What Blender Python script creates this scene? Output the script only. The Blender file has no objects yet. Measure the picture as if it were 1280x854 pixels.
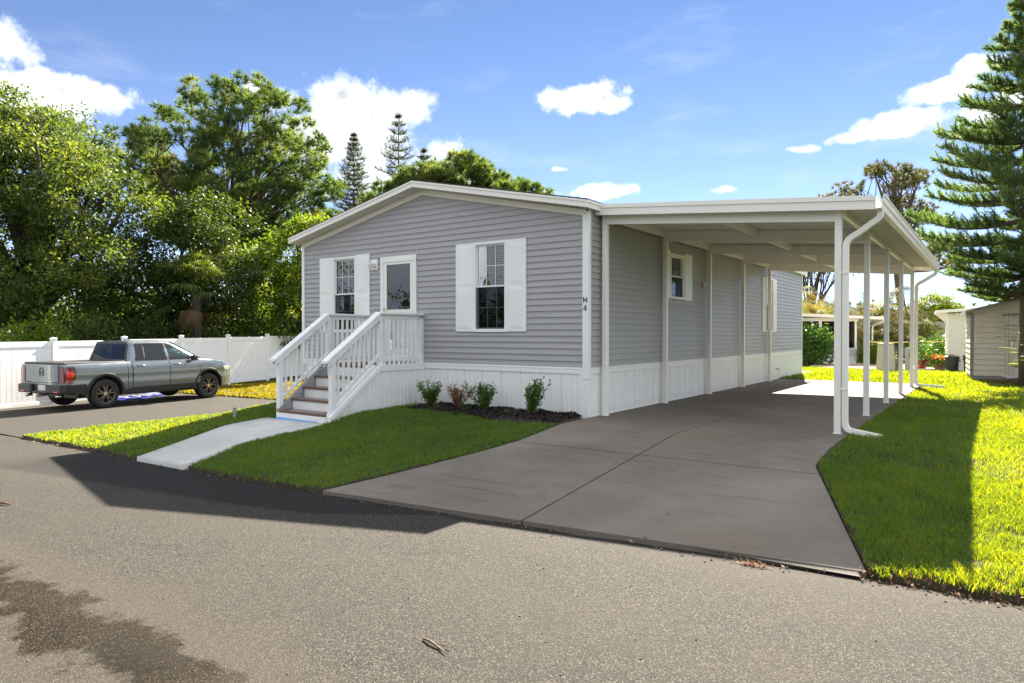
import bpy, bmesh, math, random
import numpy as np
from math import sin, cos, pi, radians, hypot, atan2, sqrt
from mathutils import Vector, Matrix

random.seed(7)
RNG = np.random.default_rng(11)
SC = bpy.context.scene
COL = SC.collection

# ------------------------------------------------------------------ camera, sky, sun, exposure
CAM = (5.3204, -9.5754, 1.35)
YAW = 0.6187
cam_d = bpy.data.cameras.new('camera')
cam_d.sensor_width = 36.0
cam_d.lens = 848.7 / 1280 * 36.0
cam_d.clip_start = 0.05
cam_d.clip_end = 3000
cam_o = bpy.data.objects.new('camera', cam_d)
cam_o.location = CAM
cam_o.rotation_euler = (pi / 2 - 0.011, 0, YAW)
COL.objects.link(cam_o)
SC.camera = cam_o

SUN_FROM = Vector((-0.31, 1.29, 1.0)).normalized()
SUN_EL = math.asin(SUN_FROM.z)
SUN_AZ = atan2(SUN_FROM.x, SUN_FROM.y)
sun_d = bpy.data.lights.new('sun', 'SUN')
sun_d.energy = 5.0
sun_d.angle = radians(0.5)
sun_d.color = (1.0, 0.90, 0.74)
sun_o = bpy.data.objects.new('sun', sun_d)
sun_o.rotation_euler = (-SUN_FROM).to_track_quat('-Z', 'Y').to_euler()
sun_o.location = (0, 0, 30)
COL.objects.link(sun_o)

SC.view_settings.view_transform = 'Standard'
SC.view_settings.look = 'None'
SC.view_settings.gamma = 1.0
SC.view_settings.exposure = 2.52
SC.render.engine = 'CYCLES'
SC.cycles.max_bounces = 8
SC.cycles.diffuse_bounces = 6
SC.cycles.transparent_max_bounces = 12
SC.cycles.use_denoising = True

SKY_STRENGTH = 0.05
CLOUD_LUM = 5.7


class NT:
    """small helper to write shader node trees as expressions"""
    def __init__(self, tree):
        self.t = tree
        self.n = tree.nodes
        self.l = tree.links

    def node(self, typ, **kw):
        nd = self.n.new(typ)
        for k, v in kw.items():
            setattr(nd, k, v)
        return nd

    def put(self, sock, v):
        if v is None:
            return
        if isinstance(v, bpy.types.NodeSocket):
            self.l.new(v, sock)
        else:
            if sock.type == 'RGBA' and len(v) == 3:
                v = (*v, 1)
            sock.default_value = v

    def math(self, op, a, b=None, c=None, clamp=False):
        nd = self.node('ShaderNodeMath', operation=op, use_clamp=clamp)
        self.put(nd.inputs[0], a)
        self.put(nd.inputs[1], b)
        self.put(nd.inputs[2], c)
        return nd.outputs[0]

    def vmath(self, op, a, b=None, out=0):
        nd = self.node('ShaderNodeVectorMath', operation=op)
        self.put(nd.inputs[0], a)
        self.put(nd.inputs[1], b)
        return nd.outputs[out]

    def noise(self, vec, scale, detail=3, rough=0.55, out=0, dist=0.0):
        nd = self.node('ShaderNodeTexNoise')
        self.put(nd.inputs['Vector'], vec)
        nd.inputs['Scale'].default_value = scale
        nd.inputs['Detail'].default_value = detail
        nd.inputs['Roughness'].default_value = rough
        nd.inputs['Distortion'].default_value = dist
        return nd.outputs[out]

    def voro(self, vec, scale, out=0, feature='F1'):
        nd = self.node('ShaderNodeTexVoronoi', feature=feature)
        self.put(nd.inputs['Vector'], vec)
        nd.inputs['Scale'].default_value = scale
        return nd.outputs[out]

    def ramp(self, fac, stops):
        nd = self.node('ShaderNodeValToRGB')
        el = nd.color_ramp.elements
        while len(el) < len(stops):
            el.new(0.5)
        for e, (p, c) in zip(el, stops):
            e.position = p
            e.color = (*c, 1) if len(c) == 3 else c
        self.put(nd.inputs[0], fac)
        return nd.outputs[0]

    def rng(self, v, a, b, c=0.0, d=1.0, smooth=False):
        nd = self.node('ShaderNodeMapRange')
        if smooth:
            nd.interpolation_type = 'SMOOTHSTEP'
        self.put(nd.inputs[0], v)
        for i, x in enumerate((a, b, c, d)):
            self.put(nd.inputs[i + 1], x)
        return nd.outputs[0]

    def mix(self, fac, a, b, blend='MIX'):
        nd = self.node('ShaderNodeMix', data_type='RGBA', blend_type=blend)
        self.put(nd.inputs[0], fac)
        self.put(nd.inputs[6], a)
        self.put(nd.inputs[7], b)
        return nd.outputs[2]

    def sep(self, v):
        nd = self.node('ShaderNodeSeparateXYZ')
        self.put(nd.inputs[0], v)
        return nd.outputs

    def comb(self, x, y, z):
        nd = self.node('ShaderNodeCombineXYZ')
        self.put(nd.inputs[0], x)
        self.put(nd.inputs[1], y)
        self.put(nd.inputs[2], z)
        return nd.outputs[0]

    def scale(self, v, s):
        return self.vmath('MULTIPLY', v, s if isinstance(s, tuple) else (s, s, s))

    def bump(self, h, strength=0.3, dist=0.01, normal=None):
        nd = self.node('ShaderNodeBump')
        nd.inputs['Strength'].default_value = strength
        nd.inputs['Distance'].default_value = dist
        self.put(nd.inputs['Height'], h)
        if normal is not None:
            self.put(nd.inputs['Normal'], normal)
        return nd.outputs[0]


def build_world():
    w = bpy.data.worlds.new('World')
    SC.world = w
    w.use_nodes = True
    t = NT(w.node_tree)
    w.node_tree.nodes.clear()
    out = t.node('ShaderNodeOutputWorld')
    bg = t.node('ShaderNodeBackground')
    bg.inputs[1].default_value = SKY_STRENGTH
    sky = t.node('ShaderNodeTexSky', sky_type='NISHITA')
    sky.sun_disc = False
    sky.sun_elevation = SUN_EL
    sky.sun_rotation = SUN_AZ
    sky.altitude = 0
    sky.air_density = 0.36
    sky.dust_density = 0.0
    sky.ozone_density = 2.4
    tc = t.node('ShaderNodeTexCoord')
    d = t.vmath('NORMALIZE', tc.outputs['Generated'])
    x, y, z = t.sep(d)
    c, s = cos(YAW), sin(YAW)
    # azimuth about the compass heading of the drive, elevation above the horizon
    hx = t.math('ADD', t.math('MULTIPLY', x, c), t.math('MULTIPLY', y, s))
    hy = t.math('SUBTRACT', t.math('MULTIPLY', y, c), t.math('MULTIPLY', x, s))
    az = t.math('ARCTAN2', hx, hy)
    el = t.math('ARCSINE', z)
    n1 = t.noise(d, 11.0, 9, 0.62)
    n2 = t.noise(t.vmath('ADD', d, (4.1, 2.3, 0.7)), 4.5, 4, 0.55)
    # cumulus: (az, el, half width, half height, weight)
    blobs = [(-.245, .325, .075, .052, 1.15), (-.160, .312, .080, .046, 1.15), (-.295, .275, .07, .05, 1), (-.20, .262, .135, .070, 1.15),
             (-.335, .316, .065, .026, 1.1), (-.235, .215, .09, .05, .9), (-.09, .225, .06, .020, .85),
             (-.665, .330, .065, .036, 1.15), (-.565, .290, .090, .026, 1.1), (-.64, .275, .11, .030, 1.0), (-.80, .30, .14, .06, 1.1),
             (.095, .331, .082, .026, 1.05), (.055, .336, .035, .022, 1.0), (.130, .322, .05, .018, .95),
             (.520, .262, .075, .024, 1.05), (.555, .293, .058, .019, 1.0), (.60, .315, .03, .014, .9), (.47, .252, .05, .012, .85),
             (.605, .262, .035, .012, .95), (.64, .275, .03, .016, 1.0), (.40, .245, .03, .008, .7),
             (.07, .237, .030, .008, .75), (.14, .206, .05, .010, .6), (.02, .205, .05, .010, .6), (.30, .20, .05, .007, .45)]
    total = None
    wob = t.math('SUBTRACT', n1, 0.5)
    for (a, e, wa, we, k) in blobs:
        da = t.math('DIVIDE', t.math('SUBTRACT', az, a), wa * 0.92)
        de = t.math('DIVIDE', t.math('SUBTRACT', el, e), we * 0.92)
        r2 = t.math('ADD', t.math('MULTIPLY', da, da), t.math('MULTIPLY', de, de))
        f = t.math('MULTIPLY', t.math('SUBTRACT', 1.0, t.math('SQRT', r2)), k)
        f = t.math('MAXIMUM', f, -1.0)
        total = f if total is None else t.math('MAXIMUM', total, f)
    dens = t.math('ADD', total, t.math('MULTIPLY', wob, 3.4))
    mask = t.rng(dens, 0.04, 0.62, 0, 1, True)
    # unseen cumulus outside the view, thickened to add fill light
    side = t.math('MAXIMUM', t.rng(t.math('ABSOLUTE', az), 0.9, 1.15, 0, 1, True), t.rng(el, 0.55, 0.8, 0, 1, True))
    bigd = t.math('ADD', t.math('MULTIPLY', n2, 1.0), t.math('MULTIPLY', wob, 0.55))
    gen = t.math('MULTIPLY', t.rng(bigd, 0.385, 0.48, 0, 1, True), side)
    gen = t.math('MULTIPLY', gen, t.rng(el, 0.02, 0.12, 0, 1, True))
    mask = t.math('MAXIMUM', mask, gen)
    wisp = t.math('MULTIPLY', t.rng(t.noise(t.vmath('MULTIPLY', d, (3, 3, 11)), 1.6, 6, 0.6), 0.50, 0.78, 0, 1, True), 0.14)
    mask = t.math('MAXIMUM', mask, wisp)
    mask = t.math('MULTIPLY', mask, t.rng(el, -0.01, 0.02, 0, 1))
    # cloud body: bright tops, slightly grey thick undersides
    n3 = t.noise(t.vmath('ADD', d, (-0.02, 0.03, 0.05)), 9.0, 6, 0.58)
    lit = t.rng(t.math('SUBTRACT', n1, n3), -0.16, 0.14, 0.0, 1.0, True)
    thick = t.rng(dens, 0.2, 1.1, 0, 1)
    shade = t.math('SUBTRACT', 1.0, t.math('MULTIPLY', t.math('SUBTRACT', 1.0, lit), t.math('MULTIPLY', thick, 0.75)))
    cl = t.scale(t.comb(0.95, 0.98, 1.02), (CLOUD_LUM,) * 3)
    haze = t.math('MULTIPLY', t.math('EXPONENT', t.math('DIVIDE', t.math('MAXIMUM', el, 0.0), -0.115)), 0.85)
    base = t.mix(haze, sky.outputs[0], (4.0, 4.15, 4.3))
    clm = t.node('ShaderNodeVectorMath', operation='SCALE')
    t.put(clm.inputs[0], cl)
    t.put(clm.inputs['Scale'], shade)
    colr = t.mix(mask, base, clm.outputs[0])
    t.put(bg.inputs[0], colr)
    t.l.new(bg.outputs[0], out.inputs[0])
    w.cycles.sampling_method = 'MANUAL'
    w.cycles.sample_map_resolution = 1024


build_world()

# ------------------------------------------------------------------ materials
M = {}


def mat(name, base=(0.5, 0.5, 0.5), rough=0.5, metal=0.0, spec=0.5, coat=0.0, fn=None):
    m = bpy.data.materials.new(name)
    m.use_nodes = True
    t = NT(m.node_tree)
    b = m.node_tree.nodes['Principled BSDF']
    b.inputs['Base Color'].default_value = (*base, 1)
    b.inputs['Roughness'].default_value = rough
    b.inputs['Metallic'].default_value = metal
    b.inputs['Specular IOR Level'].default_value = spec
    b.inputs['Coat Weight'].default_value = coat
    b.inputs['Coat Roughness'].default_value = 0.05
    if fn:
        fn(t, b)
    M[name] = m
    return m


def objco(t):
    return t.node('ShaderNodeTexCoord').outputs['Object']


def worldpos(t):
    return t.node('ShaderNodeNewGeometry').outputs['Position']


def vary(base, amt=0.12, scale=3.0, detail=5, bumpscale=None, bumpstr=0.1, bumpdist=0.003, rough=None, stretch=(1, 1, 1), warm=None):
    def f(t, b):
        p = t.vmath('MULTIPLY', worldpos(t), stretch)
        n = t.noise(p, scale, detail, 0.6)
        lo = tuple(c * (1 - amt) for c in base)
        hi = tuple(min(1, c * (1 + amt)) for c in base)
        col = t.ramp(n, [(0.3, lo), (0.7, hi)])
        if warm:
            n2 = t.noise(p, scale * 0.31, 4, 0.6)
            col = t.mix(t.rng(n2, 0.45, 0.75, 0, 0.6), col, warm)
        t.put(b.inputs['Base Color'], col)
        if rough:
            t.put(b.inputs['Roughness'], t.rng(n, 0.3, 0.7, rough[0], rough[1]))
        if bumpscale:
            t.put(b.inputs['Normal'], t.bump(t.noise(p, bumpscale, 4, 0.6), bumpstr, bumpdist))
    return f


mat('siding_grey', (0.25, 0.255, 0.285), 0.42, fn=vary((0.345, 0.338, 0.350), 0.05, 1.2, 5, 40, 0.12, 0.002, (0.38, 0.5), (0.25, 0.25, 6)))
mat('white_vinyl', (0.8, 0.8, 0.8), 0.42, fn=vary((0.79, 0.795, 0.80), 0.035, 1.7, 5, 30, 0.05, 0.002, (0.36, 0.5)))
def m_skirt(t, b):
    p = worldpos(t)
    x, y, z = t.sep(p)
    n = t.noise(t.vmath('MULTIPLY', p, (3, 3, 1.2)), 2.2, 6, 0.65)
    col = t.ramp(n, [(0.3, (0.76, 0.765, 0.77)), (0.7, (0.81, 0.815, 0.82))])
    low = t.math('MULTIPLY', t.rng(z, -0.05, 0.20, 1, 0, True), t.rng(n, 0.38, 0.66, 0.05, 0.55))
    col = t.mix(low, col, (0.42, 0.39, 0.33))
    t.put(b.inputs['Base Color'], col)
    t.put(b.inputs['Roughness'], t.rng(n, 0.3, 0.7, 0.38, 0.55))


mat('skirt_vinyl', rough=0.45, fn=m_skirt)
mat('white_metal', (0.8, 0.8, 0.79), 0.35, fn=vary((0.80, 0.775, 0.725), 0.03, 1.1, 5, None, rough=(0.28, 0.45)))
mat('white_paint', (0.8, 0.8, 0.8), 0.5, fn=vary((0.77, 0.775, 0.785), 0.07, 5.0, 6, 60, 0.25, 0.002, (0.45, 0.62)))
mat('soffit_cream', (0.70, 0.66, 0.58), 0.5, fn=vary((0.70, 0.665, 0.59), 0.04, 2.0))
mat('cream_trim', (0.78, 0.75, 0.68), 0.5, fn=vary((0.78, 0.75, 0.68), 0.03, 2.0))
mat('shingle', (0.12, 0.115, 0.11), 0.9, fn=vary((0.13, 0.125, 0.12), 0.35, 6, 8, 80, 0.5, 0.005))
mat('tread_brown', (0.16, 0.07, 0.03), 0.55, fn=vary((0.125, 0.070, 0.042), 0.3, 4, 8, 60, 0.3, 0.002, stretch=(1, 12, 12)))
mat('grip_grey', (0.22, 0.21, 0.20), 0.85, fn=vary((0.23, 0.21, 0.19), 0.2, 20, 6, 200, 0.4, 0.002))
mat('blue_tape', (0.02, 0.28, 0.75), 0.5)
mat('black_letter', (0.012, 0.012, 0.014), 0.4)
mat('weathered_wood', (0.3, 0.3, 0.3), 0.8, fn=vary((0.30, 0.30, 0.31), 0.25, 5, 7, 50, 0.3, 0.003, stretch=(6, 1, 6)))
mat('blind', (0.4, 0.41, 0.39), 0.5, fn=vary((0.40, 0.41, 0.39), 0.06, 3))
mat('interior', (0.10, 0.09, 0.08), 0.8)
mat('screen_black', (0.02, 0.02, 0.022), 0.6)
mat('paper', (0.6, 0.66, 0.74), 0.6, fn=vary((0.55, 0.62, 0.72), 0.5, 26, 5))
mat('brass', (0.55, 0.35, 0.15), 0.35, 0.8)
mat('plastic_black', (0.018, 0.018, 0.02), 0.45, fn=vary((0.02, 0.02, 0.022), 0.2, 30, 3, 200, 0.15, 0.001))
mat('tyre', (0.016, 0.016, 0.017), 0.8, fn=vary((0.018, 0.018, 0.018), 0.25, 14, 5))
mat('rim_dark', (0.13, 0.12, 0.105), 0.35, 0.8)
mat('chrome', (0.7, 0.7, 0.72), 0.12, 1.0)
mat('red_lamp', (0.32, 0.008, 0.012), 0.12, coat=1.0)
mat('red_bright', (0.75, 0.03, 0.02), 0.2, coat=1.0)
mat('dark_red_lamp', (0.10, 0.004, 0.008), 0.12, coat=1.0)
mat('clear_lamp', (0.55, 0.56, 0.58), 0.1, 0.5, coat=1.0)
mat('plate', (0.6, 0.62, 0.6), 0.4)
mat('banner_blue', (0.015, 0.02, 0.22), 0.9, spec=0.05, fn=vary((0.015, 0.02, 0.22), 0.3, 2.5))
mat('banner_white', (0.28, 0.29, 0.42), 0.9, spec=0.05)
mat('shed_beige', (0.50, 0.43, 0.36), 0.5, fn=vary((0.54, 0.465, 0.40), 0.06, 1.5, 6))
mat('shed_trim', (0.22, 0.21, 0.21), 0.55, fn=vary((0.22, 0.21, 0.21), 0.1, 3))
mat('pale_cream', (0.66, 0.64, 0.56), 0.55, fn=vary((0.66, 0.64, 0.56), 0.04, 1.5))
mat('tan_wall', (0.34, 0.30, 0.26), 0.7, fn=vary((0.34, 0.30, 0.26), 0.08, 1.0))
mat('light_grey', (0.5, 0.52, 0.55), 0.5, fn=vary((0.5, 0.52, 0.55), 0.05, 1.0))
mat('bin_black', (0.022, 0.025, 0.03), 0.5)
mat('terracotta', (0.30, 0.13, 0.09), 0.7, fn=vary((0.32, 0.14, 0.10), 0.15, 6))
mat('pot_red', (0.28, 0.02, 0.02), 0.35)
mat('pedestal_beige', (0.42, 0.37, 0.30), 0.6, fn=vary((0.42, 0.37, 0.30), 0.08, 3))
mat('utility_green', (0.10, 0.12, 0.06), 0.6)
mat('steel', (0.35, 0.36, 0.37), 0.45, 0.7)
mat('rope_yellow', (0.62, 0.50, 0.14), 0.7)
mat('furniture_tan', (0.36, 0.30, 0.23), 0.8)
mat('car_blue', (0.05, 0.08, 0.14), 0.25, coat=1.0)
mat('brick', (0.42, 0.27, 0.20), 0.85, fn=vary((0.44, 0.28, 0.21), 0.2, 9, 5))
mat('curb_white', (0.7, 0.68, 0.62), 0.8)
mat('grit_stone', (0.10, 0.09, 0.075), 0.9)
mat('stick_brown', (0.12, 0.06, 0.035), 0.8)
mat('leaf_litter', (0.16, 0.075, 0.035), 0.8)


def m_paint(t, b):
    p = worldpos(t)
    n = t.noise(p, 900, 2, 0.5)
    t.put(b.inputs['Base Color'], t.ramp(n, [(0.35, (0.125, 0.155, 0.185)), (0.7, (0.175, 0.208, 0.24))]))
    t.put(b.inputs['Roughness'], t.rng(t.noise(p, 3, 4), 0.3, 0.7, 0.20, 0.28))


mat('truck_paint', (0.2, 0.23, 0.25), 0.3, 0.55, coat=1.0, fn=m_paint)


def glass(name, tint, refl=1.0, base=0.0):
    m = bpy.data.materials.new(name)
    m.use_nodes = True
    t = NT(m.node_tree)
    t.n.remove(t.n['Principled BSDF'])
    out = t.n['Material Output']
    tr = t.node('ShaderNodeBsdfTransparent')
    tr.inputs[0].default_value = (*tint, 1)
    gl = t.node('ShaderNodeBsdfGlossy')
    gl.inputs['Roughness'].default_value = 0.012
    gl.inputs[0].default_value = (0.95, 0.97, 1.0, 1)
    fr = t.node('ShaderNodeFresnel')
    fr.inputs[0].default_value = 1.55
    p = worldpos(t)
    t.put(fr.inputs['Normal'], t.bump(t.noise(p, 1.6, 2, 0.4), 0.06, 0.05))
    t.put(gl.inputs['Normal'], t.bump(t.noise(p, 1.6, 2, 0.4), 0.06, 0.05))
    fac = t.math('ADD', t.math('MULTIPLY', fr.outputs[0], refl), base, clamp=True)
    mx = t.node('ShaderNodeMixShader')
    t.put(mx.inputs[0], fac)
    t.l.new(tr.outputs[0], mx.inputs[1])
    t.l.new(gl.outputs[0], mx.inputs[2])
    t.l.new(mx.outputs[0], out.inputs[0])
    M[name] = m


glass('window_glass', (0.66, 0.72, 0.72), 1.1, 0.05)
glass('door_glass', (0.30, 0.32, 0.31), 1.0, 0.03)
glass('truck_glass', (0.12, 0.15, 0.17), 0.75, 0.01)
glass('truck_glass_clear', (0.38, 0.50, 0.48), 0.8, 0.01)
glass('insect_screen', (0.34, 0.35, 0.36), 0.05, 0.0)
glass('porch_screen', (0.32, 0.31, 0.32), 0.2, 0.0)


def leafmat(name, stops, trans=0.45, tcol=None, rough=0.55, spec=0.35):
    """foliage: colour from the per-leaf attribute 'var'; part of the light passes through the leaf"""
    m = bpy.data.materials.new(name)
    m.use_nodes = True
    t = NT(m.node_tree)
    b = t.n['Principled BSDF']
    out = t.n['Material Output']
    at = t.node('ShaderNodeAttribute')
    at.attribute_name = 'var'
    col = t.ramp(at.outputs['Fac'], stops)
    t.put(b.inputs['Base Color'], col)
    b.inputs['Roughness'].default_value = rough
    b.inputs['Specular IOR Level'].default_value = spec
    tl = t.node('ShaderNodeBsdfTranslucent')
    tc = t.mix(1.0, col, (*(tcol or (1.5, 1.5, 0.7)), 1), 'MULTIPLY')
    t.put(tl.inputs[0], tc)
    mx = t.node('ShaderNodeMixShader')
    mx.inputs[0].default_value = trans
    t.l.new(b.outputs[0], mx.inputs[1])
    t.l.new(tl.outputs[0], mx.inputs[2])
    t.l.new(mx.outputs[0], out.inputs[0])
    M[name] = m


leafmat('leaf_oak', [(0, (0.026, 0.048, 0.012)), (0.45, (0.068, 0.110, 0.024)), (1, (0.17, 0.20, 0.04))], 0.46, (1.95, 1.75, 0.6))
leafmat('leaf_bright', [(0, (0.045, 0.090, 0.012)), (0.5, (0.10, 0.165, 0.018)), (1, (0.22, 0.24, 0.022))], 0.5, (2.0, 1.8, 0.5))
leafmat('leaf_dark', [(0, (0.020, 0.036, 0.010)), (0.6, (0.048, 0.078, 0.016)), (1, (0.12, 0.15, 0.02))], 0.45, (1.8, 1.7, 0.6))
leafmat('needle_pine', [(0, (0.034, 0.066, 0.024)), (0.5, (0.078, 0.126, 0.036)), (1, (0.20, 0.215, 0.06))], 0.45, (1.75, 1.7, 0.7))
leafmat('needle_brownish', [(0, (0.05, 0.062, 0.025)), (0.5, (0.105, 0.112, 0.042)), (1, (0.21, 0.185, 0.07))], 0.35, (1.4, 1.3, 0.7))
leafmat('needle_norfolk', [(0, (0.040, 0.076, 0.032)), (0.5, (0.092, 0.145, 0.054)), (1, (0.19, 0.225, 0.07))], 0.45, (1.5, 1.6, 0.6))
leafmat('needle_far', [(0, (0.025, 0.045, 0.030)), (0.5, (0.045, 0.07, 0.045)), (1, (0.09, 0.11, 0.06))], 0.25)
leafmat('palm_leaf', [(0, (0.03, 0.05, 0.014)), (0.6, (0.07, 0.10, 0.022)), (1, (0.20, 0.19, 0.04))], 0.4, (1.6, 1.5, 0.5))
leafmat('palm_dead', [(0, (0.10, 0.065, 0.035)), (1, (0.24, 0.17, 0.09))], 0.3, (1.2, 1.1, 0.9))
leafmat('areca_leaf', [(0, (0.06, 0.07, 0.015)), (0.5, (0.14, 0.13, 0.022)), (1, (0.28, 0.22, 0.03))], 0.45, (1.4, 1.3, 0.6))
leafmat('shrub_leaf', [(0, (0.030, 0.085, 0.014)), (0.5, (0.070, 0.160, 0.025)), (1, (0.15, 0.26, 0.04))], 0.40, (1.5, 1.5, 0.6), 0.4)
leafmat('shrub_dry', [(0, (0.16, 0.08, 0.04)), (0.5, (0.30, 0.16, 0.08)), (1, (0.42, 0.26, 0.13))], 0.35, (1.2, 1.1, 0.9))
leafmat('grass_blade', [(0, (0.025, 0.098, 0.032)), (0.5, (0.050, 0.175, 0.050)), (0.85, (0.080, 0.185, 0.050)), (1, (0.13, 0.19, 0.06))], 0.50, (7.0, 2.35, 0.05), 0.5, 0.3)
leafmat('grass_yellow', [(0, (0.11, 0.12, 0.010)), (0.5, (0.18, 0.17, 0.014)), (0.85, (0.24, 0.20, 0.02)), (1, (0.30, 0.22, 0.06))], 0.5, (1.7, 1.4, 0.3), 0.5, 0.25)
leafmat('flower_orange', [(0, (0.55, 0.10, 0.02)), (1, (0.75, 0.25, 0.04))], 0.4, (1, 1, 1))
mat('bark_dark', (0.05, 0.042, 0.035), 0.9, fn=vary((0.055, 0.046, 0.038), 0.4, 5, 7, 30, 0.8, 0.02, stretch=(3, 3, 0.6)))
mat('bark_pine', (0.10, 0.075, 0.058), 0.9, fn=vary((0.11, 0.080, 0.062), 0.4, 5, 7, 30, 0.8, 0.02, stretch=(3, 3, 0.8)))
mat('bark_norfolk', (0.13, 0.10, 0.075), 0.9, fn=vary((0.12, 0.09, 0.065), 0.45, 9, 7, 40, 0.8, 0.02, stretch=(1, 1, 3)))


def m_soil(t, b):
    p = worldpos(t)
    n = t.noise(p, 9, 7, 0.65)
    n2 = t.noise(p, 0.9, 4, 0.6)
    col = t.ramp(n, [(0.3, (0.018, 0.013, 0.009)), (0.5, (0.030, 0.026, 0.013)), (0.72, (0.050, 0.048, 0.018))])
    col = t.mix(t.rng(n2, 0.5, 0.75, 0, 0.5), col, (0.065, 0.043, 0.028))
    t.put(b.inputs['Base Color'], col)
    t.put(b.inputs['Normal'], t.bump(t.noise(p, 40, 5), 0.7, 0.03))


mat('lawn_soil', rough=0.95, fn=m_soil)
mat('lawn_far', rough=0.95, fn=vary((0.10, 0.13, 0.02), 0.35, 0.9, 7, 30, 0.6, 0.03))


def m_mulch(t, b):
    p = worldpos(t)
    n = t.voro(p, 38, 1)
    t.put(b.inputs['Base Color'], t.ramp(t.sep(n)[0], [(0.1, (0.006, 0.005, 0.006)), (0.7, (0.022, 0.015, 0.013)), (1, (0.06, 0.036, 0.026))]))


mat('mulch', rough=0.9, fn=m_mulch)


def m_asphalt(t, b):
    p = worldpos(t)
    x, y, z = t.sep(p)
    # aggregate: pale, warm and dark stones in a worn binder
    v1 = t.node('ShaderNodeTexVoronoi')
    t.put(v1.inputs['Vector'], p)
    v1.inputs['Scale'].default_value = 165
    stone = t.sep(v1.outputs['Color'])[0]
    agg = t.ramp(stone, [(0.0, (0.0070, 0.0070, 0.0070)), (0.28, (0.0158, 0.0150, 0.0136)), (0.60, (0.0317, 0.0290, 0.0264)), (0.82, (0.0616, 0.0554, 0.0475)), (0.94, (0.1496, 0.1355, 0.1144))])
    fine = t.noise(p, 420, 3, 0.6)
    agg = t.mix(t.rng(fine, 0.42, 0.70, 0, 0.65), agg, (0.0110, 0.0107, 0.0107))
    big = t.noise(p, 0.55, 6, 0.62)
    mid = t.noise(p, 2.7, 6, 0.65)
    agg = t.mix(t.rng(big, 0.38, 0.66, 0.0, 0.45), agg, (0.0424, 0.0371, 0.0308))
    agg = t.mix(t.rng(mid, 0.52, 0.78, 0.0, 0.40), agg, (0.0188, 0.0179, 0.0172))
    # pale scuffs along the driving direction
    sc = t.noise(t.vmath('MULTIPLY', p, (0.5, 5.0, 1)), 1.3, 6, 0.7)
    agg = t.mix(t.rng(sc, 0.60, 0.80, 0, 0.30), agg, (0.0628, 0.0566, 0.0487))
    # newer sealed strip along the drive, widened leftward to paint in the house shadow
    ye = t.math('ADD', -4.75, t.math('MULTIPLY', t.math('MAXIMUM', 0.0, t.math('ADD', t.math('MINIMUM', x, 4.6), 1.0)), 0.075))
    de = t.math('SUBTRACT', ye, y)
    de = t.math('ADD', de, t.math('MULTIPLY', t.math('SUBTRACT', t.noise(p, 3.2, 5, 0.6), 0.5), 0.22))
    wd = t.rng(x, -9.0, 5.0, 1.75, 0.10)
    wd = t.math('MINIMUM', wd, t.rng(x, -2.6, 1.0, 1.9, 0.16))
    rel = t.math('SUBTRACT', wd, de)
    seal_shade = t.rng(rel, -0.03, 0.10, 0, 0.80, True)
    seal_shade = t.math('MULTIPLY', seal_shade, t.rng(x, -6.6, -5.4, 0, 1, True))
    agg = t.mix(seal_shade, agg, t.ramp(stone, [(0.0, (0.0038, 0.0041, 0.0048)), (0.85, (0.0094, 0.0100, 0.0113)), (1, (0.0314, 0.0314, 0.0314))]))
    # loose sand washed against the edge
    sand = t.math('MULTIPLY', t.rng(t.math('ABSOLUTE', t.math('SUBTRACT', de, 0.10)), 0.0, 0.15, 1, 0, True), t.rng(x, 3.4, 4.6, 0, 0.55, True))
    agg = t.mix(t.math('MULTIPLY', sand, t.rng(mid, 0.3, 0.6, 0.2, 1)), agg, (0.0597, 0.0472, 0.0346))
    # damp oily patch in the near left corner
    wig = t.math('MULTIPLY', t.math('SUBTRACT', t.noise(p, 1.7, 7, 0.68), 0.5), 1.0)
    cy = t.math('ADD', t.math('ADD', -7.84, t.math('MULTIPLY', x, 0.01)), wig)
    dy = t.math('ABSOLUTE', t.math('SUBTRACT', y, cy))
    wet = t.rng(dy, 0.15, 0.25, 1, 0, True)
    wet = t.math('MULTIPLY', wet, t.rng(x, 2.0, 2.7, 1, 0, True))
    wet = t.math('MULTIPLY', wet, t.rng(x, -4.0, -2.2, 0, 1, True))
    halo = t.rng(dy, 0.30, 0.75, 1, 0, True)
    halo = t.math('MULTIPLY', halo, t.rng(x, 2.2, 3.2, 1, 0, True))
    agg = t.mix(t.math('MULTIPLY', halo, 0.22), agg, (0.0660, 0.0550, 0.0408))
    agg = t.mix(t.math('MULTIPLY', wet, t.rng(mid, 0.25, 0.6, 0.80, 0.97)), agg, t.ramp(stone, [(0, (0.0040, 0.0031, 0.0022)), (0.55, (0.0088, 0.0066, 0.0044)), (0.85, (0.0229, 0.0167, 0.0106)), (1, (0.0880, 0.0748, 0.0528))]))
    hx = t.math('MULTIPLY', t.math('SUBTRACT', x, 1.55), 2.2)
    hy = t.math('MULTIPLY', t.math('ADD', y, 7.80), 4.6)
    hole = t.math('SQRT', t.math('ADD', t.math('MULTIPLY', hx, hx), t.math('MULTIPLY', hy, hy)))
    hole = t.math('ADD', hole, t.math('MULTIPLY', t.math('SUBTRACT', t.noise(p, 6, 5, 0.65), 0.5), 1.3))
    agg = t.mix(t.math('MULTIPLY', t.rng(hole, 0.55, 0.85, 1, 0, True), t.rng(t.noise(p, 17, 4, 0.6), 0.35, 0.6, 0.75, 0.1)), agg, (0.0040, 0.0035, 0.0031))
    # hairline cracks and paler worn wheel tracks
    cv = t.node('ShaderNodeTexVoronoi', feature='DISTANCE_TO_EDGE')
    t.put(cv.inputs['Vector'], t.vmath('ADD', t.vmath('MULTIPLY', p, (0.3142, 0.4114, 0.0000)), t.scale(t.noise(p, 1.7, 5, 0.65, out=1), 0.55)))
    cv.inputs['Scale'].default_value = 1.0
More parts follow.
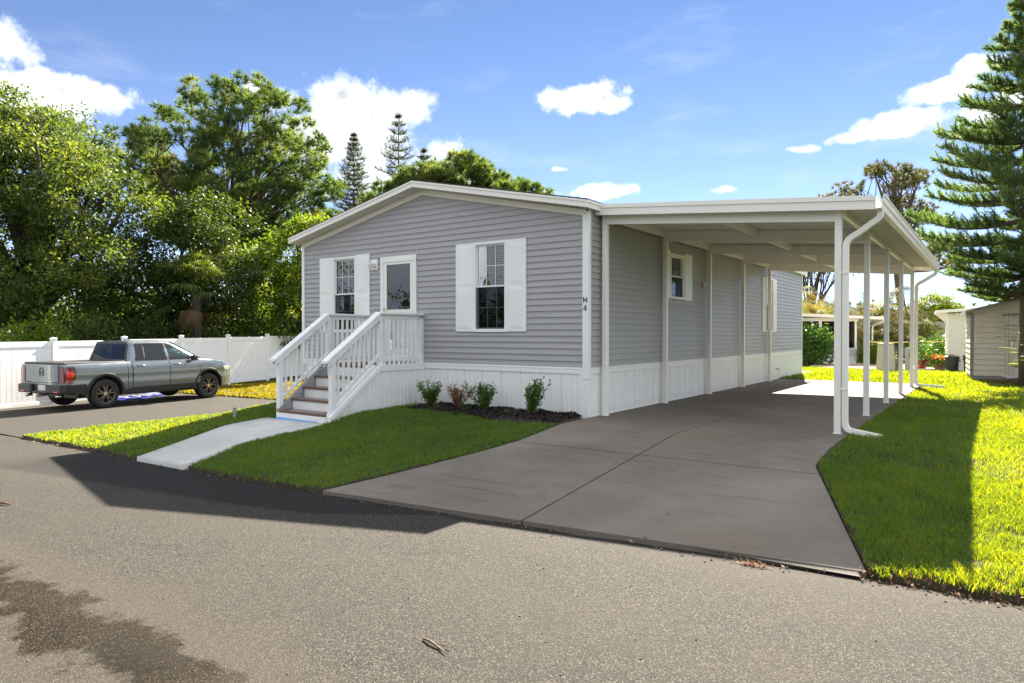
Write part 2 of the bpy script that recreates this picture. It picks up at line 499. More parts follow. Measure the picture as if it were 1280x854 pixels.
    crack = t.math('MULTIPLY', t.rng(cv.outputs['Distance'], 0.0, 0.0075, 1, 0), t.rng(t.noise(p, 0.8, 4, 0.6), 0.50, 0.62, 0, 0.75))
    agg = t.mix(crack, agg, (0.0075, 0.0067, 0.0060))
    trk = t.math('ABSOLUTE', t.math('SUBTRACT', t.math('PINGPONG', t.math('ADD', y, 0.4), 1.6), 0.8))
    agg = t.mix(t.math('MULTIPLY', t.rng(trk, 0.5, 0.1, 0, 1, True), t.rng(big, 0.3, 0.7, 0.05, 0.28)), agg, (0.0464, 0.0411, 0.0351))
    t.put(b.inputs['Base Color'], agg)
    rg = t.math('SUBTRACT', 0.92, t.math('MULTIPLY', wet, 0.05))
    t.put(b.inputs['Specular IOR Level'], t.math('SUBTRACT', 0.22, t.math('MULTIPLY', wet, 0.16)))
    t.put(b.inputs['Roughness'], rg)
    h = t.math('ADD', v1.outputs['Distance'], t.math('MULTIPLY', fine, 0.6))
    t.put(b.inputs['Normal'], t.bump(h, 0.55, 0.006, t.bump(big, 0.25, 0.05)))


mat('asphalt', rough=0.85, spec=0.22, fn=m_asphalt)


def concrete(base, stain, rust):
    def f(t, b):
        p = worldpos(t)
        n = t.noise(p, 0.75, 7, 0.62)
        n2 = t.noise(p, 3.2, 6, 0.65)
        fine = t.noise(p, 90, 4, 0.6)
        col = t.ramp(n, [(0.30, tuple(c * 0.74 for c in base)), (0.72, tuple(c * 1.20 for c in base))])
        col = t.mix(t.rng(n2, 0.46, 0.72, 0, 0.55), col, stain)
        col = t.mix(t.rng(t.noise(p, 0.62, 6, 0.62), 0.50, 0.68, 0, 0.55), col, rust)
        col = t.mix(t.rng(fine, 0.35, 0.75, 0, 0.16), col, tuple(c * 0.62 for c in base))
        br = t.noise(t.vmath('MULTIPLY', p, (1.2, 46, 1)), 2.2, 4, 0.6)
        col = t.mix(t.rng(br, 0.4, 0.7, 0, 0.16), col, tuple(c * 1.25 for c in base))
        # faint curved tyre scuffs
        w = t.node('ShaderNodeTexWave', wave_type='RINGS')
        t.put(w.inputs['Vector'], t.vmath('ADD', p, (1.1, 3.4, 0)))
        w.inputs['Scale'].default_value = 1.25
        w.inputs['Distortion'].default_value = 2.5
        sk = t.math('MULTIPLY', t.rng(w.outputs['Fac'], 0.90, 1.0, 0, 1), t.rng(t.noise(p, 1.1, 5, 0.6), 0.50, 0.62, 0, 0.55))
        col = t.mix(sk, col, tuple(c * 0.45 for c in base))
        pale = t.noise(t.vmath('ADD', p, (3.7, 1.2, 0)), 0.38, 4, 0.55)
        col = t.mix(t.rng(pale, 0.52, 0.68, 0, 0.45), col, tuple(min(1, c * 1.5) for c in base))
        # oil drips and leaf stains
        vd = t.node('ShaderNodeTexVoronoi')
        t.put(vd.inputs['Vector'], t.vmath('ADD', p, t.scale(t.noise(p, 6, 3, 0.6, out=1), 0.12)))
        vd.inputs['Scale'].default_value = 2.6
        dot = t.math('MULTIPLY', t.rng(vd.outputs['Distance'], 0.03, 0.09, 1, 0, True), t.rng(t.sep(vd.outputs['Color'])[0], 0.72, 0.8, 0, 0.5))
        col = t.mix(dot, col, tuple(c * 0.4 for c in base))
        t.put(b.inputs['Base Color'], col)
        t.put(b.inputs['Roughness'], t.rng(n, 0.3, 0.7, 0.60, 0.76))
        t.put(b.inputs['Normal'], t.bump(t.math('ADD', fine, t.math('MULTIPLY', br, 0.5)), 0.10, 0.003))
    return f


mat('concrete_drive', rough=0.7, spec=0.06, fn=concrete((0.172, 0.152, 0.132), (0.118, 0.104, 0.092), (0.195, 0.152, 0.112)))
mat('concrete_walk', rough=0.7, fn=concrete((0.46, 0.46, 0.45), (0.40, 0.40, 0.40), (0.44, 0.42, 0.40)))
mat('joint_dark', (0.05, 0.045, 0.04), 0.9)


# ------------------------------------------------------------------ mesh helpers
class MB:
    """collects shapes; build() links them as one mesh object"""
    def __init__(self):
        self.v = []
        self.f = []

    def add(self, vs, fs):
        o = len(self.v)
        self.v += [tuple(p) for p in vs]
        self.f += [tuple(i + o for i in f) for f in fs]
        return self

    def box(self, x0, x1, y0, y1, z0, z1):
        return self.add([(x0, y0, z0), (x1, y0, z0), (x1, y1, z0), (x0, y1, z0), (x0, y0, z1), (x1, y0, z1), (x1, y1, z1), (x0, y1, z1)],
                        [(0, 3, 2, 1), (4, 5, 6, 7), (0, 1, 5, 4), (1, 2, 6, 5), (2, 3, 7, 6), (3, 0, 4, 7)])

    def bevbox(self, x0, x1, y0, y1, z0, z1, b=0.004):
        """box with chamfered edges (24 corner points)"""
        xs, ys, zs = (x0, x1), (y0, y1), (z0, z1)
        vs = []
        idx = {}
        for i in (0, 1):
            for j in (0, 1):
                for k in (0, 1):
                    sx, sy, sz = (b if i == 0 else -b), (b if j == 0 else -b), (b if k == 0 else -b)
                    idx[i, j, k, 'x'] = len(vs); vs.append((xs[i], ys[j] + sy, zs[k] + sz))
                    idx[i, j, k, 'y'] = len(vs); vs.append((xs[i] + sx, ys[j], zs[k] + sz))
                    idx[i, j, k, 'z'] = len(vs); vs.append((xs[i] + sx, ys[j] + sy, zs[k]))
        fs = []
        for a, i in (('x', 0), ('x', 1), ('y', 0), ('y', 1), ('z', 0), ('z', 1)):
            q = [(0, 0), (1, 0), (1, 1), (0, 1)]
            key = {'x': lambda p: (i, p[0], p[1]), 'y': lambda p: (p[0], i, p[1]), 'z': lambda p: (p[0], p[1], i)}[a]
            fs.append([idx[(*key(p), a)] for p in q])
        for a, b2, fix in (('x', 'y', 2), ('y', 'z', 0), ('x', 'z', 1)):
            for u in (0, 1):
                for w in (0, 1):
                    c0 = [0, 0, 0]; c1 = [0, 0, 0]
                    oth = [q for q in (0, 1, 2) if q != fix]
                    c0[oth[0]] = c1[oth[0]] = u
                    c0[oth[1]] = c1[oth[1]] = w
                    c1[fix] = 1
                    fs.append([idx[(*c0, a)], idx[(*c0, b2)], idx[(*c1, b2)], idx[(*c1, a)]])
        for i in (0, 1):
            for j in (0, 1):
                for k in (0, 1):
                    fs.append([idx[i, j, k, 'x'], idx[i, j, k, 'y'], idx[i, j, k, 'z']])
        return self.add(vs, fs)

    def hexa(self, p):
        """eight points: bottom ring of four, top ring of four"""
        return self.add(p, [(0, 3, 2, 1), (4, 5, 6, 7), (0, 1, 5, 4), (1, 2, 6, 5), (2, 3, 7, 6), (3, 0, 4, 7)])

    def prism(self, ring0, ring1, caps=True):
        n = len(ring0)
        fs = [(i, (i + 1) % n, n + (i + 1) % n, n + i) for i in range(n)]
        if caps:
            fs += [tuple(range(n - 1, -1, -1)), tuple(range(n, 2 * n))]
        return self.add(list(ring0) + list(ring1), fs)

    def loft(self, rings, closed=True, caps=True):
        n = len(rings[0])
        vs = [p for r in rings for p in r]
        fs = []
        m = n if closed else n - 1
        for a in range(len(rings) - 1):
            for i in range(m):
                j = (i + 1) % n
                fs.append((a * n + i, a * n + j, (a + 1) * n + j, (a + 1) * n + i))
        if caps and closed:
            fs.append(tuple(range(n - 1, -1, -1)))
            fs.append(tuple(range((len(rings) - 1) * n, len(rings) * n)))
        return self.add(vs, fs)

    def tube(self, pts, rad, n=8, section=None):
        """round (or given-section) tube along a path; rad is a number or one per point"""
        pts = [Vector(p) for p in pts]
        rings = []
        up0 = None
        for i, p in enumerate(pts):
            a = pts[max(0, i - 1)]
            b = pts[min(len(pts) - 1, i + 1)]
            tdir = (b - a).normalized()
            if up0 is None:
                up0 = Vector((0, 0, 1)) if abs(tdir.z) < 0.9 else Vector((0, 1, 0))
            s = tdir.cross(up0).normalized()
            u = s.cross(tdir).normalized()
            up0 = u
            r = rad[i] if isinstance(rad, (list, tuple)) else rad
            if section:
                rings.append([p + s * (q[0] * r) + u * (q[1] * r) for q in section])
            else:
                rings.append([p + s * (r * cos(2 * pi * k / n)) + u * (r * sin(2 * pi * k / n)) for k in range(n)])
        return self.loft(rings)

    def lathe(self, prof, n=24, axis='z', c=(0, 0, 0), caps=False):
        """profile (radius, height) turned about an axis"""
        rings = []
        for r, h in prof:
            ring = []
            for k in range(n):
                a = 2 * pi * k / n
                u, v = r * cos(a), r * sin(a)
                p = (u, v, h) if axis == 'z' else (h, u, v)
                ring.append((p[0] + c[0], p[1] + c[1], p[2] + c[2]))
            rings.append(ring)
        return self.loft(rings, caps=caps)

    def build(self, name, mt, parent=None, local=False, smooth=False, label=None, auto=None):
        if not self.v:
            return None
        me = bpy.data.meshes.new(name)
        off = (0, 0, 0)
        if parent is not None and not local:
            off = origin(parent)
        vs = [(x - off[0], y - off[1], z - off[2]) for x, y, z in self.v]
        me.from_pydata(vs, [], self.f)
        bm = bmesh.new()
        bm.from_mesh(me)
        bmesh.ops.recalc_face_normals(bm, faces=bm.faces)
        bm.to_mesh(me)
        bm.free()
        if smooth or auto:
            me.polygons.foreach_set('use_smooth', [True] * len(me.polygons))
            if auto:
                me.set_sharp_from_angle(angle=radians(auto))
        o = bpy.data.objects.new(name, me)
        if mt:
            me.materials.append(M[mt])
        COL.objects.link(o)
        if parent is not None:
            o.parent = parent
        if label:
            o['label'] = label
        return o


def origin(o):
    x = y = z = 0.0
    while o is not None:
        x += o.location[0]; y += o.location[1]; z += o.location[2]
        o = o.parent
    return (x, y, z)


def tag(o, label=None, cat=None, group=None, kind=None):
    if label: o['label'] = label
    if cat: o['category'] = cat
    if group: o['group'] = group
    if kind: o['kind'] = kind
    return o


def thing(name, label, cat, loc=(0, 0, 0), rz=0.0, group=None, kind=None):
    o = bpy.data.objects.new(name, None)
    o.empty_display_size = 0.2
    o.location = loc
    o.rotation_euler = (0, 0, rz)
    COL.objects.link(o)
    return tag(o, label, cat, group, kind)


def shared(name, me, parent, loc=(0, 0, 0), rot=None, scale=None):
    """another piece that uses the same mesh; loc is relative to the parent"""
    o = bpy.data.objects.new(name, me)
    COL.objects.link(o)
    o.parent = parent
    o.location = loc
    if rot: o.rotation_euler = rot
    if scale: o.scale = scale
    return o


def kids(o):
    return [c for c in COL.objects if c.parent == o]


def copy_tree(o, parent=None):
    c = o.copy()
    COL.objects.link(c)
    if parent is not None:
        c.parent = parent
    for ch in kids(o):
        copy_tree(ch, c)
    return c


def np_mesh(name, V, F, mt, parent=None, var=None, smooth=False, local=False):
    """fast mesh from arrays; F is (n,3) or (n,4); var one value per vertex"""
    V = np.asarray(V, np.float32).reshape(-1, 3)
    F = np.asarray(F, np.int32)
    if parent is not None and not local:
        V = V - np.array(origin(parent), np.float32)
    k = F.shape[1]
    me = bpy.data.meshes.new(name)
    me.vertices.add(len(V))
    me.vertices.foreach_set('co', V.ravel())
    me.loops.add(F.size)
    me.loops.foreach_set('vertex_index', F.ravel())
    me.polygons.add(len(F))
    me.polygons.foreach_set('loop_start', np.arange(0, F.size, k, dtype=np.int32))
    me.polygons.foreach_set('loop_total', np.full(len(F), k, np.int32))
    me.update(calc_edges=True)
    if smooth:
        me.polygons.foreach_set('use_smooth', np.ones(len(F), bool))
    if var is not None:
        a = me.attributes.new('var', 'FLOAT', 'POINT')
        a.data.foreach_set('value', np.asarray(var, np.float32))
    me.materials.append(M[mt])
    o = bpy.data.objects.new(name, me)
    COL.objects.link(o)
    if parent is not None:
        o.parent = parent
    return o


# ------------------------------------------------------------------ the lie of the land
def zr(x):
    """road surface"""
    return -0.395 + 0.0135 * np.clip(x, -22, 7)


def ye(x):
    """far edge of the road"""
    return -4.75 + 0.075 * np.maximum(0, np.minimum(x, 4.6) + 1)


def lane_x(y):
    return -8.92 - 0.1 * (y + 4.77)


def drive_l(y):
    return np.interp(y, [-4.72, -3.95, -3.2, -2.6, -2.0, -0.9, 0], [-0.72, -0.44, -0.23, -0.06, 0.05, 0.05, 0.03])


def drive_r(y):
    return np.interp(y, [-4.35, -1.72, 0], [4.61, 3.74, 3.74])


def walk_l(y):
    return np.interp(y, [-4.82, -2.95, -2.3], [-4.66, -5.42, -5.25])


def walk_r(y):
    return np.interp(y, [-4.76, -3.6, -2.9, -2.3], [-3.44, -3.86, -3.72, -3.60])


def G(x, y):
    x = np.asarray(x, float); y = np.asarray(y, float)
    yy = ye(x)
    r = np.clip((-0.9 - y) / (-0.9 - yy), 0, 1)
    k = np.clip((x + 9.2) / 3.4, 0, 1)
    k = k * k * (3 - 2 * k)
    side = (zr(x) + 0.03) * (1 - k)
    z = side * (1 - r) + (zr(x) + 0.03) * r
    back = np.clip((y - 15) / 13, 0, 1)
    return z - 0.25 * back * back * (3 - 2 * back) * k


def structure(o, label, cat):
    return tag(o, label, cat, None, 'structure')


def grid_sheet(xs, ys, zf):
    X, Y = np.meshgrid(xs, ys)
    Z = zf(X, Y)
    V = np.stack([X, Y, Z], -1).reshape(-1, 3)
    n, m = len(xs), len(ys)
    i = np.arange((m - 1) * (n - 1))
    a = (i // (n - 1)) * n + i % (n - 1)
    F = np.stack([a, a + 1, a + 1 + n, a + n], -1)
    return V, F


# bare earth under everything, out to the horizon
xs = np.concatenate([np.linspace(-900, -60, 10), np.arange(-50, 40.1, 1.0), np.linspace(60, 900, 10)])
ys = np.concatenate([np.linspace(-900, -60, 10), np.arange(-50, 60.1, 1.0), np.linspace(80, 1200, 12)])


def zbase(x, y):
    z = G(x, np.maximum(y, ye(x) + 0.01)) - 0.20
    road = (y < ye(x) + 1.5)
    return np.where(road, np.minimum(z, zr(x) - 0.2), z)


V, F = grid_sheet(xs, ys, zbase)
structure(np_mesh('ground', V, F, 'lawn_far', smooth=True), 'bare grassy ground reaching to the horizon', 'ground')


def strip_sheet(name, yvals, lf, rf, zf, mt, nx=None, step=0.25, skirt=0.12, jit=0.0):
    """sheet between two boundary curves x=lf(y) and x=rf(y), with edges turned down"""
    rows = []
    yv = np.asarray(yvals, float)
    wmax = max(float(rf(y)) - float(lf(y)) for y in yv)
    n = nx or max(2, int(wmax / step) + 1)
    u = np.linspace(0, 1, n)
    V = []
    for y in yv:
        l, r = float(lf(y)), float(rf(y))
        x = l + (r - l) * u
        yy = np.full(n, y)
        V.append(np.stack([x, yy, zf(x, yy)], -1))
    V = np.array(V)
    if jit:
        nj = RNG.normal(0, jit, V.shape[:2])
        V[..., 2] += nj
    m = len(yv)
    # turned-down border
    B = np.zeros((m + 2, n + 2, 3))
    B[1:-1, 1:-1] = V
    B[0, 1:-1] = V[0] - (0, 0.0, skirt); B[-1, 1:-1] = V[-1] - (0, 0, skirt)
    B[:, 0] = B[:, 1] - (0, 0, skirt); B[:, -1] = B[:, -2] - (0, 0, skirt)
    n2 = n + 2
    i = np.arange((m + 1) * (n2 - 1))
    a = (i // (n2 - 1)) * n2 + i % (n2 - 1)
    Fq = np.stack([a, a + 1, a + 1 + n2, a + n2], -1)
    return np_mesh(name, B.reshape(-1, 3), Fq, mt, smooth=True)


# the road with the parking apron at its left end (one asphalt sheet)
def build_road():
    xs = np.concatenate([np.linspace(-60, -18, 8), np.arange(-17.5, 8.01, 0.12), np.linspace(9, 60, 10)])
    jit = np.interp(np.arange(len(xs)), np.arange(0, len(xs), 3), RNG.normal(0, 0.022, len(np.arange(0, len(xs), 3))))
    V = []; F = []
    offs = [0, -0.25, -0.8, -2, -4, -8, -14, -30]
    for xi, x in enumerate(xs):
        for k, o in enumerate(offs):
            y = float(ye(x)) + o + (jit[xi] if k == 0 else 0)
            V.append((x, y, float(zr(x)) - (0.012 if k == 0 else 0)))
    n = len(offs)
    for a in range(len(xs) - 1):
        for k in range(n - 1):
            F.append((a * n + k, a * n + k + 1, (a + 1) * n + k + 1, (a + 1) * n + k))
    # apron
    ysl = np.arange(-4.751, 2.45, 0.3)
    base = len(V)
    us = np.linspace(0, 1, 16)
    for y in ysl:
        r = float(lane_x(y)) + random.gauss(0, 0.02)
        l = -17.6 - 0.35 * (y + 1)
        for u in us:
            x = l + (r - l) * u
            V.append((x, y + (0.35 * sin(x * 1.7) * 0.2 if y > 2.2 else 0), float(zr(x)) + 0.001))
    nu = len(us)
    for a in range(len(ysl) - 1):
        for k in range(nu - 1):
            F.append((base + a * nu + k, base + a * nu + k + 1, base + (a + 1) * nu + k + 1, base + (a + 1) * nu + k))
    return np_mesh('road', V, F, 'asphalt', smooth=True)


structure(build_road(), 'worn speckled asphalt road with a damp oily patch and parking apron', 'road')


# concrete drive cast in slabs with sawn joints
def slab_z(x, y):
    r = np.clip((-0.9 - y) / (-0.9 - ye(x)), 0, 1)
    return r * (zr(x) + 0.014) + 0.012


def build_drive():
    root = thing('driveway', 'grey brown concrete driveway cast in slabs under the carport', 'driveway', (1.85, 3.5, 0), kind='structure')
    rows = [None, -2.05, 1.0, 4.05, 7.1, 10.15, 11.6]
    g = 0.012
    for c in (0, 1):
        for r in range(6):
            y0 = rows[r]; y1 = rows[r + 1]
            ny = max(2, int((y1 - (-4.7 if y0 is None else y0)) / 0.3) + 1)
            nx = 9
            top = []
            for j in range(ny + 1):
                row = []
                for i in range(nx + 1):
                    u = i / nx
                    v = j / ny
                    # first row follows the road edge
                    yb = y0 + g if y0 is not None else None
                    yt = y1 - g
                    xa = 1.83 + g if c else None
                    ya = (yb if yb is not None else -4.45)
                    y = ya + (yt - ya) * v
                    l = float(drive_l(y)) if c == 0 else 1.83 + g
                    rr = 1.83 - g if c == 0 else float(drive_r(y))
                    x = l + (rr - l) * u
                    if y0 is None:
                        yb = float(ye(x)) + 0.02
                        y = yb + (yt - yb) * v
                        l = float(drive_l(y)) if c == 0 else 1.83 + g
                        rr = 1.83 - g if c == 0 else float(drive_r(y))
                        x = l + (rr - l) * u
                    row.append((x, y, float(slab_z(np.float64(x), np.float64(y)))))
                top.append(row)
            mb = MB()
            V = [p for row in top for p in row]
            n = nx + 1
            F = [(j * n + i, j * n + i + 1, (j + 1) * n + i + 1, (j + 1) * n + i) for j in range(ny) for i in range(nx)]
            # rounded lip and side faces
            ring = [(0, i) for i in range(nx)] + [(j, nx) for j in range(ny)] + [(ny, i) for i in range(nx, 0, -1)] + [(j, 0) for j in range(ny, 0, -1)]
            cx = sum(p[0] for p in V) / len(V); cy = sum(p[1] for p in V) / len(V)
            lo = []
            for (j, i) in ring:
                x, y, z = top[j][i]
                k = len(V); V.append((x, y, z - 0.10)); lo.append(k)
            m = len(ring)
            for a in range(m):
                b = (a + 1) % m
                F.append((ring[a][0] * n + ring[a][1], lo[a], lo[b], ring[b][0] * n + ring[b][1]))
            mb.add(V, F)
            o = mb.build('slab', 'concrete_drive', root, auto=40)
    # dark joint filler just below the slab tops
    V = []; F = []
    ysj = np.linspace(-4.40, 11.55, 40)
    for y in ysj:
        for u in np.linspace(0, 1, 9):
            l, r = float(drive_l(y)) + 0.03, float(drive_r(y)) - 0.03
            x = l + (r - l) * u
            V.append((x, y, float(slab_z(np.float64(x), np.float64(y))) - 0.011))
    for j in range(len(ysj) - 1):
        for i in range(8):
            F.append((j * 9 + i, j * 9 + i + 1, (j + 1) * 9 + i + 1, (j + 1) * 9 + i))
    mb = MB(); mb.add(V, F)
    mb.build('joint_filler', 'joint_dark', root)


build_drive()

# concrete walk to the steps
ysw = np.linspace(-4.79, -2.28, 14)
walk = strip_sheet('walkway', ysw, walk_l, walk_r, lambda x, y: G(x, np.maximum(y, ye(x))) + 0.025, 'concrete_walk', nx=8, skirt=0.10)
structure(walk, 'pale concrete walk sloping from the road to the steps', 'walkway')


# lawns: soil sheet + blades of grass
def house_x(y):
    return np.interp(y, [-2.3, -2.29, -0.01, 0.0], [-5.25, -5.06, -5.06, -7.13])


def left_r(y):
    return np.where(np.asarray(y) < -2.28, walk_l(y) - 0.02, house_x(y))


def b_left(y):
    return np.where(np.asarray(y) < -2.3, walk_r(y) + 0.02, -3.52)


def b_right(y):
    return drive_l(y) - 0.02


def bump_z(x, y):
    return 0.012 * np.sin(3.1 * x + 1.7 * y) * np.sin(2.3 * y - 0.7 * x) + 0.008 * np.sin(9 * x) * np.cos(7.3 * y)


def lawn_z(x, y):
    x = np.asarray(x, float); y = np.asarray(y, float)
    # a low hump of turf between walk and steps
    hump = 0.11 * np.exp(-(((x + 2.9) / 0.75) ** 2 + ((y + 1.75) / 0.7) ** 2))
    return G(x, np.maximum(y, ye(x))) + bump_z(x, y) + hump


lawns = []


def lawn(name, yv, lf, rf, label, step=0.3, mt='lawn_soil'):
    o = strip_sheet(name, yv, lf, rf, lawn_z, mt, step=step, jit=0.006)
    structure(o, label, 'lawn')
    return o


Y0 = -4.72
lawn('lawn', np.concatenate([np.arange(-4.75, 2.4, 0.2), np.arange(2.6, 15, 1)]), lane_x, left_r, 'triangle of lawn between the parking apron and walk', 0.25)
lawn('lawn', np.arange(-4.72, -0.02, 0.15), b_left, b_right, 'small front lawn between the walk and driveway', 0.15)
lawn('lawn', np.concatenate([np.arange(-4.31, 1, 0.15), np.arange(1.2, 11.61, 0.4)]), lambda y: drive_r(y) + 0.02, lambda y: 22.0, 'long side lawn between the carport and shed', 0.3)
lawn('lawn', np.arange(11.62, 14.7, 0.4), lambda y: 0.02, lambda y: 22.0, 'strip of lawn behind the end of the driveway', 0.5)
lawn('lawn', np.concatenate([np.arange(14.7, 60, 0.8), np.arange(62, 150, 8)]), lambda y: -30.0, lambda y: 40.0, 'back lawn spreading behind the grey house', 1.2, 'lawn_far')
lawn('lawn', np.arange(2.42, 15, 0.4), lambda y: -16.2 - 0.35 * (y + 1.5), lane_x, 'yellowing strip of lawn along the white fence', 0.4)


def blades(name, label, samples, hgt, wid, mt, seed, patch=0.25):
    """a lawn's grass: every blade is a bent tapering strip rooted in the soil"""
    rg = np.random.default_rng(seed)
    P = np.concatenate(samples)
    n = len(P)
    base = np.column_stack([P, lawn_z(P[:, 0], P[:, 1]) - 0.01])
    dist = np.hypot(P[:, 0] - CAM[0], P[:, 1] - CAM[1])
    h = hgt * rg.uniform(0.55, 1.35, n)
    # patchy height and colour
    pat = 0.5 + 0.5 * np.sin(1.9 * P[:, 0] + 0.8 * np.sin(1.3 * P[:, 1])) * np.sin(1.6 * P[:, 1] + 0.9 * np.sin(2.1 * P[:, 0] + 1))
    pat2 = 0.5 + 0.5 * np.sin(7.3 * P[:, 0] + 2.1 * np.sin(5.1 * P[:, 1])) * np.sin(6.1 * P[:, 1] + 1.4 * np.sin(6.7 * P[:, 0]))
    h *= 0.75 + 0.35 * pat2 + 0.15 * pat
    w = wid * rg.uniform(0.7, 1.3, n) * np.clip(dist / 8.0, 0.8, 2.6)
    a = rg.uniform(0, 2 * pi, n)
    lean = rg.uniform(0.15, 0.95, n) * h
    ld = rg.uniform(0, 2 * pi, n)
    side = np.column_stack([np.cos(a), np.sin(a), np.zeros(n)]) * w[:, None] * 0.5
    l1 = np.column_stack([np.cos(ld) * lean * 0.35, np.sin(ld) * lean * 0.35, h * 0.6])
    l2 = np.column_stack([np.cos(ld) * lean, np.sin(ld) * lean, h * 0.95])
    V = np.stack([base - side, base + side, base + l1 + side * 0.8, base + l1 - side * 0.8, base + l2], 1).reshape(-1, 3)
    i = np.arange(n) * 5
    # triangles for the tips
    T = np.concatenate([np.stack([i, i + 1, i + 2], -1), np.stack([i, i + 2, i + 3], -1), np.stack([i + 3, i + 2, i + 4], -1)])
    var = np.clip(rg.normal(0.36, 0.17, n) + patch * (pat - 0.5) + 0.12 * (pat2 - 0.5) + (rg.random(n) < 0.01) * 0.6, 0, 1)
    o = np_mesh(name, V, T, mt, var=np.repeat(var, 5))
    return tag(o, label, 'grass', None, 'stuff')


def scatter(n, x0, x1, y0, y1, lf, rf, seed, bare=0.0):
    rg = np.random.default_rng(seed)
    p = np.column_stack([rg.uniform(x0, x1, n), rg.uniform(y0, y1, n)])
    ragged = 0.03 * np.sin(17 * p[:, 1]) + 0.02 * np.sin(41 * p[:, 1] + 1)
    k = (p[:, 0] > lf(p[:, 1]) + 0.015 + ragged * 0.5) & (p[:, 0] < rf(p[:, 1]) - 0.015 - ragged * 0.5)
    edge = ye(p[:, 0]) + 0.028 + 0.03 * np.sin(13 * p[:, 0]) + 0.02 * np.sin(37 * p[:, 0])
    k &= p[:, 1] > edge
    if bare:
        q = np.sin(5.3 * p[:, 0] + 1.8 * np.sin(3.9 * p[:, 1])) * np.sin(4.7 * p[:, 1] + 1.1 * np.sin(6.2 * p[:, 0]))
        k &= (q < 1 - bare) | (rg.random(n) < 0.25)
    return p[k]


def not_mulch(p):
    k = ~((p[:, 0] > -3.25) & (p[:, 1] > -0.98 + 0.09 * np.sin(p[:, 0] * 2.2) - 0.05 * p[:, 0] * 0))
    return p[k]


rl = lambda y: drive_r(y) + 0.02
rr_ = lambda y: np.full_like(np.asarray(y, float), 30.0)
blades('grass', 'coarse green grass of the side lawn, half in carport shadow',
       [scatter(95000, 3.7, 8.0, -4.35, -1.5, rl, rr_, 1, 0.16), scatter(95000, 3.7, 9.5, -1.5, 4.0, rl, rr_, 2, 0.14), scatter(70000, 3.7, 11, 4.0, 14.7, rl, rr_, 3, 0.12)],
       0.066, 0.0068, 'grass_blade', 21)
blades('grass', 'short green grass of the small front lawn beside the driveway',
       [not_mulch(scatter(85000, -4.0, 0.1, -4.8, -0.02, b_left, b_right, 4, 0.04))], 0.052, 0.0070, 'grass_blade', 22)
blades('grass', 'sunlit grass of the triangular lawn beside the walk',
       [scatter(75000, -9.8, -4.6, -4.8, 2.4, lane_x, left_r, 5, 0.06)], 0.052, 0.0085, 'grass_blade', 23)
blades('grass', 'bright sunlit grass of the back lawn behind the carport',
       [scatter(30000, 0.05, 12, 11.65, 18, lambda y: np.full_like(y, 0.05), rr_, 6, 0.06), scatter(34000, -6, 12, 17, 30, lambda y: np.full_like(y, -6.0), rr_, 7)],
       0.075, 0.011, 'grass_blade', 24)
blades('grass', 'dry yellow grass in front of the white fence',
       [scatter(26000, -20, -9.3, 2.35, 12, lambda y: -16.15 - 0.35 * (y + 1.5), lane_x, 8)], 0.07, 0.013, 'grass_yellow', 25)


# mulch bed: heaped chips against the skirting
def build_mulch():
    rg = np.random.default_rng(5)
    xs = np.linspace(-3.22, -0.10, 40)
    ys = np.linspace(-1.0, -0.01, 12)

    def z(x, y):
        ed = np.minimum(1, np.minimum((x + 3.22) * 6, np.minimum((-0.06 - x) * 6, (y + 1.0) * 6)))
        return G(x, y) + 0.005 + 0.05 * np.clip(ed, 0, 1) + 0.02 * np.sin(9 * x) * np.sin(11 * y)
    X, Y = np.meshgrid(xs, ys)
    Yw = Y + 0.07 * np.sin(X * 2.2) * (Y < -0.9)
    V = np.stack([X, Yw, z(X, Y)], -1).reshape(-1, 3)
    n, m = 40, 12
    i = np.arange((m - 1) * (n - 1))
    a = (i // (n - 1)) * n + i % (n - 1)
    F = np.stack([a, a + 1, a + 1 + n, a + n], -1)
    # chips
    N = 5200
    p = np.column_stack([rg.uniform(-3.2, -0.12, N), rg.uniform(-1.03, -0.02, N)])
    c = np.column_stack([p, z(p[:, 0], p[:, 1]) + rg.uniform(0, 0.015, N)])
    u = rg.normal(0, 1, (N, 3)); u[:, 2] *= 0.5
    u /= np.linalg.norm(u, axis=1)[:, None]
    w = np.cross(u, rg.normal(0, 1, (N, 3)))
    w /= np.linalg.norm(w, axis=1)[:, None]
    L = rg.uniform(0.015, 0.045, N)[:, None]; W = rg.uniform(0.006, 0.014, N)[:, None]
    CV = np.stack([c - u * L - w * W, c + u * L - w * W, c + u * L + w * W, c - u * L + w * W], 1).reshape(-1, 3)
    j = np.arange(N) * 4 + len(V)
    F2 = np.stack([j, j + 1, j + 2, j + 3], -1)
    o = np_mesh('mulch', np.concatenate([V, CV]), np.concatenate([F, F2]), 'mulch')
    tag(o, 'bed of dark wood mulch along the white skirting', 'mulch', None, 'stuff')


build_mulch()

# ------------------------------------------------------------------ the grey manufactured home
W, LEN = 7.15, 14.67
SK = 0.80           # top of the white skirting
EAVE = 3.29
XR = -W / 2         # ridge
E_ = 0.1035         # siding exposure


def front_z(k):
    return SK + k * E_


WIN_R = (-2.32, -1.61, 1.41, 2.965)
WIN_L = (-6.135, -5.445, 1.41, 2.945)
DOOR = (-4.69, -3.74, SK, 2.86)
SW1 = (3.335, 4.03, 2.08, 2.955)
SW2 = (10.32, 10.99, 1.43, 2.95)


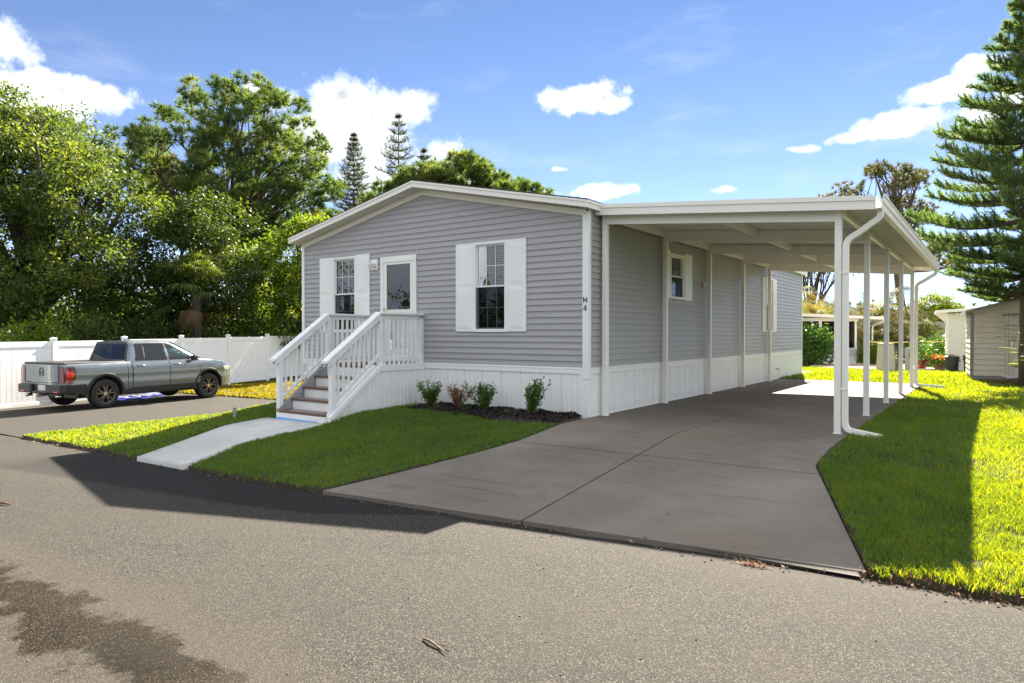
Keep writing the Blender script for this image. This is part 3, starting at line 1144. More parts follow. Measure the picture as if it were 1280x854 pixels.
def clap(mb, a0, a1, z0, z1, axis, a0t=None, a1t=None, sgn=-1):
    """one lap-siding board: bottom edge proud, top tucked under the next; axis 'x' runs along the front, 'y' along the side"""
    a0t = a0 if a0t is None else a0t
    a1t = a1 if a1t is None else a1t
    prof = [(-0.004, z0), (0.020, z0), (0.0215, z0 + 0.006), (0.0125, z0 + (z1 - z0) * 0.5), (0.010, z0 + (z1 - z0) * 0.53), (0.004, z1 + 0.006), (-0.004, z1 + 0.006)]
    r0 = []; r1 = []
    for d, z in prof:
        f = (z - z0) / (z1 - z0)
        s0 = a0 + (a0t - a0) * f; s1 = a1 + (a1t - a1) * f
        if axis == 'x':
            r0.append((s0, sgn * d, z)); r1.append((s1, sgn * d, z))
        else:
            r0.append((-sgn * d, s0, z)); r1.append((-sgn * d, s1, z))
    mb.prism(r0, r1)


def cut(a0, a1, z0, z1, holes):
    segs = [(a0, a1)]
    mid = (z0 + z1) / 2
    for h0, h1, hz0, hz1 in holes:
        if hz0 < mid < hz1:
            new = []
            for s, e in segs:
                if h1 <= s or h0 >= e:
                    new.append((s, e))
                else:
                    if h0 - s > 0.02: new.append((s, h0))
                    if e - h1 > 0.02: new.append((h1, e))
            segs = new
    return segs


home = thing('mobile_home', 'long grey lap sided mobile home with white skirting and white shutters', 'house', (0, 0, 0))


def build_siding():
    # front gable
    k = 0
    while front_z(k) < 3.98:
        z0, z1 = front_z(k), front_z(k + 1)
        def half(z):
            return max(0.02, min(W / 2 - 0.03, (4.03 - z) / 0.207))
        if z1 <= EAVE - 0.05:
            for s, e in cut(-W + 0.03, -0.03, z0, z1, (WIN_R, WIN_L, DOOR)):
                mb = MB(); clap(mb, s, e, z0, z1, 'x'); mb.build('siding_board', 'siding_grey', home)
        else:
            b, t_ = half(z0), half(min(z1, 4.02))
            mb = MB(); clap(mb, XR - b, XR + b, z0, z1, 'x', XR - t_, XR + t_); mb.build('siding_board', 'siding_grey', home)
        k += 1
    # long side towards the carport
    k = 0
    while front_z(k) < 3.36:
        z0, z1 = front_z(k), front_z(k + 1)
        for s, e in cut(0.02, LEN - 0.02, z0, z1, (SW1, SW2)):
            # vinyl comes in lengths: lap joints here and there
            pts = [s]
            j = 3.7 + ((k * 1.37) % 3.3)
            while j < e - 0.6:
                if j > s + 0.6: pts.append(j)
                j += 4.9
            pts.append(e)
            for a, b in zip(pts[:-1], pts[1:]):
                mb = MB(); clap(mb, a, b - 0.0015, z0, z1, 'y'); mb.build('siding_board', 'siding_grey', home)
        k += 1
    # the two faces turned away from the road, lapped but in one piece
    mb = MB()
    k = 0
    while front_z(k) < 3.36:
        z0, z1 = front_z(k), front_z(k + 1)
        prof = [(0.004, z0), (-0.016, z0), (-0.0115, z0 + 0.05), (-0.004, z1 + 0.006), (0.004, z1 + 0.006)]
        mb.prism([(-W + d, 0.02, z) for d, z in prof], [(-W + d, LEN - 0.02, z) for d, z in prof])
        k += 1
    mb.build('far_side_wall', 'siding_grey', home)
    mb = MB()
    k = 0
    while front_z(k) < 3.98:
        z0, z1 = front_z(k), front_z(k + 1)
        h = min(W / 2 - 0.02, (4.03 - z1) / 0.207)
        if h > 0.05:
            prof = [(-0.004, z0), (0.016, z0), (0.0115, z0 + 0.05), (0.004, z1 + 0.006), (-0.004, z1 + 0.006)]
            mb.prism([(XR - h, LEN + d, z) for d, z in prof], [(XR + h, LEN + d, z) for d, z in prof])
        k += 1
    mb.build('rear_wall', 'siding_grey', home)
    mb = MB().box(-W + 0.03, -0.03, 0.03, LEN - 0.03, 0.70, 0.76)
    mb.build('floor', 'interior', home)
    # unseen walls added to keep side window light out of the front room
    mb = MB().box(-W + 0.03, -0.03, 2.75, 2.81, 0.76, 3.215)
    mb.build('light_baffle', 'interior', home)
    mb = MB().box(-W + 0.03, -0.03, 4.8, 4.86, 0.76, 3.215)
    mb.build('light_baffle', 'interior', home)
    mb = MB().box(-W + 0.03, -0.03, 0.05, LEN - 0.05, 3.22, 3.26)
    mb.build('ceiling', 'interior', home)


build_siding()


def skirt_profile(w):
    k = w / 0.41
    return [(0, -0.006), (0.010 * k, -0.006), (0.016 * k, 0.012), (0.060 * k, 0.012), (0.066 * k, 0.006), (0.100 * k, 0.006), (0.106 * k, 0.012), (0.160 * k, 0.012), (0.168 * k, 0.003), (0.198 * k, 0.003), (0.206 * k, 0.012),
            (0.262 * k, 0.012), (0.268 * k, 0.006), (0.304 * k, 0.006), (0.310 * k, 0.012), (0.388 * k, 0.012), (0.394 * k, -0.006), (0.41 * k, -0.006)]


def build_skirt():
    w = 0.41
    zt = 0.715
    zb = -0.10
    prof = skirt_profile(w)
    # front
    mb = MB()
    a = [(s, -d, zb) for s, d in prof] + [(w, 0.02, zb), (0, 0.02, zb)]
    b = [(s, -d, zt) for s, d in prof] + [(w, 0.02, zt), (0, 0.02, zt)]
    mb.prism(a, b)
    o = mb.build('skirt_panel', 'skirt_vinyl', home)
    o.location = (-0.08 - w, 0, 0)
    for i in range(1, 17):
        shared('skirt_panel', o.data, home, (-0.08 - w * (i + 1), 0, 0))
    # side: the same panel turned
    n = int((LEN - 0.14) / w)
    for i in range(n + 1):
        shared('skirt_panel', o.data, home, (0, 0.07 + w * i, 0), (0, 0, pi / 2))
    # far side and rear in plain sheets
    MB().box(-W - 0.01, -W + 0.01, 0.02, LEN - 0.02, -0.6, zt).build('rear_skirt', 'white_vinyl', home)
    MB().box(-W + 0.02, -0.02, LEN - 0.01, LEN + 0.01, -0.4, zt).build('rear_skirt', 'white_vinyl', home)
    # top rail: three-stepped vinyl trim
    for (ax, a0, a1) in (('x', -W - 0.01, -0.045), ('y', 0.045, LEN + 0.01)):
        mb = MB()
        pr = [(-0.01, 0.700), (0.024, 0.700), (0.026, 0.712), (0.026, 0.772), (0.030, 0.778), (0.030, 0.797), (0.020, 0.806), (-0.01, 0.806)]
        if ax == 'x':
            mb.prism([(a0, -d, z) for d, z in pr], [(a1, -d, z) for d, z in pr])
        else:
            mb.prism([(d, a0, z) for d, z in pr], [(d, a1, z) for d, z in pr])
        mb.build('skirt_rail', 'white_vinyl', home)
    mb = MB()
    mb.box(-W - 0.012, -W + 0.004, -0.012, LEN, 0.70, 0.80)
    mb.build('skirt_rail', 'white_vinyl', home)
    # drive-side bottom track
    mb = MB().box(0.0, 0.022, 0.06, LEN, -0.02, 0.035)
    mb.build('skirt_track', 'white_vinyl', home)


build_skirt()


def build_trim():
    # corner posts (front right is broad, runs down over the skirting)
    mb = MB()
    mb.bevbox(-0.088, 0.030, -0.034, 0.0, 0.625, 3.315, 0.004)
    mb.bevbox(0.0015, 0.0315, 0.0005, 0.045, 0.625, 3.40, 0.003)
    mb.build('corner_trim', 'white_vinyl', home)
    mb = MB()
    mb.bevbox(-0.150, 0.0225, -0.026, 0.0, -0.1, 0.700, 0.003)
    mb.bevbox(0.0, 0.024, 0.0005, 0.075, -0.1, 0.698, 0.003)
    mb.build('corner_skirt', 'skirt_vinyl', home)
    mb = MB()
    mb.bevbox(-W - 0.030, -W + 0.055, -0.034, 0.0, 0.625, 3.30, 0.004)
    mb.bevbox(-W - 0.031, -W, 0.0005, 0.06, 0.625, 3.40, 0.003)
    mb.build('corner_trim', 'white_vinyl', home)
    mb = MB()
    mb.bevbox(0.0, 0.031, LEN - 0.07, LEN + 0.03, 0.625, 3.40, 0.003)
    mb.bevbox(-0.07, -0.001, LEN + 0.001, LEN + 0.031, 0.625, 3.40, 0.003)
    mb.build('corner_trim', 'white_vinyl', home)
    # frieze boards under the rake
    sl = 0.212
    for s in (-1, 1):
        x1 = XR + s * (W / 2 - (0.0 if s < 0 else 0.02))
        zo, zi = 4.066, 3.992
        dz = sl * abs(x1 - XR)
        mb = MB()
        mb.hexa([(XR + s * 0.001, -0.036, zi), (x1, -0.036, zi - dz), (x1, 0.0, zi - dz), (XR + s * 0.001, 0.0, zi),
                 (XR + s * 0.001, -0.036, zo + 0.03), (x1, -0.036, zo - dz + 0.03), (x1, 0.0, zo - dz + 0.03), (XR + s * 0.001, 0.0, zo + 0.03)])
        mb.build('frieze_board', 'cream_trim', home)


build_trim()


def build_roof():
    ov = 0.14
    yf, yb = -0.30, LEN + 0.22
    xl, xr = -W - ov, ov - 0.01
    zp, zs = 4.222, 3.447
    # shingle courses, both slopes, as stepped sheets
    mb = MB()
    n = 26
    for s, xe in ((-1, xl), (1, xr)):
        for i in range(n):
            f0, f1 = i / n, (i + 1) / n
            xa, xb = XR + (xe - XR) * f0, XR + (xe - XR) * (f1 + 0.004)
            za = zp + (zs - zp) * f0 + 0.004
            zb = zp + (zs - zp) * f1 + 0.012
            mb.hexa([(xa, yf + 0.01, za - 0.012), (xb, yf + 0.01, zb - 0.012), (xb, yb, zb - 0.012), (xa, yb, za - 0.012),
                     (xa, yf - 0.012, za), (xb, yf - 0.012, zb), (xb, yb + 0.01, zb), (xa, yb + 0.01, za)])
    roof = mb.build('roof', 'shingle', home)
    sl = (zp - zs) / (xr - XR)
    for s, xe in ((-1, xl), (1, xr)):
        dz = abs(xe - XR) * sl
        for (h0, h1, d) in ((-0.122, -0.042, 0.0), (-0.0415, -0.009, 0.014)):
            mb = MB()
            x0 = XR + s * 0.0008
            mb.hexa([(x0, yf - d, zp + h0), (xe, yf - d, zp + h0 - dz), (xe, yf + 0.022, zp + h0 - dz), (x0, yf + 0.022, zp + h0),
                     (x0, yf - d, zp + h1), (xe, yf - d, zp + h1 - dz), (xe, yf + 0.022, zp + h1 - dz), (x0, yf + 0.022, zp + h1)])
            mb.build('fascia', 'white_metal', roof)
        # eave fascia along the length
        s2 = 1 if s > 0 else -1
        for (h0, h1, d) in ((-0.118, -0.0405, 0.0), (-0.040, -0.004, 0.014)):
            xa, xb = sorted((xe - s2 * 0.02, xe + s2 * d))
            mb = MB().box(xa, xb, yf + 0.024, yb, zs + h0, zs + h1)
            mb.build('fascia', 'white_metal', roof)
        # rear rake
        mb = MB()
        x0 = XR + s * 0.0008
        mb.hexa([(x0, yb - 0.02, zp - 0.12), (xe, yb - 0.02, zp - 0.12 - dz), (xe, yb, zp - 0.12 - dz), (x0, yb, zp - 0.12),
                 (x0, yb - 0.02, zp - 0.01), (xe, yb - 0.02, zp - 0.01 - dz), (xe, yb, zp - 0.01 - dz), (x0, yb, zp - 0.01)])
        mb.build('fascia', 'white_metal', roof)
        # ribbed soffit under the front overhang
        mb = MB()
        m = 36
        rt = []; rb = []
        for i in range(m * 4 + 1):
            x = XR + (xe - XR) * i / (m * 4)
            z = zp - 0.126 - abs(x - XR) * sl + (0.007 if i % 4 in (0, 3) else 0.0)
            rt.append((x, z))
        mb.loft([[(x, yf + 0.022, z) for x, z in rt], [(x, 0.0, z) for x, z in rt]], closed=False, caps=False)
        mb.build('soffit', 'soffit_cream', roof)
        # eave soffit strip
        xa, xb = sorted((xe - s2 * 0.02, -W if s < 0 else 0.0))
        mb = MB().box(xa, xb, 0.0, yb - 0.03, zs - 0.112, zs - 0.102)
        mb.build('soffit', 'soffit_cream', roof)


build_roof()


def shutter(mb, a0, a1, z0, z1, axis='x', panels=2):
    """raised-panel vinyl shutter lying on the wall"""
    def pt(a, d, z):
        return (a, -d, z) if axis == 'x' else (d, a, z)

    def blk(a, b, d0, d1, z, zz, c=0.0):
        r0 = [pt(a, d0, z), pt(b, d0, z), pt(b, d0, zz), pt(a, d0, zz)]
        r1 = [pt(a + c, d1, z + c), pt(b - c, d1, z + c), pt(b - c, d1, zz - c), pt(a + c, d1, zz - c)]
        mb.prism(r0, r1)
    d0, d1 = 0.017, 0.034
    st = 0.055
    blk(a0, a1, d0, d1, z0, z1, 0.004)
    mid = (z0 + z1) / 2
    for (pz0, pz1) in ((z0 + st, mid - 0.03), (mid + 0.03, z1 - st)):
        # sunk moulding shown as a proud bead round a proud field
        blk(a0 + st, a1 - st, d1 - 0.001, d1 + 0.004, pz0, pz1, 0.010)
        blk(a0 + st + 0.030, a1 - st - 0.030, d1 + 0.0035, d1 + 0.008, pz0 + 0.03, pz1 - 0.03, 0.012)


def window(o4, axis, cols, rows, has_muntins=True, blind=True, screen=True, mat_frame='white_vinyl'):
    a0, a1, z0, z1 = o4
    sg = 1 if axis == 'x' else -1

    def bx(mb, p, q, d0, d1, z, zz, b=0.003):
        # d is distance out of the wall
        if axis == 'x':
            mb.bevbox(p, q, -d1, -d0, z, zz, b)
        else:
            mb.bevbox(d0, d1, p, q, z, zz, b)
    mb = MB()
    f = 0.045
    bx(mb, a0 - 0.02, a0 + f - 0.012, -0.09, 0.030, z0, z1)
    bx(mb, a1 - f + 0.012, a1 + 0.02, -0.09, 0.030, z0, z1)
    bx(mb, a0 - 0.025, a1 + 0.025, -0.09, 0.034, z1 - 0.028, z1 + 0.022)
    bx(mb, a0 - 0.025, a1 + 0.025, -0.09, 0.042, z0 - 0.025, z0 + 0.030)
    w = mb.build('window', mat_frame, home)
    mid = z0 + (z1 - z0) * 0.505
    ia, ib = a0 + f - 0.012, a1 - f + 0.012
    for (sz0, sz1, dep) in ((z0 + 0.030, mid + 0.012, -0.040), (mid - 0.012, z1 - 0.028, -0.006)):
        mb = MB()
        fr = 0.020
        bx(mb, ia, ia + fr, dep - 0.03, dep, sz0, sz1, 0.002)
        bx(mb, ib - fr, ib, dep - 0.03, dep, sz0, sz1, 0.002)
        bx(mb, ia + fr, ib - fr, dep - 0.03, dep, sz0, sz0 + 0.026, 0.002)
        bx(mb, ia + fr, ib - fr, dep - 0.03, dep, sz1 - 0.026, sz1, 0.002)
        mb.build('sash', mat_frame, w)
        ga, gb, gz0, gz1 = ia + fr, ib - fr, sz0 + 0.026, sz1 - 0.026
        gd = dep - 0.018
        mw = 0.011
        ca = [ga + (gb - ga) * i / cols for i in range(cols + 1)]
        cz = [gz0 + (gz1 - gz0) * i / rows for i in range(rows + 1)]
        if has_muntins:
            for i in range(1, cols):
                mb = MB(); bx(mb, ca[i] - mw / 2, ca[i] + mw / 2, gd + 0.0035, gd + 0.010, gz0, gz1, 0.001)
                mb.build('muntin', mat_frame, w)
            for j in range(1, rows):
                for i in range(cols):
                    mb = MB(); bx(mb, ca[i] + mw / 2 * (i > 0), ca[i + 1] - mw / 2 * (i < cols - 1), gd + 0.0035, gd + 0.010, cz[j] - mw / 2, cz[j] + mw / 2, 0.001)
                    mb.build('muntin', mat_frame, w)
        for i in range(cols if has_muntins else 1):
            for j in range(rows if has_muntins else 1):
                p, q = (ca[i], ca[i + 1]) if has_muntins else (ga, gb)
                z, zz = (cz[j], cz[j + 1]) if has_muntins else (gz0, gz1)
                mb = MB()
                if axis == 'x':
                    mb.add([(p, -gd, z), (q, -gd, z), (q, -gd, zz), (p, -gd, zz)], [(0, 1, 2, 3)])
                else:
                    mb.add([(gd, p, z), (gd, q, z), (gd, q, zz), (gd, p, zz)], [(0, 1, 2, 3)])
                mb.build('pane', 'window_glass', w)
    mb = MB()
    d_ = 0.004
    q = [(ia, z0 + 0.032), (ib, z0 + 0.032), (ib, mid - 0.013), (ia, mid - 0.013)]
    if axis == 'x':
        mb.add([(a, d_, z) for a, z in q], [(0, 1, 2, 3)])
    else:
        mb.add([(-d_, a, z) for a, z in q], [(0, 1, 2, 3)])
    mb.build('insect_screen', 'insect_screen', w)
    if blind:
        mb = MB()
        z = z0 + 0.04
        while z < z1 - 0.05:
            if axis == 'x':
                mb.hexa([(a0 + 0.04, 0.098, z), (a1 - 0.04, 0.098, z), (a1 - 0.04, 0.142, z + 0.016), (a0 + 0.04, 0.142, z + 0.016),
                         (a0 + 0.04, 0.098, z + 0.002), (a1 - 0.04, 0.098, z + 0.002), (a1 - 0.04, 0.142, z + 0.018), (a0 + 0.04, 0.142, z + 0.018)])
            else:
                mb.hexa([(-0.098, a0 + 0.04, z), (-0.098, a1 - 0.04, z), (-0.142, a1 - 0.04, z + 0.016), (-0.142, a0 + 0.04, z + 0.016),
                         (-0.098, a0 + 0.04, z + 0.002), (-0.098, a1 - 0.04, z + 0.002), (-0.142, a1 - 0.04, z + 0.018), (-0.142, a0 + 0.04, z + 0.018)])
            z += 0.043
        b = mb.build('blind_slats', 'blind', w)
        b['kind'] = 'stuff'
    return w


window(WIN_R, 'x', 3, 2)
window(WIN_L, 'x', 3, 2)
w1 = window(SW1, 'y', 1, 1, False, blind=True)
window(SW2, 'y', 1, 1, False)
# paper notice taped inside the lower pane of the small side window
mb = MB().box(-0.068, -0.066, 3.40, 3.87, 2.135, 2.40)
nt = mb.build('window_notice', 'paper', w1)
mb = MB()
pts = [(-0.0645, 3.62 + 0.085 * cos(a), 2.275 + 0.07 * sin(a)) for a in np.linspace(0.2, 6.1, 22)]
mb.tube(pts, 0.008, 5)
mb.build('window_notice', 'black_letter', w1)
for z in (2.19, 2.165):
    pass
for a0, a1, z0, z1, ax in ((-2.742, -2.335, 1.392, 2.987, 'x'), (-1.590, -1.182, 1.392, 2.987, 'x'), (-6.572, -6.158, 1.392, 2.975, 'x'), (-5.425, -5.022, 1.392, 2.985, 'x'),
                           (2.965, 3.300, 2.05, 3.03, 'y'), (4.07, 4.50, 2.05, 3.03, 'y'), (9.905, 10.285, 1.41, 2.965, 'y'), (11.025, 11.39, 1.41, 2.965, 'y')):
    mb = MB(); shutter(mb, a0, a1, z0, z1, ax); mb.build('shutter', 'white_vinyl', home)


def build_door():
    x0, x1, z0, z1 = DOOR
    mb = MB()
    mb.bevbox(x0 - 0.012, x0 + 0.075, -0.042, 0.05, z0, z1 - 0.06)
    mb.bevbox(x1 - 0.065, x1 + 0.012, -0.042, 0.05, z0, z1 - 0.06)
    mb.bevbox(x0 - 0.012, x1 + 0.012, -0.044, 0.05, z1 - 0.095, z1 + 0.018)
    d = mb.build('door', 'white_vinyl', home)
    # storm door leaf
    mb = MB()
    a, b = x0 + 0.080, x1 - 0.070
    mb.bevbox(a, a + 0.085, -0.040, -0.005, z0 + 0.02, z1 - 0.10)
    mb.bevbox(b - 0.075, b, -0.040, -0.005, z0 + 0.02, z1 - 0.10)
    mb.bevbox(a + 0.085, b - 0.075, -0.040, -0.005, z1 - 0.145, z1 - 0.10)
    mb.bevbox(a + 0.085, b - 0.075, -0.040, -0.005, 1.745, 1.83)
    mb.bevbox(a + 0.085, b - 0.075, -0.040, -0.005, z0 + 0.02, z0 + 0.26)
    mb.build('storm_door', 'white_metal', d)
    for q0, q1 in ((1.83, z1 - 0.145), (z0 + 0.26, 1.745)):
        mb = MB().add([(a + 0.085, -0.020, q0), (b - 0.075, -0.020, q0), (b - 0.075, -0.020, q1), (a + 0.085, -0.020, q1)], [(0, 1, 2, 3)])
        mb.build('pane', 'door_glass', d)
    mb = MB()
    mb.tube([(a + 0.04, -0.042, 1.86), (a + 0.04, -0.075, 1.86), (a + 0.04, -0.075, 1.76), (a + 0.04, -0.042, 1.76)], 0.009, 6)
    mb.build('handle', 'steel', d)
    # inner door standing open with a small blind, and a hanging pull chain
    mb = MB().box(x0 + 0.06, x0 + 0.10, 0.10, 0.85, z0 + 0.02, z1 - 0.12)
    mb.build('inner_door', 'tan_wall', d)
    mb = MB()
    z = 1.75
    while z < 2.62:
        mb.box(x0 + 0.135, x0 + 0.150, 0.22, 0.72, z, z + 0.022); z += 0.04
    bl = mb.build('blind_slats', 'blind', d); bl['kind'] = 'stuff'
    mb = MB().tube([(-4.17, 0.05, 2.70), (-4.17, 0.05, 2.55), (-4.15, 0.05, 2.50), (-4.11, 0.05, 2.48), (-4.07, 0.05, 2.51), (-4.055, 0.05, 2.57), (-4.055, 0.05, 2.70)], 0.006, 5)
    mb.build('pull_chain', 'white_metal', d)
    # threshold
    MB().bevbox(x0, x1, -0.06, 0.05, z0 - 0.02, z0 + 0.015).build('threshold', 'steel', d)


build_door()


def build_lamp():
    mb = MB().bevbox(-4.99, -4.79, -0.036, -0.008, 2.635, 2.855, 0.006)
    l = mb.build('porch_light', 'white_vinyl', home)
    mb = MB().lathe([(0.0, -0.036), (0.062, -0.036), (0.066, -0.046), (0.058, -0.056), (0.0, -0.058)], 18, 'z', (0, 0, 0))
    mb.v = [(x - 4.89, z, y + 2.755) for x, y, z in mb.v]
    mb.build('lamp_base', 'white_metal', l)
    for (dx, dz) in ((-0.045, -0.02), (0.045, -0.02)):
        mb = MB().tube([(-4.89 + dx * 0.4, -0.058, 2.765), (-4.89 + dx, -0.12, 2.745 + dz)], [0.022, 0.045], 12)
        mb.build('lamp_head', 'white_metal', l)


build_lamp()


def letter(parent, ch_, strokes, cx, cz, w, h, y, th, mt='black_letter'):
    """block letter made of thick strokes on a unit square"""
    mb = MB()
    for (x0, z0, x1, z1) in strokes:
        a = Vector((cx + (x0 - 0.5) * w, 0, cz + (z0 - 0.5) * h)); b = Vector((cx + (x1 - 0.5) * w, 0, cz + (z1 - 0.5) * h))
        t_ = (b - a).normalized(); s = Vector((-t_.z, 0, t_.x)) * th / 2
        a = a - t_ * th * 0.35; b = b + t_ * th * 0.35
        q = [a - s, b - s, b + s, a + s]
        mb.prism([(p.x, y, p.z) for p in q], [(p.x, y - 0.004, p.z) for p in q])
    return mb.build('house_number', mt, parent)


letter(home, 'M', [(0, 0, 0, 1), (1, 0, 1, 1), (0, 1, 0.5, 0.25), (0.5, 0.25, 1, 1)], -0.034, 1.895, 0.062, 0.085, -0.0345, 0.0125)
letter(home, '4', [(0.72, 0, 0.72, 1), (0.72, 1, 0.02, 0.32), (0.02, 0.32, 1, 0.32)], -0.034, 1.765, 0.060, 0.095, -0.0345, 0.013)
# outside outlet and hose tap on the carport wall
mb = MB().bevbox(0.012, 0.05, 5.12, 5.20, 2.37, 2.50, 0.006)
ol = mb.build('outdoor_light', 'brass', home)
MB().bevbox(0.05, 0.085, 5.135, 5.185, 2.40, 2.47, 0.01).build('bulb', 'white_paint', ol)
mb = MB().tube([(0.02, 11.35, 0.32), (0.10, 11.35, 0.32), (0.13, 11.35, 0.28)], 0.016, 8)
mb.build('hose_tap', 'brass', home)


# ------------------------------------------------------------------ entry steps
def build_steps():
    X0, X1 = -5.0, -3.6
    r = thing('entry_steps', 'white railed entry steps with brown treads up to the front door', 'steps', ((X0 + X1) / 2, -1.2, 0))
    # landing boards run along the wall
    for i in range(8):
        y1 = -0.035 - i * 0.146
        MB().bevbox(X0 + 0.01, X1 - 0.012, y1 - 0.140, y1, 0.765, 0.80, 0.003).build('deck_board', 'tread_brown', r)
    for s in range(4):
        z = 0.012 + s * 0.19
        y = -2.235 + s * 0.255
        t_ = MB().bevbox(X0 + 0.06, X1 - 0.06, y, y + 0.28, z - 0.036, z, 0.003).build('tread', 'tread_brown', r)
        MB().bevbox(X0 + 0.20, X1 - 0.24, y + 0.045, y + 0.235, z, z + 0.005, 0.001).build('grip_strip', 'grip_grey', t_)
    for s in range(5):
        z = 0.012 + s * 0.19 - 0.037
        y = -2.235 + s * 0.255 + 0.025
        zb = z - 0.154 if s else -0.24
        MB().bevbox(X0 + 0.07, X1 - 0.065, y, y + 0.018, zb, z, 0.002).build('riser', 'white_paint', r)
    # bottom kick board and blue tape
    MB().bevbox(X0 + 0.02, X1 - 0.055, -2.262, -2.234, -0.26, -0.03, 0.003).build('kick_board', 'white_paint', r)
    mb = MB()
    mb.hexa([(X0 + 0.06, -2.300, -0.155), (X1 - 0.28, -2.300, -0.150), (X1 - 0.28, -2.2635, -0.150), (X0 + 0.06, -2.2635, -0.155),
             (X0 + 0.06, -2.268, -0.105), (X1 - 0.28, -2.268, -0.118), (X1 - 0.28, -2.2635, -0.116), (X0 + 0.06, -2.2635, -0.103)])
    mb.build('blue_tape', 'blue_tape', r)

    def slope(y):
        return 0.012 + (y + 2.235) / 0.255 * 0.19

    # stringers
    for x, mt in ((X0 + 0.0, 'weathered_wood'), (X1 - 0.058, 'white_paint')):
        mb = MB()
        q = [(-2.24, -0.25), (-2.24, 0.03), (-1.22, 0.80), (-1.17, 0.80), (-1.17, 0.45), (-2.0, -0.25)]
        mb.prism([(x, y, z) for y, z in q], [(x + 0.056, y, z) for y, z in q])
        mb.build('stringer', mt, r)

    def post(x, y, z0, z1, s=0.045):
        return MB().bevbox(x - s, x + s, y - s, y + s, z0, z1, 0.005).build('post', 'white_paint', r)

    for x in (X0, X1):
        post(x, -2.17, -0.27, 0.875)
        post(x, -1.10, -0.2, 1.650)
        post(x, -0.050, 0.72, 1.650)
    # sloped and level handrails: flat cap over a side board
    for x in (X0, X1):
        ya, yb_ = -2.33, -1.13
        za, zb = 0.865, 1.700
        mb = MB()
        k = (zb - za) / (yb_ - ya)
        w = 0.075
        mb.hexa([(x - w, ya, za), (x + w, ya, za), (x + w, yb_, zb), (x - w, yb_, zb), (x - w, ya, za + 0.042), (x + w, ya, za + 0.042), (x + w, yb_, zb + 0.042), (x - w, yb_, zb + 0.042)])
        mb.build('handrail', 'white_paint', r)
        for sgn in (-1, 1):
            mb = MB()
            xa, xb = (x + sgn * 0.028, x + sgn * 0.062)
            xa, xb = min(xa, xb), max(xa, xb)
            y0, y1 = -2.29, -1.15
            z0, z1 = za + (y0 - ya) * k, za + (y1 - ya) * k
            h = 0.085
            mb.hexa([(xa, y0, z0 - h), (xb, y0, z0 - h), (xb, y1, z1 - h), (xa, y1, z1 - h), (xa, y0, z0 - 0.002), (xb, y0, z0 - 0.002), (xb, y1, z1 - 0.002), (xa, y1, z1 - 0.002)])
            mb.build('side_rail', 'white_paint', r)
        # bottom rail of the slope
        mb = MB()
        y0, y1 = -2.12, -1.145
        zz = lambda y: slope(y) + 0.16
        mb.hexa([(x - 0.02, y0, zz(y0) - 0.07), (x + 0.02, y0, zz(y0) - 0.07), (x + 0.02, y1, zz(y1) - 0.07), (x - 0.02, y1, zz(y1) - 0.07),
                 (x - 0.02, y0, zz(y0)), (x + 0.02, y0, zz(y0)), (x + 0.02, y1, zz(y1)), (x - 0.02, y1, zz(y1))])
        mb.build('bottom_rail', 'white_paint', r)
        # level part
        MB().bevbox(x - 0.075, x + 0.075, -1.125, -0.02, 1.700, 1.740, 0.004).build('handrail', 'white_paint', r)
        MB().bevbox(x - 0.020, x + 0.020, -1.05, -0.10, 1.625, 1.698, 0.003).build('side_rail', 'white_paint', r)
        MB().bevbox(x - 0.020, x + 0.020, -1.05, -0.10, 0.865, 0.935, 0.003).build('bottom_rail', 'white_paint', r)
    # balusters
    bl = MB().bevbox(-0.019, 0.019, -0.019, 0.019, 0.0, 1.0, 0.002).build('baluster', 'white_paint', r, local=True)
    first = True
    ro = origin(r)
    for x in (X0, X1):
        ys_ = [(-2.045 + 0.115 * i, 'slope') for i in range(8)] + [(-0.985 + 0.118 * i, 'flat') for i in range(8)]
        for y, kind in ys_:
            if kind == 'slope':
                z0 = slope(y) + 0.10
                z1 = 0.865 + (y + 2.33) / 1.20 * 0.835 - 0.03
            else:
                z0, z1 = 0.80, 1.70
            if first:
                o = bl; first = False
                o.location = (x - ro[0], y - ro[1], z0 - ro[2]); o.scale = (1, 1, z1 - z0)
            else:
                shared('baluster', bl.data, r, (x - ro[0], y - ro[1], z0 - ro[2]), None, (1, 1, z1 - z0))
    # skirted right flank: ribbed panels under a white raking trim
    xs_ = X1 + 0.052
    def top(y):
        return 0.70 if y > -1.14 else 0.70 + (y + 1.14) * 0.715
    n = 6
    edges = [0.0 - 2.235 * i / n for i in range(n + 1)]
    prof = skirt_profile(0.41)
    for i in range(n):
        y0, y1 = edges[i + 1], edges[i]
        ww = y1 - y0
        pr = [(y0 + s * ww / 0.41, d) for s, d in prof]
        A = []; B = []
        for y, d in pr:
            A.append((xs_ + d, y, -0.30)); B.append((xs_ + d, y, max(-0.29, top(y))))
        A += [(xs_ - 0.03, y1, -0.30), (xs_ - 0.03, y0, -0.30)]
        B += [(xs_ - 0.03, y1, max(-0.29, top(y1))), (xs_ - 0.03, y0, max(-0.29, top(y0)))]
        MB().prism(A, B).build('skirt_panel', 'skirt_vinyl', r)
    mb = MB()
    def tr(y0, z0, y1, z1, h, x0, x1):
        mb.hexa([(x0, y0, z0), (x1, y0, z0), (x1, y1, z1), (x0, y1, z1), (x0, y0, z0 + h), (x1, y0, z0 + h), (x1, y1, z1 + h), (x0, y1, z1 + h)])
    tr(-1.14, 0.690, -0.036, 0.690, 0.112, xs_ - 0.04, xs_ + 0.026)
    mb.build('skirt_rail', 'white_vinyl', r)
    mb = MB()
    tr(-2.275, -0.125, -1.142, 0.690, 0.112, xs_ - 0.04, xs_ + 0.026)
    mb.build('skirt_rail', 'white_vinyl', r)
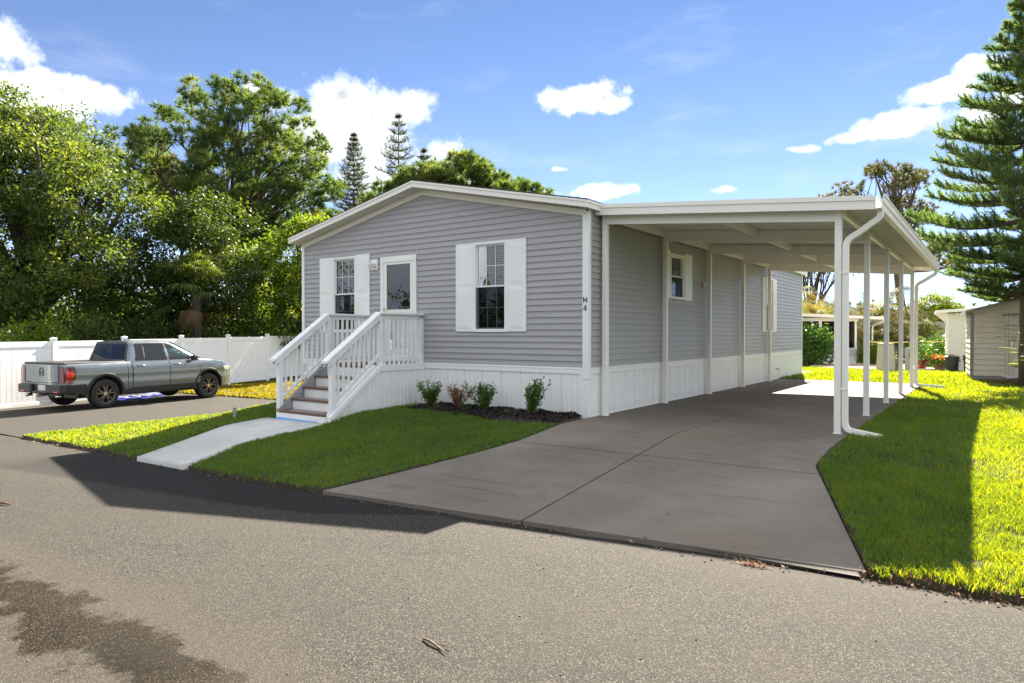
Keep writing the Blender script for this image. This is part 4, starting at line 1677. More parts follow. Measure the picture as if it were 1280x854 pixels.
    mb = MB()
    tr(-2.275, -0.080, -1.142, 0.735, 0.03, xs_ + 0.0265, xs_ + 0.034)
    mb.build('skirt_rail', 'white_vinyl', r)
    # left flank closed in with plain boards
    for i in range(8):
        y0 = -1.18 + i * 0.147
        MB().bevbox(X0 - 0.06, X0 - 0.045, y0, y0 + 0.140, -0.45, 0.74, 0.002).build('side_board', 'white_paint', r)


build_steps()


# ------------------------------------------------------------------ carport
def build_carport():
    r = thing('carport', 'long white metal carport on slim posts beside the grey home', 'carport', (1.9, 5.3, 0))
    def zt(x):      # top of the pans
        return 3.433 - 0.0827 * x
    under = lambda x: zt(x) - 0.085
    yF, yB = 0.20, 10.52
    xA, xB = 0.165, 4.055
    py = [0.385 + 2.48 * i for i in range(5)]
    for i, y in enumerate(py):
        for x in (0.112, 3.60):
            s = 0.042
            zt_ = under(x) - 0.004 if x > 1 else under(0.17) - 0.004
            mb = MB().bevbox(x - s, x + s, y - s, y + s, 0.012, zt_, 0.004)
            p = mb.build('post', 'white_metal', r)
            if x > 1:
                MB().bevbox(x - 0.055, x + 0.02, y - s - 0.022, y - s - 0.0005, zt_ - 0.062, zt_ - 0.01, 0.004).build('bracket', 'white_metal', p)
            else:
                MB().bevbox(x - 0.05, x + 0.03, y - s - 0.022, y - s - 0.0005, zt_ - 0.045, zt_ - 0.005, 0.004).build('bracket', 'white_metal', p)
            MB().bevbox(x - s - 0.012, x + s + 0.012, y - s - 0.012, y + s + 0.012, 0.0125, 0.022, 0.002).build('foot_plate', 'white_metal', p)
    # cross beams between each pair of posts
    for i, y in enumerate(py):
        a, b = 0.112 + 0.043, 3.60 - 0.043
        h = 0.195
        mb = MB()
        mb.hexa([(a, y - 0.03, under(a) - h), (b, y - 0.03, under(b) - h), (b, y + 0.03, under(b) - h), (a, y + 0.03, under(a) - h),
                 (a, y - 0.03, under(a) - 0.003), (b, y - 0.03, under(b) - 0.003), (b, y + 0.03, under(b) - 0.003), (a, y + 0.03, under(a) - 0.003)])
        mb.build('beam', 'white_metal', r)
    # lengthwise purlins, butted between the beams
    for i in range(4):
        for x in (1.85,):
            y0, y1 = py[i] + 0.031, py[i + 1] - 0.031
            MB().box(x - 0.028, x + 0.028, y0, y1, under(x) - 0.115, under(x) - 0.003).build('purlin', 'white_metal', r)
        y0, y1 = py[i] + 0.044, py[i + 1] - 0.044
        MB().box(3.57, 3.63, y0, y1, under(3.6) - 0.075, under(3.6) - 0.004).build('purlin', 'white_metal', r)
        MB().box(0.085, 0.135, y0, y1, under(0.17) - 0.12, under(0.17) - 0.006).build('purlin', 'white_metal', r)
    # roof pans with folded ribs below
    w = (yB - yF) / 34
    prof = [(0.0, -0.036), (0.018, -0.036), (0.026, 0.0), (0.10, 0.0), (0.106, -0.016), (0.122, -0.016), (0.128, 0.0), (0.20, 0.0), (0.206, -0.016), (0.222, -0.016), (0.228, 0.0), (w - 0.0005, 0.0)]
    A = [(xA, yF + s, under(xA) + 0.036 + d) for s, d in prof] + [(xA, yF + w - 0.0005, zt(xA)), (xA, yF, zt(xA))]
    B = [(xB, yF + s, under(xB) + 0.036 + d) for s, d in prof] + [(xB, yF + w - 0.0005, zt(xB)), (xB, yF, zt(xB))]
    o = MB().prism(A, B).build('roof_pan', 'white_metal', r)
    for i in range(1, 34):
        shared('roof_pan', o.data, r, (0, w * i, 0))
    # front and rear fascia: two stepped bands
    for y, s in ((yF, -1), (yB, 1)):
        for h0, h1, d in ((-0.155, -0.0425, 0.022), (-0.042, 0.022, 0.036)):
            mb = MB()
            y0, y1 = sorted((y, y + s * d))
            a, b = 0.03 if s < 0 else xA, xB + 0.012
            mb.hexa([(a, y0, zt(a) + h0), (b, y0, zt(b) + h0), (b, y1, zt(b) + h0), (a, y1, zt(a) + h0),
                     (a, y0, zt(a) + h1), (b, y0, zt(b) + h1), (b, y1, zt(b) + h1), (a, y1, zt(a) + h1)])
            mb.build('fascia', 'white_metal', r)
    # house-side closure strip
    MB().box(0.0185, 0.085, yF + 0.002, yB, under(0.17) - 0.02, zt(0.06) - 0.01).build('wall_flashing', 'white_metal', r)
    MB().box(0.1465, 0.215, yF + 0.002, yB, zt(0.165) + 0.001, zt(0.165) + 0.022).build('wall_flashing', 'white_metal', r)
    # gutter along the open side (stepped trough)
    zg = zt(xB)
    q = [(xB + 0.004, zg - 0.150), (xB + 0.075, zg - 0.150), (xB + 0.085, zg - 0.085), (xB + 0.100, zg - 0.070), (xB + 0.105, zg - 0.008), (xB + 0.118, zg + 0.004), (xB + 0.118, zg + 0.020),
         (xB + 0.095, zg + 0.020), (xB + 0.092, zg - 0.002), (xB + 0.072, zg - 0.140), (xB + 0.014, zg - 0.140), (xB + 0.014, zg + 0.014), (xB + 0.004, zg + 0.014)]
    q = [(x - 0.08, z) for x, z in q]
    q2 = [(x + 0.081 , z) for x, z in q]
    mb = MB().prism([(x, yF - 0.037, z) for x, z in q2], [(x, yB + 0.037, z) for x, z in q2])
    mb.build('gutter', 'white_metal', r)
    # downspouts, first at the front post and second at the rear post
    sq = [(-1, -0.72), (-0.8, -0.92), (0.8, -0.92), (1, -0.72), (1, 0.72), (0.8, 0.92), (-0.8, 0.92), (-1, 0.72)]
    for y, kick in ((0.385, (4.13, -0.05)), (10.305, (4.30, 0.0))):
        x0 = xB + 0.050
        ya = y - 0.06 if y < 1 else y + 0.06
        zb = zg - 0.150
        pts = [(x0, ya, zb + 0.02), (x0, ya, zb - 0.05), (x0 - 0.012, ya, zb - 0.085), (x0 - 0.05, ya + 0.01, zb - 0.125), (x0 - 0.10, ya + (y - ya) * 0.2, zb - 0.155),
               (3.85, y - (y - ya) * 0.3, zb - 0.262), (3.77, y - (y - ya) * 0.1, zb - 0.305), (3.72, y, zb - 0.345), (3.694, y, zb - 0.40), (3.69, y, zb - 0.46)]
        pts += [(3.69, y, 1.6), (3.69, y, 0.20), (3.695, y, 0.135), (3.72, y + kick[1] * 0.1, 0.085), (3.765, y + kick[1] * 0.2, 0.062), (kick[0], y + kick[1], 0.012 if y < 1 else 0.03)]
        mb = MB().tube(pts, 0.038, section=sq)
        d = mb.build('downspout', 'white_metal', r, auto=35)
        for z in (2.15, 0.6):
            MB().bevbox(3.640, 3.735, y - 0.044, y - 0.038, z, z + 0.03, 0.001).build('strap', 'white_metal', d)


build_carport()

# ------------------------------------------------------------------ white privacy fence
def build_fence():
    d = Vector((-0.335, 0.942, 0)).normalized()
    p0 = Vector((-16.40, -1.45, 0))
    L = 2.44
    rz = atan2(d.y, d.x)
    r = thing('privacy_fence', 'tall white vinyl privacy fence behind the pickup truck', 'fence', (p0.x, p0.y, -0.62), rz)
    i0, i1 = -5, 12
    H = 1.80
    # every panel: two rails and tongue-and-groove boards
    mb = MB()
    n = 16
    w = (L - 0.13) / n
    pr = []
    for k in range(n):
        s = 0.065 + k * w
        pr += [(s, 0.004), (s + 0.006, 0.011), (s + w - 0.006, 0.011), (s + w, 0.004)]
    ring = [(x, -y) for x, y in pr] + [(x, y) for x, y in reversed(pr)]
    mb.prism([(x, y, 0.10) for x, y in ring], [(x, y, H - 0.145) for x, y in ring])
    panel = mb.build('fence_panel', 'white_vinyl', r, local=True)
    top = MB().bevbox(0.064, L - 0.064, -0.022, 0.022, H - 0.15, H, 0.005).build('rail', 'white_vinyl', r, local=True)
    bot = MB().bevbox(0.064, L - 0.064, -0.022, 0.022, 0.0, 0.15, 0.005).build('rail', 'white_vinyl', r, local=True)
    mb = MB().bevbox(-0.063, 0.063, -0.063, 0.063, -0.1, H + 0.055, 0.006)
    post = mb.build('post', 'white_vinyl', r, local=True)
    mb = MB()
    mb.bevbox(-0.074, 0.074, -0.074, 0.074, H + 0.055, H + 0.085, 0.006)
    mb.add([(-0.066, -0.066, H + 0.085), (0.066, -0.066, H + 0.085), (0.066, 0.066, H + 0.085), (-0.066, 0.066, H + 0.085), (0, 0, H + 0.115)], [(0, 1, 4), (1, 2, 4), (2, 3, 4), (3, 0, 4)])
    cap = mb.build('post_cap', 'white_vinyl', post, local=True)
    def zo(i):
        return -0.035 + 0.030 * i if i > 0 else -0.035 + 0.01 * i
    for i in range(i0, i1):
        x = i * L
        if i == i0:
            for o in (panel, top, bot, post):
                o.location = (x, 0, zo(i))
        else:
            for o in (panel, top, bot):
                shared(o.name.split('.')[0], o.data, r, (x, 0, zo(i)))
            q = shared('post', post.data, r, (x, 0, zo(i)))
            shared('post_cap', cap.data, q)


build_fence()


# ------------------------------------------------------------------ the grey pickup
def build_truck():
    S = 1.0
    r = thing('pickup_truck', 'blue grey four door pickup truck parked along the white fence', 'pickup truck', (-14.74, 0.10, -0.585), radians(9.0))
    ax_r, ax_f = -1.59, 1.59

    def hw(y, z):
        """half width of the lower body"""
        w = 0.985
        if z < 0.50: w = 0.935 + (z - 0.3) * 0.15
        elif z < 0.62: w = 0.965 + (z - 0.5) * 0.16
        elif z < 0.95: w = 0.985
        else: w = 0.985 - (z - 0.95) * 0.20 - max(0, z - 1.12) * 0.25
        # shallow crease under the belt line
        w -= 0.012 * math.exp(-((z - 0.78) / 0.07) ** 2)
        if y > 1.75:
            t = (y - 1.75) / 0.80
            w -= 0.22 * t ** 2.2
        if y < -2.45:
            t = (-2.45 - y) / 0.30
            w -= 0.055 * t ** 2
        return w

    def ztop(y):
        return float(np.interp(y, [-2.74, -2.70, -0.9, 1.15, 1.42, 1.9, 2.25, 2.42, 2.50, 2.55], [1.155, 1.175, 1.20, 1.215, 1.215, 1.165, 1.105, 1.05, 0.97, 0.86]))

    def zbot(y):
        return float(np.interp(y, [-2.74, -2.4, -2.0, -1.2, 1.2, 2.1, 2.4, 2.55], [0.52, 0.46, 0.40, 0.36, 0.36, 0.36, 0.36, 0.44]))

    ys_ = [-2.74, -2.71, -2.62, -2.45, -2.2, -1.9, -1.59, -1.3, -1.0, -0.7, -0.3, 0.1, 0.5, 0.9, 1.2, 1.42, 1.6, 1.8, 2.0, 2.18, 2.32, 2.42, 2.50, 2.55]
    fr = [0, 0.06, 0.16, 0.28, 0.40, 0.50, 0.58, 0.66, 0.74, 0.82, 0.90, 0.96, 1.0]
    rings = []
    for y in ys_:
        zb, zt = zbot(y), ztop(y)
        half = []
        for f in fr:
            z = zb + (zt - zb) * f
            half.append((hw(y, z), z))
        # rounded shoulder and crowned top
        wt, z_ = half[-1]
        half[-1] = (wt - 0.03, zt)
        crown = 0.028 if y > 1.2 else 0.004
        tops = [(wt * 0.80, zt + crown * 0.55), (wt * 0.45, zt + crown * 0.9)]
        pts = [(x, z) for x, z in half] + tops + [(0, zt + crown)] + [(-x, z) for x, z in reversed(tops)] + [(-x, z) for x, z in reversed(half)]
        rings.append([(x * S, y * S, z * S) for x, z in pts])
    mb = MB().loft(rings)
    body = mb.build('body', 'truck_paint', r, local=True, auto=32)
    # wheel openings cut out of the body
    cutters = []
    for y in (ax_r, ax_f):
        c = MB().lathe([(0.0, -1.3 * S), (0.455 * S, -1.3 * S), (0.455 * S, 1.3 * S), (0.0, 1.3 * S)], 40, 'x', (0, y * S, 0.395 * S))
        oc = c.build('wheel_well_cut', None, r, local=True)
        m = body.modifiers.new('well', 'BOOLEAN')
        m.operation = 'DIFFERENCE'; m.object = oc; m.solver = 'EXACT'
        cutters.append(oc)
    dg = bpy.context.evaluated_depsgraph_get()
    dg.update()
    me = bpy.data.meshes.new_from_object(body.evaluated_get(dg))
    body.modifiers.clear()
    body.data = me
    body.data.set_sharp_from_angle(angle=radians(32))
    for oc in cutters:
        bpy.data.objects.remove(oc)
    # dark inner wells and underbody
    mb = MB()
    mb.box(-0.70 * S, 0.70 * S, -2.5 * S, 2.3 * S, 0.40 * S, 0.62 * S)
    mb.box(-0.62 * S, 0.62 * S, -2.1 * S, 2.2 * S, 0.28 * S, 0.42 * S)
    mb.build('underbody', 'plastic_black', r, local=True)
    # greenhouse: pillars and roof as a loft of outlines
    hs = [0, 0.25, 0.5, 0.75, 0.88, 0.96, 1.0]
    def gh(h):
        z = 1.195 + 0.56 * h
        yr = -0.93 + 0.15 * h
        yf = 1.50 - 0.93 * h - 0.10 * h * h
        w = 0.905 - 0.185 * h - 0.03 * h * h
        return z, yr, yf, w
    rings = []
    for h in hs:
        z, yr, yf, w = gh(h)
        ins = 0.0 if h < 0.9 else (0.04 if h < 0.98 else 0.11)
        z = z + (0.0 if h < 0.98 else -0.004)
        yr += ins; yf -= ins * 1.5; w -= ins * 0.9
        c = 0.10
        o = [(-w + c, yr), (w - c, yr), (w - 0.02, yr + 0.05), (w, yr + 0.14), (w, yf - 0.35), (w - 0.03, yf - 0.16), (w - 0.16, yf - 0.04), (w * 0.45, yf), (-w * 0.45, yf),
             (-w + 0.16, yf - 0.04), (-w + 0.03, yf - 0.16), (-w, yf - 0.35), (-w, yr + 0.14), (-w + 0.02, yr + 0.05)]
        rings.append([(x * S, y * S, z * S) for x, y in o])
    cab = MB().loft(rings)
    z, yr, yf, w = gh(1.0)
    cab.build('cab', 'truck_paint', r, local=True, auto=40)
    MB().loft([[((w - 0.14) * sx * S, yy * S, (z + dz - 0.006) * S) for sx, yy in ((-1, yr + 0.15), (1, yr + 0.15), (1, yf - 0.2), (-1, yf - 0.2))] for dz in (0, 0)], caps=False)

    def side_pt(y, h, d=0.004):
        z, yr, yf, w = gh(h)
        return ((w + d) * S, y * S, z * S)

    def pane(poly, mt, mirror=True, name='side_window', d=0.005):
        for sx in ((1, -1) if mirror else (1,)):
            A = []
            B = []
            for y, h in poly:
                x, yy, z = side_pt(y, h, d)
                A.append((x * sx, yy, z)); B.append(((x - 0.012) * sx, yy, z))
            MB().prism(A, B).build(name, mt, r, local=True)
    # dark surround, then the three panes of each side
    pane([(-0.74, 0.02), (1.22, 0.02), (0.46, 0.80), (0.30, 0.885), (-0.60, 0.90), (-0.68, 0.86)], 'plastic_black', name='window_surround', d=0.003)
    pane([(-0.705, 0.06), (-0.46, 0.06), (-0.42, 0.85), (-0.645, 0.83)], 'truck_glass', name='quarter_window', d=0.0075)
    pane([(-0.425, 0.06), (0.24, 0.06), (0.20, 0.85), (-0.385, 0.86)], 'truck_glass', d=0.0075)
    pane([(0.33, 0.06), (1.13, 0.06), (0.78, 0.44), (0.43, 0.76), (0.29, 0.845)], 'truck_glass_clear', d=0.0075)
    # rear window and windscreen
    def slab(pts, mt, name, off):
        A = [(x * S, y * S, z * S) for x, y, z in pts]
        n = (Vector(A[1]) - Vector(A[0])).cross(Vector(A[3]) - Vector(A[0])).normalized()
        B = [tuple(Vector(p) - n * 0.02) for p in A]
        A = [tuple(Vector(p) + n * off) for p in A]
        MB().prism(A, B).build(name, mt, r, local=True)
    def rear(h, w):
        z, yr, yf, ww = gh(h)
        return (w * ww, yr, z)
    slab([rear(0.02, -0.90), rear(0.02, 0.90), rear(0.93, 0.93), rear(0.93, -0.93)], 'plastic_black', 'rear_window_surround', 0.006)
    slab([rear(0.10, -0.80), rear(0.10, 0.80), rear(0.84, 0.86), rear(0.84, -0.86)], 'truck_glass', 'rear_window', 0.010)
    def fr_(h, w):
        z, yr, yf, ww = gh(h)
        return (w * ww, yf, z)
    slab([fr_(0.05, 0.80), fr_(0.05, -0.80), fr_(0.9, -0.80), fr_(0.9, 0.80)], 'truck_glass_clear', 'windscreen', 0.020)
    # roof antenna fin
    MB().loft([[((sx) * S, y * S, zz * S) for sx, y, zz in q] for q in (
        [(-0.03, -0.42, 1.745), (0.03, -0.42, 1.745), (0.03, -0.22, 1.75), (-0.03, -0.22, 1.75)], [(-0.01, -0.42, 1.80), (0.01, -0.42, 1.80), (0.012, -0.30, 1.79), (-0.012, -0.30, 1.79)])]).build('roof_antenna', 'truck_paint', r, local=True)

    def patch(y0, y1, z0, z1, d, name, mt, ny=8, nz=8, slant=0.0, both=True, parent=None):
        """a panel that follows the body side, standing d proud"""
        out = []
        for sx in ((1, -1) if both else (1,)):
            V = []
            for j in range(nz + 1):
                z = z0 + (z1 - z0) * j / nz
                for i in range(ny + 1):
                    y = y0 + (y1 - y0) * i / ny + slant * (1 - j / nz)
                    V.append((sx * (hw(y, z) + d) * S, y * S, z * S))
            n = ny + 1
            F = [(j * n + i, j * n + i + 1, (j + 1) * n + i + 1, (j + 1) * n + i) for j in range(nz) for i in range(ny)]
            k = len(V)
            ring = [i for i in range(ny)] + [j * n + ny for j in range(nz)] + [nz * n + i for i in range(ny, 0, -1)] + [j * n for j in range(nz, 0, -1)]
            for q in ring:
                x, y, z = V[q]
                V.append((x - sx * 0.02 * S, y, z))
            m = len(ring)
            F += [(ring[a], k + a, k + (a + 1) % m, ring[(a + 1) % m]) for a in range(m)]
            mb = MB().add(V, F)
            o = mb.build(name, mt, r if parent is None else parent[0 if sx > 0 else 1], local=True, auto=35)
            out.append(o)
        return out
    # dark shut lines, then the door skins
    patch(-0.86, 1.285, 0.475, 1.19, 0.0025, 'door_gap', 'plastic_black')
    dr = patch(-0.835, 0.265, 0.50, 1.185, 0.008, 'door', 'truck_paint')
    df = patch(0.285, 1.265, 0.50, 1.185, 0.008, 'door', 'truck_paint')
    for y0, par in ((-0.72, dr), (0.38, df)):
        for o, sx in zip(par, (1, -1)):
            mb = MB().tube([(sx * (hw(y0, 1.07) + 0.006) * S, y0 * S, 1.075 * S), (sx * (hw(y0, 1.07) + 0.040) * S, (y0 + 0.03) * S, 1.078 * S), (sx * (hw(y0, 1.07) + 0.040) * S, (y0 + 0.20) * S, 1.08 * S), (sx * (hw(y0, 1.07) + 0.006) * S, (y0 + 0.23) * S, 1.08 * S)],
                           0.015, 6)
            mb.build('handle', 'truck_paint', o, local=True, smooth=True)
    # bed seam behind the cab
    patch(-0.985, -0.972, 0.50, 1.17, 0.003, 'bed_seam', 'plastic_black', 1, 6)
    # sill cladding, belt trim
    patch(-1.12, 1.12, 0.36, 0.475, 0.016, 'sill_cladding', 'plastic_black')
    patch(-2.44, -2.06, 0.42, 0.575, 0.012, 'lower_cladding', 'plastic_black')
    # wheel arch flares
    for y in (ax_r, ax_f):
        for sx in (1, -1):
            A = []
            for k in range(25):
                a = pi * (k / 24) * 1.10 - 0.05 * pi
                ro, ri = 0.525, 0.452
                A.append((a, ro, ri))
            rings = []
            for a, ro, ri in A:
                q = []
                for rad_, dd in ((ro, 0.004), (ro - 0.01, 0.022), (ri + 0.012, 0.026), (ri, 0.018), (ri, -0.06)):
                    yy = y + rad_ * cos(a); zz = 0.395 + rad_ * sin(a)
                    q.append((sx * (hw(yy, max(0.4, zz)) + dd) * S, yy * S, zz * S))
                rings.append(q)
            MB().loft(rings, closed=True).build('wheel_arch', 'plastic_black', r, local=True, auto=50)
            # inner well
            rings = [[(sx * 0.62 * S, (y + 0.456 * cos(a)) * S, (0.395 + 0.456 * sin(a)) * S), (sx * 0.93 * S, (y + 0.456 * cos(a)) * S, (0.395 + 0.456 * sin(a)) * S)] for a in np.linspace(-0.1, pi + 0.1, 17)]
            mb = MB().loft(rings, closed=False, caps=False)
            mb.add([(sx * 0.62 * S, (y + 0.456 * cos(a)) * S, (0.395 + 0.456 * sin(a)) * S) for a in np.linspace(-0.1, pi + 0.1, 17)], [tuple(range(17))])
            mb.build('wheel_well', 'plastic_black', r, local=True)
    # bed cover
    MB().bevbox(-0.86 * S, 0.86 * S, -2.70 * S, -0.95 * S, 1.172 * S, 1.215 * S, 0.012).build('bed_cover', 'plastic_black', r, local=True)
    # tailgate with handle and H emblem in a rounded frame
    tg = MB().bevbox(-0.70 * S, 0.70 * S, -2.765 * S, -2.70 * S, 0.70 * S, 1.165 * S, 0.014).build('tailgate', 'truck_paint', r, local=True)
    MB().bevbox(-0.075 * S, 0.075 * S, -2.772 * S, -2.764 * S, 1.055 * S, 1.085 * S, 0.003).build('handle', 'plastic_black', tg, local=True)
    mb = MB()
    yb = -2.774
    def bar(x0, z0, x1, z1, t):
        a = Vector((x0, 0, z0)); b = Vector((x1, 0, z1)); dd = (b - a).normalized(); n = Vector((-dd.z, 0, dd.x)) * t / 2
        q = [a - n, b - n, b + n, a + n]
        mb.prism([(p.x * S, (yb + 0.008) * S, p.z * S) for p in q], [(p.x * S, yb * S, p.z * S) for p in q])
    zc = 0.955
    bar(-0.050, zc - 0.055, -0.062, zc + 0.06, 0.016); bar(0.050, zc - 0.055, 0.062, zc + 0.06, 0.016); bar(-0.055, zc, 0.055, zc, 0.018)
    frame = [(-0.072, -0.075), (0.072, -0.075), (0.090, 0.078), (-0.090, 0.078)]
    for i in range(4):
        (xa, za), (xb, zb) = frame[i], frame[(i + 1) % 4]
        bar(xa, zc + za, xb, zc + zb, 0.012)
    mb.build('emblem', 'plastic_black', tg, local=True)
    MB().bevbox(-0.66 * S, -0.44 * S, -2.770 * S, -2.764 * S, 0.718 * S, 0.732 * S, 0.001).build('nameplate', 'plastic_black', tg, local=True)
    MB().bevbox(0.46 * S, 0.66 * S, -2.770 * S, -2.764 * S, 0.718 * S, 0.735 * S, 0.001).build('nameplate', 'plastic_black', tg, local=True)
    # rear bumper with recess, plate, reflectors, hitch and exhaust
    mb = MB()
    mb.bevbox(-0.92 * S, -0.33 * S, -2.86 * S, -2.66 * S, 0.44 * S, 0.665 * S, 0.03)
    mb.bevbox(0.33 * S, 0.92 * S, -2.86 * S, -2.66 * S, 0.44 * S, 0.665 * S, 0.03)
    mb.bevbox(-0.33 * S, 0.33 * S, -2.84 * S, -2.66 * S, 0.43 * S, 0.50 * S, 0.02)
    mb.bevbox(-0.331 * S, 0.331 * S, -2.76 * S, -2.66 * S, 0.49 * S, 0.66 * S, 0.01)
    bp = mb.build('bumper', 'plastic_black', r, local=True)
    MB().bevbox(-0.155 * S, 0.155 * S, -2.768 * S, -2.758 * S, 0.505 * S, 0.645 * S, 0.003).build('licence_plate', 'plate', bp, local=True)
    for sx in (-1, 1):
        xa, xb = sorted((sx * 0.62, sx * 0.80))
        MB().bevbox(xa * S, xb * S, -2.868 * S, -2.855 * S, 0.475 * S, 0.505 * S, 0.003).build('reflector', 'red_bright', bp, local=True)
        MB().tube([(sx * 0.66 * S, -2.60 * S, 0.38 * S), (sx * 0.66 * S, -2.80 * S, 0.37 * S)], 0.04 * S, 12).build('exhaust_pipe', 'chrome', r, local=True, smooth=True)
    mb = MB().tube([(0, -2.6 * S, 0.40 * S), (0, -2.90 * S, 0.40 * S)], 0.035 * S, 8)
    mb.tube([(-0.12, -2.86 * S, 0.37 * S), (0.12, -2.86 * S, 0.37 * S)], 0.015 * S, 6)
    mb.build('tow_hitch', 'steel', r, local=True)
    # side wrap of the bumper
    patch(-2.72, -2.10, 0.46, 0.665, 0.010, 'bumper_side', 'plastic_black', 6, 4, 0.0)
    # tail lamps wrap round the corner
    for sx in (1, -1):
        V = []
        zs_ = [0.70, 0.74, 0.80, 0.87, 0.94, 1.01, 1.07, 1.11]
        rows = []
        for z in zs_:
            lead = float(np.interp(z, [0.70, 0.80, 1.0, 1.11], [-2.53, -2.44, -2.42, -2.46]))
            row = [(0.735, -2.758)]
            row += [(hw(-2.72, z) - 0.02, -2.762)]
            for y in (-2.735, -2.66, (lead - 2.66) / 2, lead):
                row.append((hw(y, z) + 0.012, y))
            rows.append([(sx * x * S, y * S, z * S) for x, y in row])
        mb = MB().loft(rows, closed=False, caps=False)
        mb.build('taillight', 'dark_red_lamp', r, local=True, auto=50)
        rows = []
        for z in (0.86, 0.90, 0.95, 1.00):
            rows.append([(sx * (hw(y, z) + 0.0155) * S, y * S, z * S) for y in (-2.70, -2.64, -2.57, -2.50)])
        MB().loft(rows, closed=False, caps=False).build('brake_lamp', 'red_bright', r, local=True)
        rows = []
        for z in (0.72, 0.78, 0.84):
            rows.append([(sx * (hw(y, z) + 0.0150) * S, y * S, z * S) for y in (-2.70, -2.64, -2.57)])
        MB().loft(rows, closed=False, caps=False).build('brake_lamp', 'red_lamp', r, local=True)
        # headlight
        rows = []
        for z in (0.83, 0.88, 0.93, 0.965):
            rows.append([(sx * (hw(y, z) + 0.010) * S, y * S, z * S) for y in (2.12 + (0.965 - z) * 0.6, 2.24, 2.34, 2.42, 2.47)])
        MB().loft(rows, closed=False, caps=False).build('headlight', 'clear_lamp', r, local=True, auto=50)
        # mirror
        zz, _, _, ww = gh(0.08)
        mb = MB()
        mb.loft([[((sx * (0.90 + q)) * S, (1.02 + dy) * S, (1.235 + dz) * S) for dy, dz in ((-0.07 * k, -0.075 * k), (0.05 * k, -0.065 * k), (0.07 * k, 0.05 * k), (0.0, 0.09 * k), (-0.07 * k, 0.07 * k))] for q, k in ((0.015, 0.35), (0.06, 0.55), (0.09, 1.0), (0.20, 1.05), (0.235, 0.8))])
        mb.build('wing_mirror', 'plastic_black', r, local=True, auto=40)
        # wheels
        for y in (ax_r, ax_f):
            cx = sx * 0.845
            prof = [(0.225, -0.115), (0.30, -0.128), (0.352, -0.122), (0.376, -0.095), (0.384, -0.05), (0.384, 0.05), (0.376, 0.095), (0.352, 0.122), (0.30, 0.128), (0.225, 0.115), (0.225, -0.115)]
            ty = MB().lathe([(a * S, b * S) for a, b in prof], 36, 'x', (cx * S, y * S, 0.384 * S)).build('wheel', 'tyre', r, local=True, auto=50)
            # rim: dished barrel, five split spokes, hub
            mb = MB()
            o = sx * 0.085
            mb.lathe([(0.0, sx * 0.02 * S), (0.225 * S, sx * 0.02 * S), (0.225 * S, sx * 0.0 * S)], 24, 'x', (cx * S, y * S, 0.384 * S))
            mb.build('rim_barrel', 'plastic_black', ty, local=True)
            mb = MB()
            mb.lathe([(0.256 * S, sx * 0.126 * S), (0.240 * S, sx * 0.118 * S), (0.225 * S, sx * 0.06 * S), (0.236 * S, sx * 0.05 * S), (0.256 * S, sx * 0.126 * S)], 32, 'x', (cx * S, y * S, 0.384 * S))
            for k in range(5):
                for off in (-0.155, 0.155):
                    a0 = 2 * pi * k / 5 + pi / 2
                    a1 = a0 + off * 1.5
                    def pt(rr, aa, dd):
                        return ((cx + sx * dd) * S, (y + rr * cos(aa)) * S, (0.384 + rr * sin(aa)) * S)
                    h = 0.028
                    q = []
                    for rr, aa, wd, dd in ((0.05, a0 + off * 0.8, 0.020, 0.118), (0.240, a1, 0.017, 0.112)):
                        for s2, d2 in ((-1, dd), (1, dd), (1, dd - 0.05), (-1, dd - 0.05)):
                            yy = rr * cos(aa) - s2 * wd * sin(aa); zz_ = rr * sin(aa) + s2 * wd * cos(aa)
                            q.append(((cx + sx * d2) * S, (y + yy) * S, (0.384 + zz_) * S))
                    mb.prism(q[:4], q[4:])
            mb.build('rim', 'rim_dark', ty, local=True)
            MB().lathe([(0.0, sx * 0.112 * S), (0.050 * S, sx * 0.112 * S), (0.056 * S, sx * 0.10 * S), (0.056 * S, sx * 0.04 * S)], 16, 'x', (cx * S, y * S, 0.384 * S)).build('hub_cap', 'chrome', ty, local=True)
    # grille and front bumper
    MB().bevbox(-0.62 * S, 0.62 * S, 2.50 * S, 2.575 * S, 0.62 * S, 0.85 * S, 0.02).build('grille', 'plastic_black', r, local=True)
    MB().loft([[(sx * S, y * S, z * S) for sx, y in ((-0.80, 2.30), (-0.66, 2.53), (0, 2.60), (0.66, 2.53), (0.80, 2.30), (0.5, 2.2), (-0.5, 2.2))] for z in (0.34, 0.36, 0.52, 0.56)]).build('bumper', 'plastic_black', r, local=True)
    # seats and steering wheel seen through the glass
    mb = MB()
    for x in (-0.40, 0.40):
        for y in (-0.35, 0.55):
            mb.bevbox((x - 0.22) * S, (x + 0.22) * S, (y - 0.12) * S, (y + 0.0) * S, 1.0 * S, 1.36 * S, 0.03)
            mb.bevbox((x - 0.12) * S, (x + 0.12) * S, (y - 0.10) * S, (y - 0.02) * S, 1.37 * S, 1.52 * S, 0.03)
    # short rear overhang
    for o in [q for q in COL.objects if q.type == 'MESH' and (q.parent == r or (q.parent is not None and q.parent.parent == r))]:
        if o.name.split('.')[0] in ('wheel', 'rim', 'hub_cap', 'wheel_arch', 'wheel_well'):
            continue
        for v_ in o.data.vertices:
            if v_.co.y < -2.08:
                v_.co.y = -2.08 + (v_.co.y + 2.08) * 0.80
    return r


build_truck()


